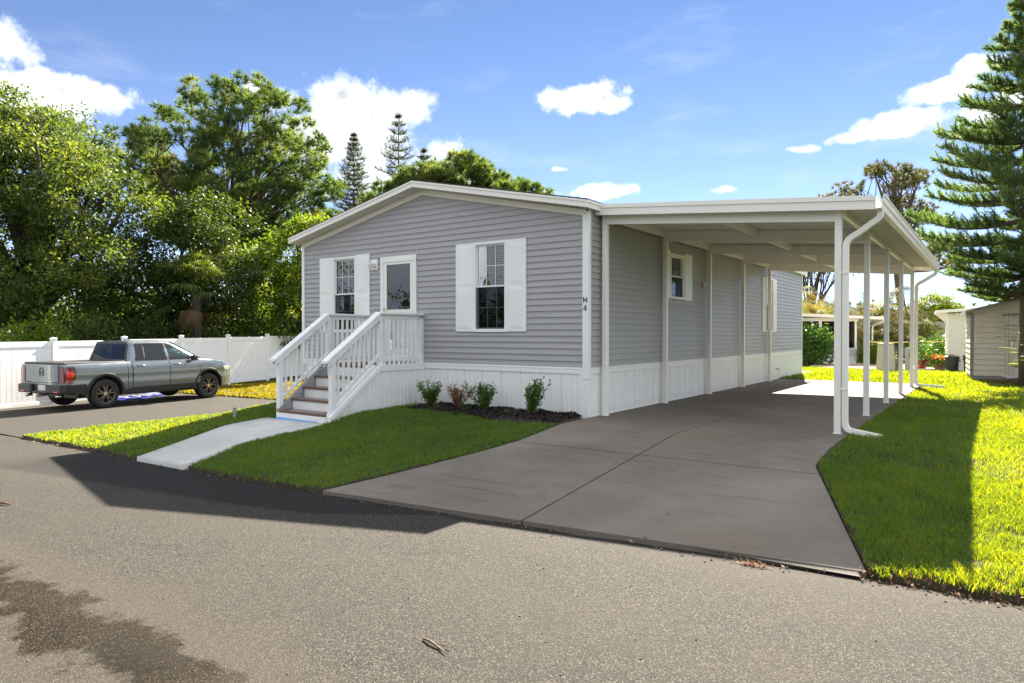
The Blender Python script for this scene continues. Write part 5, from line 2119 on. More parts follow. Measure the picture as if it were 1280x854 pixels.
def build_banner():
    d = Vector((-0.42, 0.907, 0)).normalized()
    r = thing('blue_banner', 'blue banner with white lettering lying beyond the pickup by the fence', 'banner', (-16.15, 0.75, -0.618), atan2(d.y, d.x))
    L, Hh = 2.5, 0.62
    mb = MB()
    n = 24
    rows = []
    for j in range(4):
        rows.append([(-L / 2 + L * i / n, -Hh / 2 + Hh * j / 3, 0.02 + 0.012 * sin(i * 0.9 + j) + 0.035 * j / 3) for i in range(n + 1)])
    mb.loft(rows, closed=False, caps=False)
    mb.build('sheet', 'banner_blue', r, local=True)
    ST = {'F': [(0, 0, 0, 1), (0, 1, 1, 1), (0, .52, .8, .52)], 'R': [(0, 0, 0, 1), (0, 1, .9, .9), (.9, .9, .9, .6), (.9, .6, 0, .5), (.3, .5, 1, 0)],
          'A': [(0, 0, .5, 1), (.5, 1, 1, 0), (.2, .38, .8, .38)], 'M': [(0, 0, 0, 1), (1, 0, 1, 1), (0, 1, .5, .25), (.5, .25, 1, 1)],
          'E': [(0, 0, 0, 1), (0, 1, 1, 1), (0, .5, .8, .5), (0, 0, 1, 0)]}
    for k, ch_ in enumerate('FRAME'):
        mb = MB()
        cx = -0.92 + 0.46 * k
        for x0, y0, x1, y1 in ST[ch_]:
            a = Vector((cx + (x0 - .5) * .30, -0.20 + y0 * 0.42, 0)); b = Vector((cx + (x1 - .5) * .30, -0.20 + y1 * 0.42, 0))
            t_ = (b - a).normalized(); s = Vector((-t_.y, t_.x, 0)) * 0.024
            a -= t_ * 0.03; b += t_ * 0.03
            q = [a - s, b - s, b + s, a + s]
            zf = lambda p: 0.052 + 0.035 * (p.y + Hh / 2) / Hh
            mb.prism([(p.x, p.y, zf(p) - 0.03) for p in q], [(p.x, p.y, zf(p)) for p in q])
        mb.build('letter', 'banner_white', r, local=True)


build_banner()

# ------------------------------------------------------------------ vegetation helpers
def leaf_cloud(C, per, spread, size, rg, aspect=0.55, droop=0.0, updir=None, varbase=None, flat=1.0):
    """leaves scattered round clump centres C; each leaf a folded rhombus (two triangles)"""
    C = np.asarray(C, float)
    n = len(C) * per
    c = np.repeat(C, per, 0)
    off = rg.normal(0, 1, (n, 3))
    off /= np.maximum(1e-6, np.linalg.norm(off, axis=1))[:, None]
    off *= (rg.random(n) ** 0.45)[:, None]
    sp = np.repeat(np.broadcast_to(spread, len(C)), per)
    p = c + off * sp[:, None] * np.array([1, 1, flat])
    d = off * 0.8 + rg.normal(0, 0.7, (n, 3))
    d[:, 2] -= droop
    d /= np.linalg.norm(d, axis=1)[:, None]
    s = np.cross(d, rg.normal(0, 1, (n, 3)))
    s /= np.maximum(1e-6, np.linalg.norm(s, axis=1))[:, None]
    nrm = np.cross(d, s)
    L = size * rg.uniform(0.65, 1.35, n)
    a = p
    b = p + d * (L * 0.5)[:, None] + s * (L * aspect * 0.5)[:, None] + nrm * (L * 0.08)[:, None]
    e = p + d * L[:, None]
    f = p + d * (L * 0.5)[:, None] - s * (L * aspect * 0.5)[:, None] + nrm * (L * 0.08)[:, None]
    V = np.stack([a, b, e, f], 1).reshape(-1, 3)
    i = np.arange(n) * 4
    F = np.stack([i, i + 1, i + 2, i + 3], -1)
    cv = rg.normal(0.42, 0.16, len(C)) if varbase is None else varbase
    var = np.clip(np.repeat(cv, per) + rg.normal(0, 0.14, n), 0, 1)
    return V, F, np.repeat(var, 4)


def join(parts):
    Vs, Fs, vs = [], [], []
    o = 0
    for V, F, v in parts:
        Vs.append(V); Fs.append(F + o); vs.append(v)
        o += len(V)
    return np.concatenate(Vs), np.concatenate(Fs), np.concatenate(vs)


def crown_points(blobs, n, rg, shell=0.55):
    """points in the outer part of a union of ellipsoids (x, y, z, rx, ry, rz)"""
    out = []
    vol = np.array([b[3] * b[4] * b[5] for b in blobs]) ** 0.75
    cnt = np.maximum(1, (vol / vol.sum() * n).astype(int))
    for b, k in zip(blobs, cnt):
        d = rg.normal(0, 1, (k, 3))
        d /= np.linalg.norm(d, axis=1)[:, None]
        r = shell + (1 - shell) * rg.random(k) ** 0.7
        out.append(np.array(b[:3]) + d * r[:, None] * np.array(b[3:6]))
    return np.concatenate(out)


def limb_mesh(paths, mt, name, parent):
    mb = MB()
    for pts, rads in paths:
        mb.tube(pts, rads, 7 if rads[0] > 0.06 else 5)
    return mb.build(name, mt, parent, smooth=True)


def bent(a, b, rg, sag=0.12, n=5):
    a = np.array(a, float); b = np.array(b, float)
    L = np.linalg.norm(b - a)
    j = rg.normal(0, L * 0.07, 3)
    pts = []
    for i in range(n + 1):
        t = i / n
        p = a + (b - a) * t + j * sin(pi * t) + np.array([0, 0, L * sag * sin(pi * t)])
        pts.append(tuple(p))
    return pts


def broadleaf(name, label, base, height, trunk_r, blobs, nclump, per, spread, size, leaf, bark, seed, group=None, fork=0.35, lean=(0, 0), nl=16, droop=0.25, aspect=0.5, toplight=0.35, flat=0.7):
    rg = np.random.default_rng(seed)
    r = thing(name, label, 'tree', base, 0, group)
    C = crown_points(blobs, nclump, rg)
    b0 = np.array(base, float)
    ft = b0 + np.array([lean[0], lean[1], height * fork])
    paths = [(bent(base, ft, rg, 0, 5), list(np.linspace(trunk_r, trunk_r * 0.72, 6)))]
    sel = C[rg.choice(len(C), min(nl, len(C)), replace=False)]
    subs = []
    for q in sel:
        st = b0 + (ft - b0) * rg.uniform(0.8, 1.0)
        pts = bent(st, q, rg, 0.08, 6)
        paths.append((pts, list(np.linspace(trunk_r * 0.45, 0.03, 7))))
        for _ in range(3):
            near = C[np.argsort(np.linalg.norm(C - q, axis=1))[rg.integers(1, 14)]]
            k = rg.integers(3, 6)
            subs.append((bent(pts[k], near, rg, 0.05, 3), list(np.linspace(trunk_r * 0.16, 0.012, 4))))
    limb_mesh(paths[:1], bark, 'trunk', r)
    limb_mesh(paths[1:] + subs, bark, 'limbs', r)
    zs = C[:, 2]
    V, F, var = leaf_cloud(C, per, np.full(len(C), spread) * rg.uniform(0.6, 1.3, len(C)), size, rg, aspect, droop, varbase=rg.normal(0.40, 0.22, len(C)), flat=flat)
    np_mesh('crown', V, F, leaf, r, var)
    return r


def needle_tufts(C, D, rg, n=26, length=0.34, width=0.03, spread=0.9, varc=None):
    """pom-poms of needles: thin triangles that radiate from each centre, biased along D"""
    k = len(C)
    N = k * n
    c = np.repeat(C, n, 0)
    d = np.repeat(D, n, 0) + rg.normal(0, spread, (N, 3))
    d /= np.linalg.norm(d, axis=1)[:, None]
    L = length * rg.uniform(0.65, 1.2, N)[:, None]
    s = np.cross(d, rg.normal(0, 1, (N, 3)))
    s /= np.maximum(1e-6, np.linalg.norm(s, axis=1))[:, None]
    s *= width * 0.5
    V = np.stack([c - s, c + s, c + d * L], 1).reshape(-1, 3)
    i = np.arange(N) * 3
    F = np.stack([i, i + 1, i + 2], -1)
    v = rg.normal(0.42, 0.18, k) if varc is None else varc
    var = np.clip(np.repeat(v, n) + rg.normal(0, 0.12, N), 0, 1)
    return V, F, np.repeat(var, 3)


def pine(name, label, base, top, fork_h, trunk_r, blobs, npad, tufts, leaf, seed, group=None, lean=(0, 0), length=0.36, width=0.035, padr=0.75, nl=22, needles=22, shell=0.5, cat='tree'):
    """pine with pads of needle tufts carried on spreading limbs"""
    rg = np.random.default_rng(seed)
    r = thing(name, label, cat, base, 0, group)
    P = crown_points(blobs, npad, rg, shell)
    b0 = np.array(base, float)
    tp = b0 + np.array([lean[0], lean[1], top - base[2]])
    fk = b0 + (tp - b0) * fork_h
    paths = [(bent(base, tp, rg, 0, 8), list(np.linspace(trunk_r, trunk_r * 0.2, 9)))]
    tr = np.array(paths[0][0])
    limbs = []
    order = rg.permutation(len(P))[:nl]
    for q in P[order]:
        t = min(np.clip((q[2] - b0[2]) / (tp[2] - b0[2]) - rg.uniform(0.12, 0.3), fork_h, 0.93), fork_h + 0.32 * rg.random())
        st = b0 + (tp - b0) * t
        pts = bent(st, q, rg, 0.03, 5)
        limbs.append((pts, list(np.linspace(trunk_r * 0.34, 0.03, 6))))
        near = np.argsort(np.linalg.norm(P - q, axis=1))[1:7]
        for m in near[:5]:
            limbs.append((bent(pts[rg.integers(2, 5)], P[m], rg, 0.02, 3), list(np.linspace(trunk_r * 0.13, 0.015, 4))))
    limb_mesh(paths, 'bark_pine', 'trunk', r)
    limb_mesh(limbs, 'bark_pine', 'limbs', r)
    k = len(P) * tufts
    c = np.repeat(P, tufts, 0)
    o = rg.normal(0, 1, (k, 3))
    o /= np.linalg.norm(o, axis=1)[:, None]
    o *= (rg.random(k) ** 0.4)[:, None] * padr * np.array([1, 1, 0.62])
    ctr = np.mean(np.array([b[:3] for b in blobs]), 0)
    D = o / padr * 0.8 + np.array([0, 0, 0.55])
    V, F, var = needle_tufts(c + o, D, rg, needles, length, width, 0.75, np.repeat(rg.normal(0.42, 0.16, len(P)), tufts) + rg.normal(0, 0.1, k))
    np_mesh('crown', V, F, leaf, r, var)
    return r


# ------------------------------------------------------------------ trees behind the fence
def at(d, lat, z=None):
    """point at depth d and sideways distance lat from the standpoint (metres, along the viewing heading)"""
    c, s = cos(YAW), sin(YAW)
    x = CAM[0] + c * lat - s * d
    y = CAM[1] + s * lat + c * d
    return (x, y) if z is None else (x, y, z)


def blob(d, lat, z, rl, rd, rz):
    x, y = at(d, lat)
    return (x, y, z, max(rl, rd) * 0.5 + rl * 0.5, max(rl, rd) * 0.5 + rd * 0.5, rz)


GL = -0.62
broadleaf('oak_tree', 'big spreading oak with yellow green leaves at the left behind the fence', at(28.5, -20.6, GL), 12.5, 0.42,
          [blob(28, -21.5, 8.6, 3.4, 3.2, 2.9), blob(27.2, -18.6, 7.6, 2.6, 2.5, 2.2), blob(26.6, -16.3, 6.3, 2.3, 2.2, 1.7), blob(27.5, -20.5, 5.4, 3.2, 2.8, 1.9), blob(26.2, -18.0, 3.2, 2.6, 2.2, 1.5),
           blob(28.5, -23.5, 9.4, 2.6, 2.6, 2.2), blob(26.6, -22.0, 3.0, 2.8, 2.4, 1.7), blob(25.6, -16.0, 4.1, 1.7, 1.6, 1.1), blob(29.5, -19.6, 9.6, 1.9, 1.9, 1.4)],
          700, 125, 0.66, 0.155, 'leaf_oak', 'bark_dark', 31, nl=26, fork=0.26, lean=(0.6, 0.4))
broadleaf('oak_tree', 'dense dark green oak standing between the yellow green oak and the pine', at(29.5, -14.2, GL), 7.5, 0.30,
          [blob(29.5, -14.2, 4.9, 2.4, 2.0, 1.7), blob(29, -12.4, 3.5, 1.9, 1.7, 1.5), blob(28.7, -15.8, 3.0, 2.0, 1.7, 1.6), blob(29.5, -13.0, 6.2, 1.7, 1.5, 1.1), blob(28.6, -14.0, 1.4, 1.9, 1.5, 1.2)],
          320, 95, 0.60, 0.15, 'leaf_dark', 'bark_dark', 32, nl=14)
broadleaf('young_tree', 'bright green young leafy tree beside the left corner of the house', at(31, -9.9, GL), 7.2, 0.16,
          [blob(31, -9.9, 5.0, 1.5, 1.4, 1.5), blob(30.6, -9.2, 3.4, 1.7, 1.4, 1.3), blob(31.3, -10.9, 3.2, 1.4, 1.3, 1.4), blob(31, -9.4, 6.1, 1.0, 1.0, 0.9), blob(30.7, -11.5, 5.0, 0.9, 0.8, 0.7), blob(30.6, -8.0, 4.4, 0.9, 0.9, 0.8), blob(30.5, -9.6, 1.7, 1.6, 1.2, 1.0)],
          310, 85, 0.48, 0.14, 'leaf_bright', 'bark_dark', 33, nl=16, droop=0.35)
pine('pine_tree', 'tall pine with a broad domed crown above the oaks', at(40, -16.8, GL), 15.4, 0.34, 0.40,
     [(*at(40, -16.7), 10.8, 7.1, 4.8, 5.3), blob(39, -15.6, 10.2, 3.6, 2.6, 3.0), blob(40, -22.2, 11.6, 1.9, 1.9, 2.0), blob(39.5, -11.6, 9.6, 1.6, 1.7, 2.0), blob(38.5, -14.0, 7.2, 2.2, 1.8, 1.0), blob(40, -19.5, 8.2, 2.2, 1.9, 1.2)],
     450, 16, 'needle_pine', 34, padr=0.54, nl=64, needles=24, length=0.36, width=0.042, lean=(0.5, 0.0), shell=0.70)



def palm(label, base, height, seed, nf=26, flen=1.5):
    rg = np.random.default_rng(seed)
    r = thing('cabbage_palm', label, 'palm', base)
    x, y, z = base
    mb = MB().tube([(x, y, z), (x + 0.1, y, z + height * 0.5), (x + 0.05, y, z + height)], [0.2, 0.17, 0.2], 10)
    mb.build('trunk', 'bark_dark', r, smooth=True)

    def fans(n, e0, e1, L):
        V = []; F = []; var = []
        for _ in range(n):
            a = rg.uniform(0, 2 * pi); e = rg.uniform(e0, e1)
            d = np.array([cos(a) * cos(e), sin(a) * cos(e), sin(e)])
            s = np.array([-sin(a), cos(a), 0])
            u = np.cross(s, d)
            o = np.array([x + 0.05, y, z + height])
            p = o + d * L * 0.55
            t = 0.015
            k = len(V)
            V += [o - s * t, o + s * t, p + s * t, p - s * t]; F.append((k, k + 1, k + 2, k + 3)); var += [0.5] * 4
            for q in np.linspace(-1.35, 1.35, 22):
                dd = d * cos(q) + s * sin(q)
                tip = p + dd * L * 0.55 * rg.uniform(0.85, 1.1) * (1 - 0.25 * abs(q) / 1.4) + np.array([0, 0, -0.18 * L * rg.uniform(0.6, 1.6)])
                w = np.cross(dd, u) * 0.028
                m = p + dd * L * 0.3 + u * 0.03
                k = len(V)
                V += [p, m + w, tip, m - w]; F.append((k, k + 1, k + 2, k + 3)); var += [float(np.clip(rg.normal(0.45, 0.2), 0, 1))] * 4
        return np.array(V), np.array(F), np.array(var)
    V, F, v = fans(nf, -0.5, 1.3, flen)
    np_mesh('fronds', V, F, 'palm_leaf', r, v)
    V, F, v = fans(5, -1.35, -0.6, flen * 0.7)
    np_mesh('dead_fronds', V, F, 'palm_dead', r, v)


palm('cabbage palm with a skirt of brown dead fronds behind the fence', at(27.6, -12.85, GL), 3.6, 41, 36, 2.0)


def bush(name, label, base, rx, ry, rz, n, per, size, leaf, seed, group=None, spread=None, cat='bush', droop=0.1, aspect=0.5):
    rg = np.random.default_rng(seed)
    r = thing(name, label, cat, base, 0, group)
    C = crown_points([(base[0], base[1], base[2] + rz * 0.95, rx, ry, rz)], n, rg, 0.35)
    C = C[C[:, 2] > base[2] + 0.05]
    mb = MB()
    for q in C[:14]:
        mb.tube(bent(base, q, rg, 0.05, 3), [0.03 * max(rx, .4), 0.02 * max(rx, .4), 0.012 * max(rx, .4), 0.006], 5)
    mb.build('stems', 'bark_dark', r, smooth=True)
    V, F, v = leaf_cloud(C, per, spread or 0.4 * min(rx, rz), size, rg, aspect, droop)
    np_mesh('foliage', V, F, leaf, r, v)
    return r


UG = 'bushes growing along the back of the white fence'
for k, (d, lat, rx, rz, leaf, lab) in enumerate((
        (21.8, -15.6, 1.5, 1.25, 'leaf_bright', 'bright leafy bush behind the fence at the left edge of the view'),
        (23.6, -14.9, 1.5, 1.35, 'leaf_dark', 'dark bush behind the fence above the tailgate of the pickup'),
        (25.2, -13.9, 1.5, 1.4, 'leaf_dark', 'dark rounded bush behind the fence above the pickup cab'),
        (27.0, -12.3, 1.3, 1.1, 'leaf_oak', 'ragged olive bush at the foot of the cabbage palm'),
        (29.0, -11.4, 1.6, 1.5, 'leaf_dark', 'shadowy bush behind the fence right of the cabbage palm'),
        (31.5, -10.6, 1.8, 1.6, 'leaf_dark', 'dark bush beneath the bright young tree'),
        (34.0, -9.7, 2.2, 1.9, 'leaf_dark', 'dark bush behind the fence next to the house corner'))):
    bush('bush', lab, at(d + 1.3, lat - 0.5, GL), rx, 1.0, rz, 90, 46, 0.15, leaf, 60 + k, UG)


AR = 'trees across the road mirrored in the front windows'
for k, (x, y, hh) in enumerate(((-16, -30, 9), (-5, -34, 10.5), (7, -31, 8.5), (19, -36, 10))):
    broadleaf('oak_tree', ('leafy tree standing across the road west of the drive', 'tallest tree across the road opposite the front door', 'leafy tree across the road opposite the carport', 'leafy tree across the road beyond the right lawn')[k], (x, y, -0.45), hh, 0.3,
              [(x, y, hh * 0.62, 4.2, 3.4, hh * 0.3), (x - 2.4, y + 0.5, hh * 0.45, 2.6, 2.4, hh * 0.22), (x + 2.5, y, hh * 0.5, 2.6, 2.4, hh * 0.22)],
              120, 40, 1.0, 0.34, 'leaf_oak', 'bark_dark', 131 + k, AR, nl=10)


def far_woods():
    rg = np.random.default_rng(140)
    C = np.column_stack([rg.uniform(-58, 55, 1500), rg.uniform(-46, -38, 1500), np.abs(rg.normal(0, 2.6, 1500)) - 0.3])
    C[:450, 0] = rg.uniform(-66, -54, 450); C[:450, 1] = rg.uniform(-46, 2, 450); C[:450, 2] = np.abs(rg.normal(0, 4.0, 450)) - 0.5
    V, F, v = leaf_cloud(C, 24, np.full(1500, 1.3), 0.55, rg, 0.6, 0.1)
    o = np_mesh('woods', V, F, 'leaf_oak', None, v)
    tag(o, 'belt of woods across the road mirrored in the front windows', 'woods', None, 'stuff')


far_woods()


# shaded woodland floor behind: one mass nobody could count
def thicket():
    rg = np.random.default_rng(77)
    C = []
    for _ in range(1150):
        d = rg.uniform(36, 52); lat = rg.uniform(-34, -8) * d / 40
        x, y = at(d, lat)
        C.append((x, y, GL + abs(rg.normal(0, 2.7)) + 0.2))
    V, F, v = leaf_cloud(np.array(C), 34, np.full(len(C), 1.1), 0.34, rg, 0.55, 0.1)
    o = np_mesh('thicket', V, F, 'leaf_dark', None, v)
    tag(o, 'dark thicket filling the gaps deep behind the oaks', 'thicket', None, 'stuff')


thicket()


# ------------------------------------------------------------------ Norfolk pines
def norfolk(name, label, base, height, trunk_r, reach, whorls, z0, seed, leaf, detail=1, group=None, arms=6, profile=None, needle=0.05, only=None, lean=(0, 0)):
    """tiers of level limbs with rope-like upturned branchlets"""
    rg = np.random.default_rng(seed)
    r = thing(name, label, 'tree', base, 0, group)
    x, y, z = base
    nseg = 14
    tr = [(x + lean[0] * i / nseg, y + lean[1] * i / nseg, z + height * i / nseg) for i in range(nseg + 1)]
    limb_mesh([(tr, list(np.linspace(trunk_r, 0.03, nseg + 1)))], 'bark_norfolk', 'trunk', r)
    limbs = []
    BC = []; BD = []; BL = []
    for w in range(whorls):
        f = w / (whorls - 1)
        h = z0 + (height - z0) * f
        rr = reach * (profile(f) if profile else (1 - f) ** 0.8) + 0.12
        a0 = rg.uniform(0, 2 * pi)
        tpx, tpy = x + lean[0] * h / height, y + lean[1] * h / height
        for k in range(arms):
            a = a0 + 2 * pi * k / arms + rg.normal(0, 0.16)
            L = rr * rg.uniform(0.75, 1.12)
            hd = np.array([cos(a), sin(a), 0]); sd = np.array([-sin(a), cos(a), 0])
            pts = []
            drop = rg.uniform(-0.05, 0.14) * L * (1 - 0.8 * f)
            for i in range(7):
                t = i / 6
                pts.append(np.array([tpx, tpy, z + h]) + hd * L * t + np.array([0, 0, -drop * sin(pi * t * 0.8) + 0.20 * L * t ** 2.4 * (0.5 + f)]))
            limbs.append((pts, list(np.linspace(0.05 * (rr / 2.3) * detail + 0.012, 0.008, 7))))
            nb = max(5, int(L / (0.042 if detail == 1 else 0.22)))
            for q in range(nb):
                t = 0.16 + 0.84 * (q + rg.random()) / nb
                i = min(5, int(t * 6)); ff = t * 6 - i
                p = pts[i] * (1 - ff) + pts[i + 1] * ff
                sgn = 1 if q % 2 else -1
                ang = rg.uniform(0.5, 1.2)
                d = hd * cos(ang) + sd * sgn * sin(ang) + np.array([0, 0, rg.uniform(-0.10, 0.75)])
                BC.append(p); BD.append(d / np.linalg.norm(d)); BL.append((0.50 if detail == 1 else 0.7) * rg.uniform(0.55, 1.1) * min(1, L / 1.4) * (1.1 - 0.55 * t))
    limb_mesh(limbs, 'bark_norfolk', 'limbs', r)
    BC = np.array(BC); BD = np.array(BD); BL = np.array(BL)
    # branchlet: needles set densely round a curving axis
    m = 44 if detail == 1 else 12
    N = len(BC)
    t = (np.arange(m) + 0.5) / m
    c = BC[:, None, :] + BD[:, None, :] * (BL[:, None] * t[None, :])[..., None]
    c[..., 2] += (BL[:, None] * 0.35 * t[None, :] ** 2)
    c = c.reshape(-1, 3)
    D = np.repeat(BD, m, 0) * 0.9
    D[:, 2] += 0.35
    D = D + rg.normal(0, 0.62, D.shape)
    D /= np.linalg.norm(D, axis=1)[:, None]
    s = np.cross(D, rg.normal(0, 1, D.shape)); s /= np.maximum(1e-6, np.linalg.norm(s, axis=1))[:, None]
    nl_ = needle * rg.uniform(0.7, 1.3, len(c))[:, None]
    wd = (0.021 if detail == 1 else 0.05)
    V = np.stack([c - s * wd * 0.5, c + s * wd * 0.5, c + D * nl_ * 1.9], 1).reshape(-1, 3)
    i = np.arange(len(c)) * 3
    F = np.stack([i, i + 1, i + 2], -1)
    var = np.clip(np.repeat(np.repeat(rg.normal(0.40, 0.17, N), m) + rg.normal(0, 0.12, N * m) + np.tile(t * 0.22 - 0.1, N), 3), 0, 1)
    np_mesh('crown', V, F, leaf, r, var)
    return r


norfolk('norfolk_pine', 'tall tiered Norfolk Island pine beside the shed at the right', (5.93, 12.05, -0.02), 10.6, 0.13, 2.35, 18, 2.35, 51, 'needle_norfolk', 1, 'norfolk island pines',
        arms=7, profile=lambda f: float(np.interp(f, [0, 0.1, 0.22, 0.35, 0.5, 0.75, 1], [0.66, 0.9, 1.0, 0.86, 0.66, 0.30, 0.0])), needle=0.072)
FAR = 'norfolk island pines'
norfolk('norfolk_pine', 'slim dark Norfolk Island pine showing over the left slope of the roof', (-56.2, 44.8, -1), 25.6, 0.30, 4.6, 30, 9, 52, 'needle_far', 2, FAR, arms=6, profile=lambda f: (1 - f) ** 0.85, needle=0.26)
norfolk('norfolk_pine', 'taller sparse Norfolk Island pine left of the roof peak', (-48.4, 44.3, -1), 26.2, 0.30, 4.9, 20, 9, 53, 'needle_far', 2, FAR, arms=5, profile=lambda f: (1 - f) ** 0.75 * 0.95, needle=0.26)
norfolk('norfolk_pine', 'small leaning top of a Norfolk Island pine right beside the taller one', (-46.6, 46.4, -1), 22.6, 0.28, 3.6, 18, 9, 54, 'needle_far', 2, FAR, arms=6, profile=lambda f: (1 - f) ** 0.7, needle=0.26)

# rounded pine behind the roof
pine('pine_tree', 'low rounded pine crown showing over the roof peak of the house', at(46, -3.4, -0.3), 11.8, 0.3, 0.34,
     [blob(46, -3.4, 9.9, 3.9, 3.4, 3.3), blob(46, -7.4, 9.6, 2.3, 2.6, 2.3), blob(46, -8.9, 8.4, 1.4, 1.8, 1.8), blob(46, 0.4, 9.1, 2.4, 2.6, 2.4), blob(46, 2.2, 8.0, 1.4, 1.8, 1.7), blob(45.5, -5.6, 10.3, 2.5, 2.4, 2.2), blob(46, -1.2, 10.4, 2.4, 2.3, 2.1), blob(45, -3.4, 8.4, 4.0, 2.6, 2.4)],
     270, 34, 'needle_pine', 35, padr=0.72, nl=14, needles=24, length=0.42, width=0.05, shell=0.72)
# tall loose pine behind the carport
pine('pine_tree', 'tall loose pine with a leaning trunk beyond the end of the carport', at(50, 29.3, -0.25), 13.6, 0.45, 0.36,
     [blob(50, 24.8, 11.6, 1.6, 1.8, 0.9), blob(50, 27.6, 12.6, 2.3, 2.2, 1.0), blob(50, 29.2, 10.9, 1.5, 1.7, 0.9), blob(50, 30.3, 9.6, 1.3, 1.5, 0.8), blob(50, 26.0, 10.6, 1.3, 1.5, 0.6), blob(50, 29.5, 12.6, 1.1, 1.3, 0.7), blob(50, 26.6, 7.0, 2.0, 1.6, 0.9), blob(50, 31.2, 7.4, 1.2, 1.4, 0.8),
      blob(50, 33.0, 6.6, 1.3, 1.5, 0.7), blob(50, 32.2, 8.4, 1.0, 1.0, 0.6), blob(50, 24.0, 6.8, 1.5, 1.6, 0.9)],
     74, 20, 'needle_brownish', 36, lean=(-0.9, -0.7), padr=0.72, nl=30, needles=20, length=0.36, width=0.05)
broadleaf('bare_tree', 'thin branching tree just past the rear corner of the house', at(46, 20.2, -0.25), 8.5, 0.16,
          [blob(46, 20.5, 6.6, 1.4, 1.3, 1.4), blob(46, 19.2, 5.2, 1.0, 1.0, 1.0), blob(46, 22.0, 6.4, 1.1, 1.1, 0.9)], 46, 26, 0.6, 0.22, 'needle_brownish', 'bark_dark', 37, nl=18, fork=0.3)
broadleaf('round_tree', 'dense round bright green tree above the grey bungalow', at(60, 37.3, -0.25), 5.0, 0.2,
          [blob(60, 37.2, 3.4, 1.8, 1.7, 1.45), blob(60, 38.5, 2.9, 1.4, 1.3, 1.3), blob(60, 36.2, 2.6, 1.2, 1.2, 1.0), blob(59.6, 37.9, 1.6, 1.4, 1.2, 1.1)], 210, 70, 0.45, 0.20, 'leaf_bright', 'bark_dark', 38, nl=8)


def areca(label, base, h, spread, seed, n=60, group=None):
    """clump of arching feather fronds"""
    rg = np.random.default_rng(seed)
    r = thing('areca_palm', label, 'palm', base, 0, group)
    V = []; F = []; var = []
    mb = MB()
    for k in range(n):
        a = rg.uniform(0, 2 * pi)
        ro = rg.random() ** 0.5
        o = np.array(base) + np.array([cos(a), sin(a), 0]) * ro * spread * 0.45
        o[2] = base[2] + h * rg.uniform(0.05, 0.55)
        hd = np.array([cos(a + rg.normal(0, .5)), sin(a + rg.normal(0, .5)), 0])
        L = h * rg.uniform(0.45, 0.75)
        el = rg.uniform(0.5, 1.4)
        pts = []
        for i in range(8):
            t = i / 7
            pts.append(o + (hd * cos(el) + np.array([0, 0, sin(el)])) * L * t + (hd * 0.30 - np.array([0, 0, 0.55])) * L * t ** 2.2)
        if k < 14:
            mb.tube([tuple(np.array(base) + (o - np.array(base)) * np.array([1, 1, 0])), tuple(o)], [0.05, 0.035], 6)
        vv = float(np.clip(rg.normal(0.5, 0.22), 0, 1))
        for i in range(28):
            t = 0.12 + 0.88 * i / 28
            j = min(6, int(t * 7)); f = t * 7 - j
            p = pts[j] * (1 - f) + pts[j + 1] * f
            dd = pts[j + 1] - pts[j]; dd /= np.linalg.norm(dd)
            sd = np.cross(dd, [0, 0, 1]); sd /= max(1e-6, np.linalg.norm(sd))
            for s in (-1, 1):
                q = dd * 0.55 + sd * s * 0.8 + np.array([0, 0, -0.25])
                q /= np.linalg.norm(q)
                l = 0.17 * L * (1 - 0.5 * abs(2 * t - 1)) * rg.uniform(0.8, 1.2) + 0.08
                w = dd * 0.03
                m = len(V)
                V += [p - w * 0.5, p + w * 0.5, p + q * l + np.array([0, 0, -0.25 * l])]
                F.append((m, m + 1, m + 2)); var += [float(np.clip(vv + rg.normal(0, .1), 0, 1))] * 3
    mb.build('stems', 'bark_pine', r, smooth=True)
    np_mesh('fronds', np.array(V), np.array(F), 'areca_leaf', r, np.array(var))


AG = 'yellow green palms behind the neighbouring house'
areca('broad yellow green palm clump behind the screened porch', at(40, 19.6, -0.25), 5.6, 5.0, 71, 110, AG)
areca('yellow green palm clump seen between the second and third carport posts', at(41, 21.6, -0.25), 5.3, 4.6, 72, 100, AG)
areca('lower golden palm clump behind the porch corner', at(39, 17.4, -0.25), 4.4, 3.4, 73, 70, AG)
bush('bush', 'broad dark bush beneath the leaning pine', at(48, 27.0, -0.25), 3.0, 1.6, 1.9, 130, 36, 0.26, 'leaf_dark', 74)


def treeline():
    rg = np.random.default_rng(79)
    C = []
    for _ in range(1500):
        lat = rg.uniform(-60, 95); d = rg.uniform(78, 110)
        x, y = at(d, lat)
        h = 3.0 + 1.6 * sin(lat * 0.21) + 1.0 * sin(lat * 0.57 + 1)
        C.append((x, y, rg.uniform(-0.3, max(1.0, h))))
    V, F, v = leaf_cloud(np.array(C), 16, np.full(len(C), 1.5), 0.7, rg, 0.6, 0.1)
    o = np_mesh('treeline', V, F, 'leaf_dark', None, v)
    tag(o, 'low far-off line of trees closing the view behind the houses', 'trees', None, 'stuff')


treeline()


# ------------------------------------------------------------------ four shrubs in the mulch
SG = 'young shrubs planted in the mulch bed'


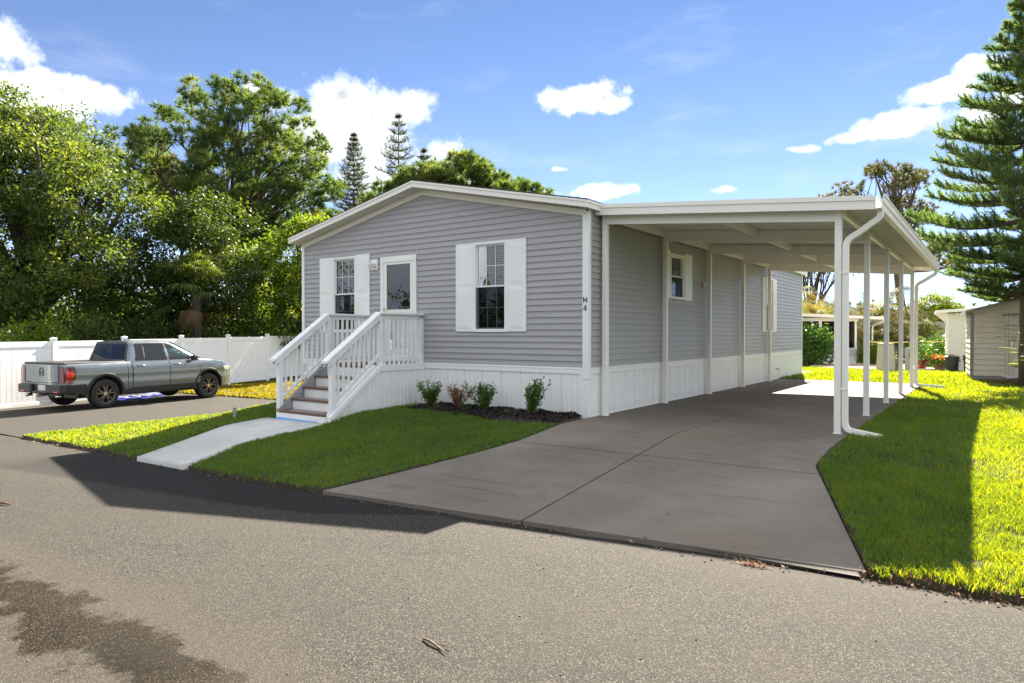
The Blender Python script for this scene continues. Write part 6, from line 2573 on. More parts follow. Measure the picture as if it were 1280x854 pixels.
def shrub(label, x, y, w, h, leaf, n, seed, tilt=(0, 0), dry_base=False, size=0.045):
    rg = np.random.default_rng(seed)
    z = float(G(x, y)) + 0.05
    r = thing('shrub', label, 'shrub', (x, y, z), 0, SG)
    mb = MB()
    C = []; D = []
    for k in range(n):
        a = rg.uniform(0, 2 * pi)
        e = rg.uniform(0.55, 1.5)
        L = h * rg.uniform(0.55, 1.05) / max(0.55, sin(e)) * 0.85
        hd = np.array([cos(a) * cos(e) * (w / h) * 1.1 + tilt[0] * 0.4, sin(a) * cos(e) * (w / h) * 0.8 + tilt[1] * 0.4, sin(e)])
        pts = [np.array([x, y, z])]
        for i in range(1, 5):
            t = i / 4
            pts.append(np.array([x, y, z]) + hd * L * t + rg.normal(0, 0.012, 3) + np.array([0, 0, 0.05 * t * t]))
        mb.tube([tuple(p) for p in pts], [0.006, 0.005, 0.004, 0.003, 0.002], 5)
        for i in range(13):
            t = 0.22 + 0.78 * i / 12
            j = min(3, int(t * 4)); f = t * 4 - j
            C.append(pts[j] * (1 - f) + pts[j + 1] * f)
    mb.build('stems', 'bark_norfolk', r, smooth=True)
    C = np.array(C)
    V, F, v = leaf_cloud(C, 4, np.full(len(C), 0.030), size, rg, 0.52, -0.35)
    np_mesh('foliage', V, F, leaf, r, v)
    if dry_base:
        C2 = np.array([x, y, z + 0.06]) + rg.normal(0, 1, (60, 3)) * np.array([0.07, 0.06, 0.06])
        V, F, v = leaf_cloud(C2, 4, np.full(len(C2), 0.03), 0.04, rg, 0.45, 0.1)
        np_mesh('dry_leaves', V, F, 'shrub_dry', r, v)


shrub('leafy green shrub with a browning base, leftmost in the mulch bed', -2.93, -0.48, 0.34, 0.44, 'shrub_leaf', 24, 81, dry_base=True)
shrub('dried out brown shrub in the mulch bed', -2.36, -0.42, 0.28, 0.40, 'shrub_dry', 24, 82, size=0.038)
shrub('upright full green shrub between the dry shrub and the drive', -1.72, -0.50, 0.30, 0.48, 'shrub_leaf', 30, 83)
shrub('taller loose green shrub nearest the driveway', -0.72, -0.58, 0.28, 0.58, 'shrub_leaf', 26, 84, tilt=(0.25, 0))
rg = np.random.default_rng(85)
for k, (x, y, lab) in enumerate(((-3.12, -0.72, 'weed sprig at the left end of the mulch bed'), (-2.60, -0.70, 'weed sprig in front of the browning green shrub'), (-2.08, -0.62, 'weed sprig beside the dry brown shrub'), (-1.12, -0.62, 'low leggy weed between the two rightmost shrubs'))):
    z = float(G(x, y)) + 0.05
    r = thing('weed', lab, 'weed', (x, y, z), 0, 'small weeds in the mulch')
    V = []; F = []; var = []
    for i in range(16):
        a = rg.uniform(0, 2 * pi); L = rg.uniform(0.09, 0.20)
        d = np.array([cos(a) * 0.6, sin(a) * 0.6, 0.8]); s = np.array([-sin(a), cos(a), 0]) * 0.006
        o = np.array([x, y, z]) + rg.normal(0, 0.04, 3) * np.array([1, 1, 0])
        m = len(V)
        V += [o - s, o + s, o + d * L]; F.append((m, m + 1, m + 2)); var += [rg.random()] * 3
    np_mesh('leaves', np.array(V), np.array(F), 'shrub_leaf', r, np.array(var))


# ------------------------------------------------------------------ shed and things at the right
def lap_wall(mb_list, p0, p1, z0, z1, e, depth, root, name, mt, local=True, ztop=None):
    """lap boards between two plan points, outward normal to the right of p0->p1"""
    p0 = Vector((p0[0], p0[1], 0)); p1 = Vector((p1[0], p1[1], 0))
    d = (p1 - p0).normalized(); n = Vector((d.y, -d.x, 0))
    k = 0
    z = z0
    while z < z1 - 0.01:
        zz = min(z + e, z1)
        prof = [(-0.004, z), (depth, z), (depth * 1.05, z + 0.01), (depth * 0.55, z + (zz - z) * 0.7), (0.002, zz), (-0.004, zz)]
        A = [tuple(p0 + n * q + Vector((0, 0, h))) for q, h in prof]
        B = [tuple(p1 + n * q + Vector((0, 0, h))) for q, h in prof]
        MB().prism(A, B).build(name, mt, root, local=local)
        z = zz


def build_shed():
    r = thing('garden_shed', 'beige lap sided garden shed with grey trim and low gable roof', 'shed', (4.76, 14.0, 0.02), radians(4.5))
    Wd, Dp, H0, H1 = 3.0, 2.5, 0.14, 1.98
    zr_ = 2.42
    x0 = 0.0
    dx0, dx1 = 0.86, 2.05
    lap_wall(None, (0.05, 0), (dx0, 0), H0, H1, 0.155, 0.022, r, 'wall_board', 'shed_beige')
    lap_wall(None, (dx1, 0), (Wd - 0.05, 0), H0, H1, 0.155, 0.022, r, 'wall_board', 'shed_beige')
    lap_wall(None, (0, Dp - 0.03), (0, 0.05), H0, H1, 0.155, 0.022, r, 'wall_board', 'shed_beige')
    lap_wall(None, (Wd, 0.05), (Wd, Dp - 0.03), H0, H1, 0.155, 0.022, r, 'wall_board', 'shed_beige')
    MB().box(0.02, Wd - 0.02, Dp - 0.02, Dp, H0, H1).build('rear_wall', 'shed_beige', r, local=True)
    # plain gable panel over the door
    mb = MB()
    q = [(0.03, H1 - 0.07), (Wd - 0.03, H1 - 0.07), (Wd - 0.03, H1), (Wd / 2, zr_ - 0.03), (0.03, H1)]
    mb.prism([(x, -0.012, z) for x, z in q], [(x, 0.02, z) for x, z in q])
    mb.build('gable_panel', 'shed_beige', r, local=True)
    for x in (-0.03, Wd - 0.035):
        MB().bevbox(x, x + 0.065, -0.032, 0.055, 0.08, H1 + 0.0, 0.004).build('corner_trim', 'shed_trim', r, local=True)
    # door: a pair of ribbed leaves under a grey track
    d = MB().bevbox(dx0 - 0.06, dx0 - 0.001, -0.03, 0.02, H0, H1 - 0.08, 0.003).build('door_jamb', 'shed_beige', r, local=True)
    for a, b in ((dx0, (dx0 + dx1) / 2 - 0.004), ((dx0 + dx1) / 2 + 0.004, dx1)):
        mb = MB()
        n = 5
        w = (b - a) / n
        pr = []
        for i in range(n):
            s = a + i * w
            pr += [(s, 0.0), (s + 0.02, -0.014), (s + w - 0.02, -0.014), (s + w - 0.0005, 0.0)]
        ring = pr + [(b, 0.02), (a, 0.02)]
        mb.prism([(x, y, H0 + 0.03) for x, y in ring], [(x, y, H1 - 0.13) for x, y in ring])
        lf = mb.build('door', 'shed_beige', r, local=True)
        if a == dx0:
            MB().bevbox(a + 0.055, a + 0.10, -0.036, -0.012, 1.00, 1.10, 0.006).build('handle', 'white_paint', lf, local=True)
    MB().bevbox(dx0 - 0.16, dx1 + 0.16, -0.055, -0.013, H1 - 0.125, H1 - 0.085, 0.004).build('door_track', 'shed_trim', r, local=True)
    MB().bevbox(dx0 - 0.06, dx1, -0.05, 0.02, H0 - 0.055, H0 + 0.028, 0.004).build('threshold', 'light_grey', r, local=True)
    # roof of two corrugated sheets with a trimmed edge
    for s in (-1, 1):
        xm = Wd / 2
        xe = xm + s * (Wd / 2 + 0.14)
        ze = H1 - 0.02 - 0.0
        mb = MB()
        mb.hexa([(xm, -0.16, zr_), (xe, -0.16, ze), (xe, Dp + 0.1, ze), (xm, Dp + 0.1, zr_), (xm, -0.16, zr_ + 0.03), (xe, -0.16, ze + 0.03), (xe, Dp + 0.1, ze + 0.03), (xm, Dp + 0.1, zr_ + 0.03)])
        rf = mb.build('roof', 'shed_trim', r, local=True)
        mb = MB()
        mb.hexa([(xm, -0.185, zr_ - 0.05), (xe, -0.185, ze - 0.05), (xe, -0.161, ze - 0.05), (xm, -0.161, zr_ - 0.05), (xm, -0.185, zr_ + 0.045), (xe, -0.185, ze + 0.045), (xe, -0.161, ze + 0.045), (xm, -0.161, zr_ + 0.045)])
        mb.build('edge_trim', 'shed_trim', rf, local=True)
        mb = MB().box(min(xe, xe + s * 0.02), max(xe, xe + s * 0.02), -0.16, Dp + 0.1, ze - 0.07, ze + 0.04)
        mb.build('edge_trim', 'shed_trim', rf, local=True)
    # floor frame on blocks
    MB().box(0.02, Wd - 0.02, 0.0, Dp, 0.04, H0 - 0.004).build('floor_frame', 'shed_trim', r, local=True)
    for x in (0.15, 1.5, 2.7):
        MB().box(x, x + 0.2, 0.1, 0.3, -0.15, 0.04).build('block', 'tan_wall', r, local=True)


build_shed()

# tall cream outbuilding behind the shed
def build_outbuilding():
    x, y = at(28.4, 18.20)
    r = thing('outbuilding', 'tall cream outbuilding with a white overhanging roof behind the shed', 'outbuilding', (x, y, -0.2), radians(4.5))
    lap_wall(None, (0, 0), (2.6, 0), 0, 2.38, 0.16, 0.012, r, 'wall_board', 'pale_cream')
    lap_wall(None, (0, 2.2), (0, 0), 0, 2.38, 0.16, 0.012, r, 'wall_board', 'pale_cream')
    MB().box(0.01, 2.6, 2.18, 2.2, 0, 2.38).build('rear_wall', 'pale_cream', r, local=True)
    MB().box(2.58, 2.6, 0.01, 2.2, 0, 2.38).build('side_wall', 'pale_cream', r, local=True)
    MB().bevbox(-0.02, 0.05, -0.025, 0.04, -0.1, 2.40, 0.004).build('corner_trim', 'white_paint', r, local=True)
    mb = MB()
    mb.hexa([(-0.42, -0.30, 2.42), (2.8, -0.30, 2.62), (2.8, 2.4, 2.62), (-0.42, 2.4, 2.42), (-0.42, -0.30, 2.54), (2.8, -0.30, 2.74), (2.8, 2.4, 2.74), (-0.42, 2.4, 2.54)])
    mb.build('roof', 'white_metal', r, local=True)
    for yy in (0.02, 1.1, 2.1):
        mb = MB()
        mb.prism([(-0.38, yy, 2.41), (-0.01, yy, 2.43), (-0.01, yy, 2.05)], [(-0.38, yy + 0.04, 2.41), (-0.01, yy + 0.04, 2.43), (-0.01, yy + 0.04, 2.05)])
        mb.build('eave_bracket', 'cream_trim', r, local=True)


build_outbuilding()


def garbage_can(label, x, y, z, s=1.0):
    r = thing('garbage_can', label, 'garbage can', (x, y, z), 0, 'black garbage cans')
    prof = [(0, 0.0), (0.205 * s, 0.0), (0.215 * s, 0.02), (0.255 * s, 0.60 * s), (0.275 * s, 0.61 * s), (0.275 * s, 0.645 * s), (0.25 * s, 0.65 * s)]
    MB().lathe([(a, b) for a, b in prof], 20).build('bin', 'bin_black', r, local=True, auto=40)
    lid = MB().lathe([(0.285 * s, 0.652 * s), (0.285 * s, 0.675 * s), (0.20 * s, 0.715 * s), (0.0, 0.73 * s)], 20).build('lid', 'bin_black', r, local=True, auto=50)
    MB().tube([(-0.06, 0, 0.722 * s), (-0.05, 0, 0.76 * s), (0.05, 0, 0.76 * s), (0.06, 0, 0.722 * s)], 0.012, 6).build('handle', 'bin_black', lid, local=True)
    for sx in (-1, 1):
        MB().bevbox(sx * 0.27 * s - 0.02, sx * 0.27 * s + 0.02, -0.06, 0.06, 0.50 * s, 0.54 * s, 0.005).build('handle', 'bin_black', r, local=True)


x, y = at(26.6, 17.25); garbage_can('black garbage can with a lid against the cream outbuilding', x, y, -0.16, 0.92)
x, y = at(26.2, 17.42); garbage_can('second black garbage can half hidden behind the corner of the shed', x + 0.25, y - 0.02, -0.15, 0.98)
# a dry twiggy branch in the second can
r = thing('dry_branch', 'dry twiggy branch poking out of the second garbage can', 'branch', (x + 0.25, y - 0.02, 0.5))
mb = MB()
b0 = (x + 0.25, y - 0.02, 0.45)
for dx, dz in ((-0.28, 0.55), (-0.18, 0.62), (-0.06, 0.5)):
    mb.tube([b0, (b0[0] + dx * 0.5, b0[1], b0[2] + dz * 0.6), (b0[0] + dx, b0[1], b0[2] + dz)], [0.012, 0.01, 0.006], 5)
mb.build('twigs', 'stick_brown', r)

# small palm sapling beside the Norfolk pine trunk
def sapling():
    rg = np.random.default_rng(91)
    x, y = 5.72, 11.75
    z = 0.0
    r = thing('sapling', 'leafy green climbing sapling in front of the Norfolk pine trunk', 'plant', (x, y, z))
    mb = MB().tube([(x + .12, y, z), (x + 0.08, y, z + 0.9), (x + 0.15, y, z + 1.6)], [0.02, 0.016, 0.008], 6)
    mb.build('stem', 'bark_norfolk', r, smooth=True)
    V = []; F = []; var = []
    c, s = cos(YAW), sin(YAW)
    for k in range(12):
        h = 0.50 + 0.095 * k
        a = atan2(s, c) + pi + rg.normal(0, 0.6) if k % 3 else rg.uniform(0, 2 * pi)
        L = rg.uniform(0.32, 0.50)
        d = np.array([cos(a), sin(a), 0.25]); u = np.array([-sin(a), cos(a), 0])
        o = np.array([x + 0.1, y, z + h])
        for i in range(9):
            t = (i + 1) / 9
            p = o + d * L * t + np.array([0, 0, -0.20 * L * t * t])
            for sg in (-1, 1):
                l = 0.13 * sin(pi * (0.2 + 0.75 * t))
                q = p + u * sg * l + d * 0.05 + np.array([0, 0, -0.03])
                m = len(V)
                V += [p - d * 0.022, p + d * 0.022, q]; F.append((m, m + 1, m + 2)); var += [float(np.clip(rg.normal(.6, .2), 0, 1))] * 3
    np_mesh('leaves', np.array(V), np.array(F), 'leaf_bright', r, np.array(var))


sapling()

# fallen leaves and bark litter round the pine and shed
def litter():
    rg = np.random.default_rng(92)
    C = np.column_stack([rg.normal(6.1, 0.7, 420), rg.normal(12.9, 0.45, 420), np.zeros(420)])
    C[:, 2] = lawn_z(C[:, 0], C[:, 1]) + 0.06
    V, F, v = leaf_cloud(C, 2, np.full(len(C), 0.03), 0.07, rg, 0.5, 0.3)
    o = np_mesh('leaf_litter', V, F, 'leaf_litter', None, v)
    tag(o, 'brown fallen litter on the grass below the Norfolk pine and shed door', 'fallen leaves', None, 'stuff')


    # bark scraps and dead leaves along the edge of the side lawn and the drive's lip
    x = np.concatenate([rg.uniform(4.55, 6.6, 330), rg.uniform(-8.6, 4.5, 170)])
    y = ye(x) - rg.normal(0.0, 0.055, 500) + np.where(x > 4.5, 0.02, -0.05)
    C = np.column_stack([x, y, zr(x) + 0.008 + np.where(y > ye(x), 0.03, 0.0)])
    V, F, v = leaf_cloud(C, 1, np.full(500, 0.004), 0.042, rg, 0.42, 0.0)
    o = np_mesh('edge_litter', V, F, 'leaf_litter', None, v)
    tag(o, 'bark scraps and dead leaves along the edge of the asphalt', 'fallen leaves', None, 'stuff')


litter()


# ------------------------------------------------------------------ neighbouring house with its screened porch
def build_neighbour():
    x, y = at(34.0, 17.25)          # right front corner of the porch
    r = thing('neighbour_house', 'low neighbouring house with a dark screened porch and white flat roof', 'house', (x, y, -0.27), YAW)
    # local x runs to the right of the view, y away from it; origin at the porch corner
    L = -8.0
    # base: white skirting, grey siding band
    MB().box(L, 0, 0, 0.08, -0.1, 0.52).build('skirting', 'white_vinyl', r, local=True)
    lap_wall(None, (L, 0), (0, 0), 0.52, 0.86, 0.115, 0.02, r, 'siding_board', 'light_grey')
    MB().bevbox(L, 0.03, -0.05, 0.06, 0.86, 0.92, 0.005).build('sill', 'white_metal', r, local=True)
    xs_ = [0.0, -0.62, -2.32, -3.05, -4.3, -5.5, -6.7]
    for i, px in enumerate((0.0, -1.75, -2.78, -4.2, -5.6, -7.0)):
        MB().bevbox(px - (0.14 if i else 0.10), px, -0.03, 0.07, 0.92, 2.26, 0.004).build('post', 'white_metal', r, local=True)
    for a, b in ((-1.75, -0.10), (-2.78, -1.89), (-4.2, -2.92), (-5.6, -4.34), (-7.0, -5.74)):
        MB().add([(a, 0.03, 0.92), (b, 0.03, 0.92), (b, 0.03, 2.26), (a, 0.03, 2.26)], [(0, 1, 2, 3)]).build('screen', 'porch_screen', r, local=True)
    MB().bevbox(-2.25, -2.21, 0.0, 0.05, 0.92, 2.26, 0.003).build('screen_bar', 'white_metal', r, local=True)
    # right return wall with slim bars
    MB().box(-0.04, 0.0, 0.09, 3.2, -0.1, 0.88).build('skirting', 'white_vinyl', r, local=True)
    MB().add([(-0.02, 0.1, 0.92), (-0.02, 3.2, 0.92), (-0.02, 3.2, 2.24), (-0.02, 0.1, 2.24)], [(0, 1, 2, 3)]).build('screen', 'porch_screen', r, local=True)
    # the side seen obliquely: a wing set back to the right
    for k in range(5):
        MB().bevbox(0.06 + 0.20 * k, 0.09 + 0.20 * k, 2.5, 2.54, 0.5, 2.12, 0.003).build('screen_bar', 'white_metal', r, local=True)
    MB().box(0.0, 1.0, 2.60, 2.66, 0.5, 2.12).build('wing_screen', 'screen_black', r, local=True)
    MB().bevbox(0.98, 1.05, 2.45, 2.70, -0.1, 2.12, 0.004).build('post', 'white_metal', r, local=True)
    MB().box(0.0, 1.0, 2.5, 2.66, -0.1, 0.5).build('skirting', 'white_vinyl', r, local=True)
    # beams, fascia, roof
    MB().bevbox(L, 0.06, -0.04, 0.08, 2.26, 2.44, 0.004).build('beam', 'cream_trim', r, local=True)
    mb = MB()
    mb.hexa([(L, -0.35, 2.70), (1.2, -0.35, 2.34), (1.2, 5.0, 2.34), (L, 5.0, 2.70), (L, -0.35, 2.84), (1.2, -0.35, 2.48), (1.2, 5.0, 2.48), (L, 5.0, 2.84)])
    mb.build('roof', 'white_metal', r, local=True)
    mb = MB().box(L, -3.6, -0.1, 5.0, 2.70, 3.02)
    mb.build('roof', 'white_metal', r, local=True)
    mb = MB().tube([(1.18, -0.30, 2.36), (1.18, -0.30, 2.22), (0.95, 0.2, 2.06), (0.95, 0.3, 1.9), (0.95, 0.3, 0.0)], 0.04, 8)
    mb.build('downspout', 'white_metal', r, local=True)
    # inside wall with brown shutters, floor
    MB().box(L, 0, 2.8, 2.9, -0.1, 2.6).build('inner_wall', 'tan_wall', r, local=True)
    for k in range(7):
        MB().box(-2.75, -1.6, 2.74, 2.79, 1.1 + 0.17 * k, 1.24 + 0.17 * k).build('louver', 'terracotta', r, local=True)
    MB().box(L, 0, 0.08, 2.8, 0.40, 0.46).build('floor', 'light_grey', r, local=True)


build_neighbour()


def porch_chair():
    x, y = at(35.1, 15.35)
    r = thing('porch_chair', 'tan padded patio chair inside the screened porch', 'chair', (x, y, 0.19), YAW + 0.3)
    MB().bevbox(-0.32, 0.32, -0.30, 0.30, 0.40, 0.54, 0.04).build('seat', 'furniture_tan', r, local=True)
    mb = MB().hexa([(-0.32, 0.24, 0.5), (0.32, 0.24, 0.5), (0.32, 0.36, 0.5), (-0.32, 0.36, 0.5), (-0.32, 0.45, 1.25), (0.32, 0.45, 1.25), (0.32, 0.55, 1.22), (-0.32, 0.55, 1.22)])
    mb.build('backrest', 'furniture_tan', r, local=True)
    for sx in (-0.34, 0.30):
        MB().bevbox(sx, sx + 0.05, -0.28, 0.32, 0.68, 0.72, 0.01).build('armrest', 'furniture_tan', r, local=True)
        for yy in (-0.26, 0.24):
            MB().box(sx, sx + 0.04, yy, yy + 0.04, 0.0, 0.68).build('leg', 'furniture_tan', r, local=True)


porch_chair()
x, y = at(33.0, 14.6)
bush('bush', 'rounded green bush in front of the screened porch', (x, y, -0.26), 1.05, 0.8, 1.0, 120, 40, 0.13, 'shrub_leaf', 95)
x, y = at(33.2, 17.75)
bush('hedge', 'clipped dark hedge to the right of the screened porch', (x, y, -0.26), 0.75, 0.6, 0.62, 150, 44, 0.085, 'leaf_bright', 96, cat='hedge')


def small_post(name, label, cat, px_d, px_lat, z, w, h, mt, taper=1.0, cap=None):
    x, y = at(px_d, px_lat)
    r = thing(name, label, cat, (x, y, z), YAW)
    k = w * taper / 2
    mb = MB()
    mb.hexa([(-w / 2, -w / 2, 0), (w / 2, -w / 2, 0), (w / 2, w / 2, 0), (-w / 2, w / 2, 0), (-k, -k, h), (k, -k, h), (k, k, h), (-k, k, h)])
    mb.build('housing' if w > 0.15 else 'shaft', mt, r, local=True)
    if cap:
        MB().bevbox(-k - 0.02, k + 0.02, -k - 0.02, k + 0.02, h, h + 0.05, 0.01).build('lid', cap, r, local=True)
    MB().box(-w / 2 - 0.04, w / 2 + 0.04, -w / 2 - 0.04, w / 2 + 0.04, -0.06, 0.03).build('base', 'tan_wall', r, local=True)
    return r


small_post('utility_pedestal', 'beige tapered utility pedestal on the back lawn', 'utility box', 26.2, 14.42, -0.13, 0.50, 1.08, 'pedestal_beige', 0.80, 'pedestal_beige')
small_post('marker_post', 'short olive green marker post right of the beige pedestal', 'marker post', 26.0, 14.74, -0.13, 0.12, 0.56, 'utility_green')
r = small_post('meter_post', 'grey wooden meter post between the rear carport posts', 'post', 26.0, 15.15, -0.13, 0.13, 0.95, 'weathered_wood')
MB().bevbox(0.03, 0.10, -0.09, -0.066, 0.55, 0.78, 0.006).build('red_tag', 'pot_red', r, local=True)


# brick patio
def build_patio():
    x, y = at(28.6, 16.0)
    r = thing('patio', 'sunny patio of red bricks and pale pavers beyond the back lawn', 'patio', (x, y, -0.16), YAW - 0.25, None, 'structure')
    MB().box(-2.6, 2.2, 0, 6.0, -0.10, 0.015).build('bed', 'curb_white', r, local=True)
    b = MB().bevbox(0, 0.40, 0, 0.26, 0.0, 0.035, 0.006).build('brick', 'brick', r, local=True)
    b.location = (-2.55, 0.12, 0.002)
    rg = np.random.default_rng(12)
    for j in range(12):
        for i in range(11):
            if i == 0 and j == 0: continue
            xx = -2.55 + 0.42 * i + (0.21 if j % 2 else 0)
            if xx > 1.75: continue
            q = shared('brick', b.data, r, (xx, 0.12 + 0.28 * j + 0.55 * (j > 5) + 0.7 * (j > 8), 0.002 + rg.uniform(0, 0.006)), (0, 0, rg.normal(0, 0.01)))
    MB().bevbox(-2.7, 2.3, -0.14, 0.0, -0.05, 0.07, 0.01).build('edging', 'curb_white', r, local=True)


build_patio()


def pot(label, d, lat, z, rad, h, mt, leaf, seed, plant_h, fl=None):
    x, y = at(d, lat)
    r = thing('flower_pot', label, 'flower pot', (x, y, z))
    MB().lathe([(0, 0), (rad * 0.7, 0), (rad * 0.95, h * 0.85), (rad * 1.06, h * 0.86), (rad * 1.06, h), (rad * 0.9, h), (rad * 0.85, h * 0.9), (0, h * 0.9)], 18).build('pot', mt, r, local=True, auto=40)
    rg = np.random.default_rng(seed)
    C = np.array([x, y, z + h + plant_h * 0.45]) + rg.normal(0, 1, (60, 3)) * np.array([rad * 0.9, rad * 0.9, plant_h * 0.28])
    V, F, v = leaf_cloud(C, 10, np.full(60, 0.08), 0.13, rg, 0.35, -0.2)
    np_mesh('plant', V, F, leaf, r, v)
    if fl:
        C = np.array([x, y, z + h + plant_h * 0.7]) + rg.normal(0, 1, (40, 3)) * np.array([rad * 1.1, rad * 1.1, plant_h * 0.16])
        V, F, v = leaf_cloud(C, 8, np.full(40, 0.06), 0.10, rg, 0.6, -0.3)
        np_mesh('blossoms', V, F, fl, r, v)


pot('red flower pot with an upright green plant beside the rear carport post', 28.6, 17.25, -0.15, 0.24, 0.42, 'pot_red', 'shrub_leaf', 101, 0.75)
pot('terracotta planter of orange flowers near the cream outbuilding', 28.0, 17.66, -0.15, 0.25, 0.26, 'terracotta', 'shrub_leaf', 102, 0.34, 'flower_orange')
x, y = at(30.5, 19.25)
bush('bush', 'yellow green garden bush behind the orange flowers', (x, y, -0.22), 0.55, 0.5, 0.72, 80, 34, 0.11, 'shrub_leaf', 103)


# yellow rope strung between iron stakes
def build_rope():
    r = thing('yellow_rope', 'yellow rope strung across the back lawn between the houses', 'rope', at(29.5, 17.0, 0.9))
    a = np.array(at(29.5, 15.45, 1.02)); b = np.array(at(29.6, 17.9, 1.05)); c = np.array(at(28.7, 18.25, 1.06))
    pts = []
    for p, q in ((a, b), (b, c)):
        for i in range(9):
            t = i / 8
            pts.append(tuple(p + (q - p) * t - np.array([0, 0, 0.05 * 4 * t * (1 - t)])))
    MB().tube(pts, 0.022, 6).build('rope', 'rope_yellow', r)
    for d, lat in ((29.5, 15.45), (29.6, 17.9)):
        x, y = at(d, lat)
        s = thing('iron_stake', 'thin iron stake holding the yellow rope %s' % ('beside the hedge' if lat < 16 else 'in front of the patio'), 'stake', (x, y, -0.24))
        MB().tube([(x, y, -0.3), (x, y, 1.06)], 0.015, 6).build('shaft', 'steel', s)
        MB().tube([(x - 0.03, y, 1.04), (x, y, 1.075), (x + 0.03, y, 1.04)], 0.010, 5).build('hook', 'steel', s)


build_rope()


# farther houses
def bungalow(label, d, lat, w, h, dep, rise, wallm, roofm, rot, z=-0.27):
    x, y = at(d, lat)
    r = thing('bungalow', label, 'house', (x, y, z), YAW + rot)
    MB().box(-w / 2, w / 2, 0, dep, -0.1, h).build('wall', wallm, r, local=True)
    mb = MB()
    q = [(-w / 2 - 0.3, h - 0.03), (w / 2 + 0.3, h - 0.03), (w / 2 + 0.3, h + 0.10), (0, h + rise), (-w / 2 - 0.3, h + 0.10)]
    mb.prism([(a, -0.35, b) for a, b in q], [(a, dep + 0.3, b) for a, b in q])
    mb.build('roof', roofm, r, local=True)
    for k in (-1, 1):
        f = MB().bevbox(k * w * 0.27 - 0.5, k * w * 0.27 + 0.5, -0.05, -0.001, h * 0.38, h * 0.80, 0.005).build('window', 'white_paint', r, local=True)
        MB().box(k * w * 0.27 - 0.42, k * w * 0.27 + 0.42, -0.058, -0.052, h * 0.41, h * 0.77).build('pane', 'screen_black', f, local=True)
    return r


r = bungalow('grey brown bungalow with a low roof in the distance right of the carport', 52, 31.6, 7.5, 2.1, 6, 0.6, 'tan_wall', 'tan_wall', 0.12)
for k, xx in enumerate((-1.6, -0.2, 1.0)):
    v_ = MB().lathe([(0.06, 2.35), (0.06, 2.95), (0.16, 2.97), (0.16, 3.06), (0.0, 3.14)], 10, 'z', (xx, 1.0, 0)).build('roof_vent', 'white_metal', r, local=True)
bungalow('pale bungalow glimpsed behind the third and fourth carport posts', 50, 26.8, 4.6, 1.9, 5, 0.35, 'pale_cream', 'white_metal', -0.1)


def far_carport():
    x, y = at(42, 24.6)
    r = thing('far_carport', 'small white carport on slim posts before the distant bungalow', 'carport', (x, y, -0.27), YAW)
    for xx in (0, 0.42):
        MB().bevbox(xx - 0.06, xx + 0.06, -0.06, 0.06, 0, 2.25, 0.005).build('post', 'white_metal', r, local=True)
    for xx in (-3.2,):
        MB().bevbox(xx - 0.06, xx + 0.06, -0.06, 0.06, 0, 2.35, 0.005).build('post', 'white_metal', r, local=True)
    mb = MB()
    mb.hexa([(-3.4, -0.2, 2.40), (0.65, -0.2, 2.26), (0.65, 3.5, 2.26), (-3.4, 3.5, 2.40), (-3.4, -0.2, 2.54), (0.65, -0.2, 2.42), (0.65, 3.5, 2.42), (-3.4, 3.5, 2.54)])
    mb.build('roof', 'white_metal', r, local=True)


far_carport()


def railing():
    x, y = at(38, 20.2)
    r = thing('porch_railing', 'dark metal porch railing before the pale bungalow', 'railing', (x, y, -0.27), YAW)
    for z in (0.55, 1.42):
        MB().box(0, 1.15, -0.02, 0.02, z, z + 0.05).build('rail', 'screen_black', r, local=True)
    for k in range(8):
        MB().box(0.02 + 0.155 * k, 0.05 + 0.155 * k, -0.015, 0.015, 0.0 if k in (0, 7) else 0.55, 1.42).build('baluster', 'screen_black', r, local=True)


railing()


def far_car():
    x, y = at(41, 23.2)
    r = thing('far_car', 'dark blue car mostly hidden behind the carport posts', 'car', (x, y, -0.27), YAW)
    prof = [(-2.1, 0.35), (-2.15, 0.7), (-1.9, 0.85), (-1.2, 0.92), (-0.7, 1.38), (0.6, 1.42), (1.3, 0.98), (2.0, 0.85), (2.15, 0.55), (2.1, 0.35)]
    MB().prism([(a, -0.85, b) for a, b in prof], [(a, 0.85, b) for a, b in prof]).build('body', 'car_blue', r, local=True)
    q = [(-1.05, 0.94), (-0.64, 1.32), (0.55, 1.35), (1.12, 0.98)]
    MB().prism([(a, -0.862, b) for a, b in q], [(a, -0.852, b) for a, b in q]).build('side_window', 'screen_black', r, local=True)
    for a in (-1.35, 1.35):
        for yy in (-0.80, 0.62):
            MB().lathe([(0, 0), (0.30, 0), (0.33, 0.03), (0.33, 0.17), (0.30, 0.2), (0, 0.2)], 18, 'z').build('wheel', 'tyre', r, local=True)
            o = [c for c in COL.objects if c.parent == r][-1]
            o.rotation_euler = (-pi / 2, 0, 0); o.location = (a, yy, 0.33)


far_car()


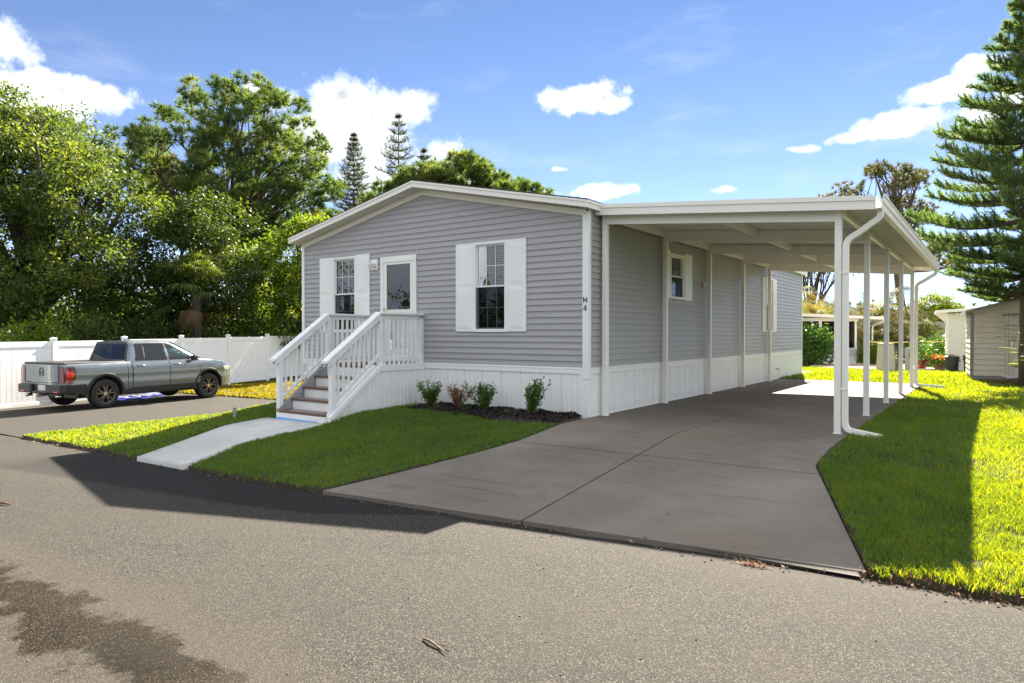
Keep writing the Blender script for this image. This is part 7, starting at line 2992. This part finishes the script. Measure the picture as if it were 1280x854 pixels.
# low garden lamp by the bush, marker stake in the lawn, sticks and weeds
def odds():
    x, y = at(32.2, 15.1)
    r = thing('garden_light', 'small black garden light at the foot of the porch skirting', 'garden light', (x, y, -0.25))
    MB().tube([(x, y, -0.3), (x, y, -0.02)], 0.02, 6).build('spike', 'bin_black', r)
    MB().lathe([(0.05, 0.22), (0.09, 0.24), (0.09, 0.30), (0.03, 0.36), (0.0, 0.36)], 12).build('lamp_shade', 'bin_black', r, local=True)
    x, y = -5.95, -2.45
    z = float(lawn_z(x, y))
    r = thing('lawn_stake', 'short grey marker stake standing in the grass beside the walk', 'stake', (x, y, z))
    MB().bevbox(x - 0.022, x + 0.022, y - 0.018, y + 0.018, z - 0.05, z + 0.17, 0.004).build('shaft', 'weathered_wood', r)
    MB().bevbox(x - 0.026, x + 0.026, y - 0.022, y + 0.022, z + 0.171, z + 0.20, 0.004).build('cap', 'steel', r)
    # fallen twigs
    x, y = 2.85, -6.82
    z = float(zr(x)) + 0.008
    r = thing('twig', 'reddish brown forked twig lying on the near asphalt', 'twig', (x, y, z))
    mb = MB().tube([(x - 0.12, y + 0.03, z), (x - 0.05, y + 0.012, z + 0.008), (x + 0.02, y - 0.004, z + 0.002), (x + 0.10, y - 0.035, z + 0.004)], [0.006, 0.007, 0.006, 0.003], 5)
    mb.tube([(x - 0.02, y + 0.004, z + 0.005), (x + 0.05, y + 0.02, z + 0.010), (x + 0.09, y + 0.022, z + 0.002)], [0.004, 0.003, 0.002], 5)
    mb.build('stem', 'stick_brown', r)
    x, y = -3.11, -6.89
    z = float(zr(x)) + 0.01
    r = thing('twig', 'short rusty twig at the left edge of the asphalt', 'twig', (x, y, z))
    MB().tube([(x - 0.10, y - 0.02, z), (x, y, z + 0.012), (x + 0.09, y + 0.03, z + 0.004)], [0.007, 0.012, 0.006], 5).build('stem', 'leaf_litter', r)
    # dry weed at the drive's lip
    rg = np.random.default_rng(120)
    x, y = 3.90, -4.52
    z = float(zr(x))
    r = thing('weed', 'reddish dry weed growing at the front lip of the driveway', 'weed', (x, y, z))
    V = []; F = []; var = []
    for i in range(70):
        a = rg.uniform(0, 2 * pi); L = rg.uniform(0.03, 0.09)
        d = np.array([cos(a) * 0.9, sin(a) * 0.6, rg.uniform(0.2, 0.7)]); s = np.array([-sin(a), cos(a), 0.2]) * 0.005
        o = np.array([x, y, z]) + rg.normal(0, 1, 3) * np.array([0.06, 0.012, 0.004])
        m = len(V)
        V += [o - s, o + s, o + d * L]; F.append((m, m + 1, m + 2)); var += [rg.random() * 0.6] * 3
    np_mesh('leaves', np.array(V), np.array(F), 'shrub_dry', r, np.array(var))
    # pebbles, leaf scraps and grit along the edge of the asphalt
    N = 420
    px_ = np.concatenate([rg.uniform(-8.5, 5.6, 260), rg.uniform(-3, 6, 160)])
    py_ = np.concatenate([ye(px_[:260]) - np.abs(rg.normal(0, 0.10, 260)) - 0.02, rg.uniform(-8.6, -4.9, 160)])
    V = []; F = []
    for i in range(N):
        s = rg.uniform(0.004, 0.013) * (1.0 if i < 260 else 0.8)
        c = np.array([px_[i], py_[i], float(zr(px_[i])) + s * 0.3])
        t = rg.normal(0, 1, (3, 3)); q, _ = np.linalg.qr(t)
        q = q * s * np.array([1, 0.8, 0.6])
        m = len(V)
        V += [c + q[0], c - q[0], c + q[1], c - q[1], c + q[2], c - q[2]]
        F += [(m, m + 2, m + 4), (m + 2, m + 1, m + 4), (m + 1, m + 3, m + 4), (m + 3, m, m + 4), (m + 2, m, m + 5), (m + 1, m + 2, m + 5), (m + 3, m + 1, m + 5), (m, m + 3, m + 5)]
    o = np_mesh('grit', np.array(V), np.array(F), 'grit_stone')
    tag(o, 'loose grit and pebbles scattered on the asphalt', 'gravel', None, 'stuff')


odds()


# foliage, limbs and needles are masses nobody could count piece by piece
for o in list(COL.objects):
    if o.parent is not None and o.name.split('.')[0] in ('limbs', 'crown', 'foliage', 'fronds', 'dead_fronds', 'leaves', 'plant', 'blossoms', 'dry_leaves', 'stems', 'twigs'):
        o['kind'] = 'stuff'
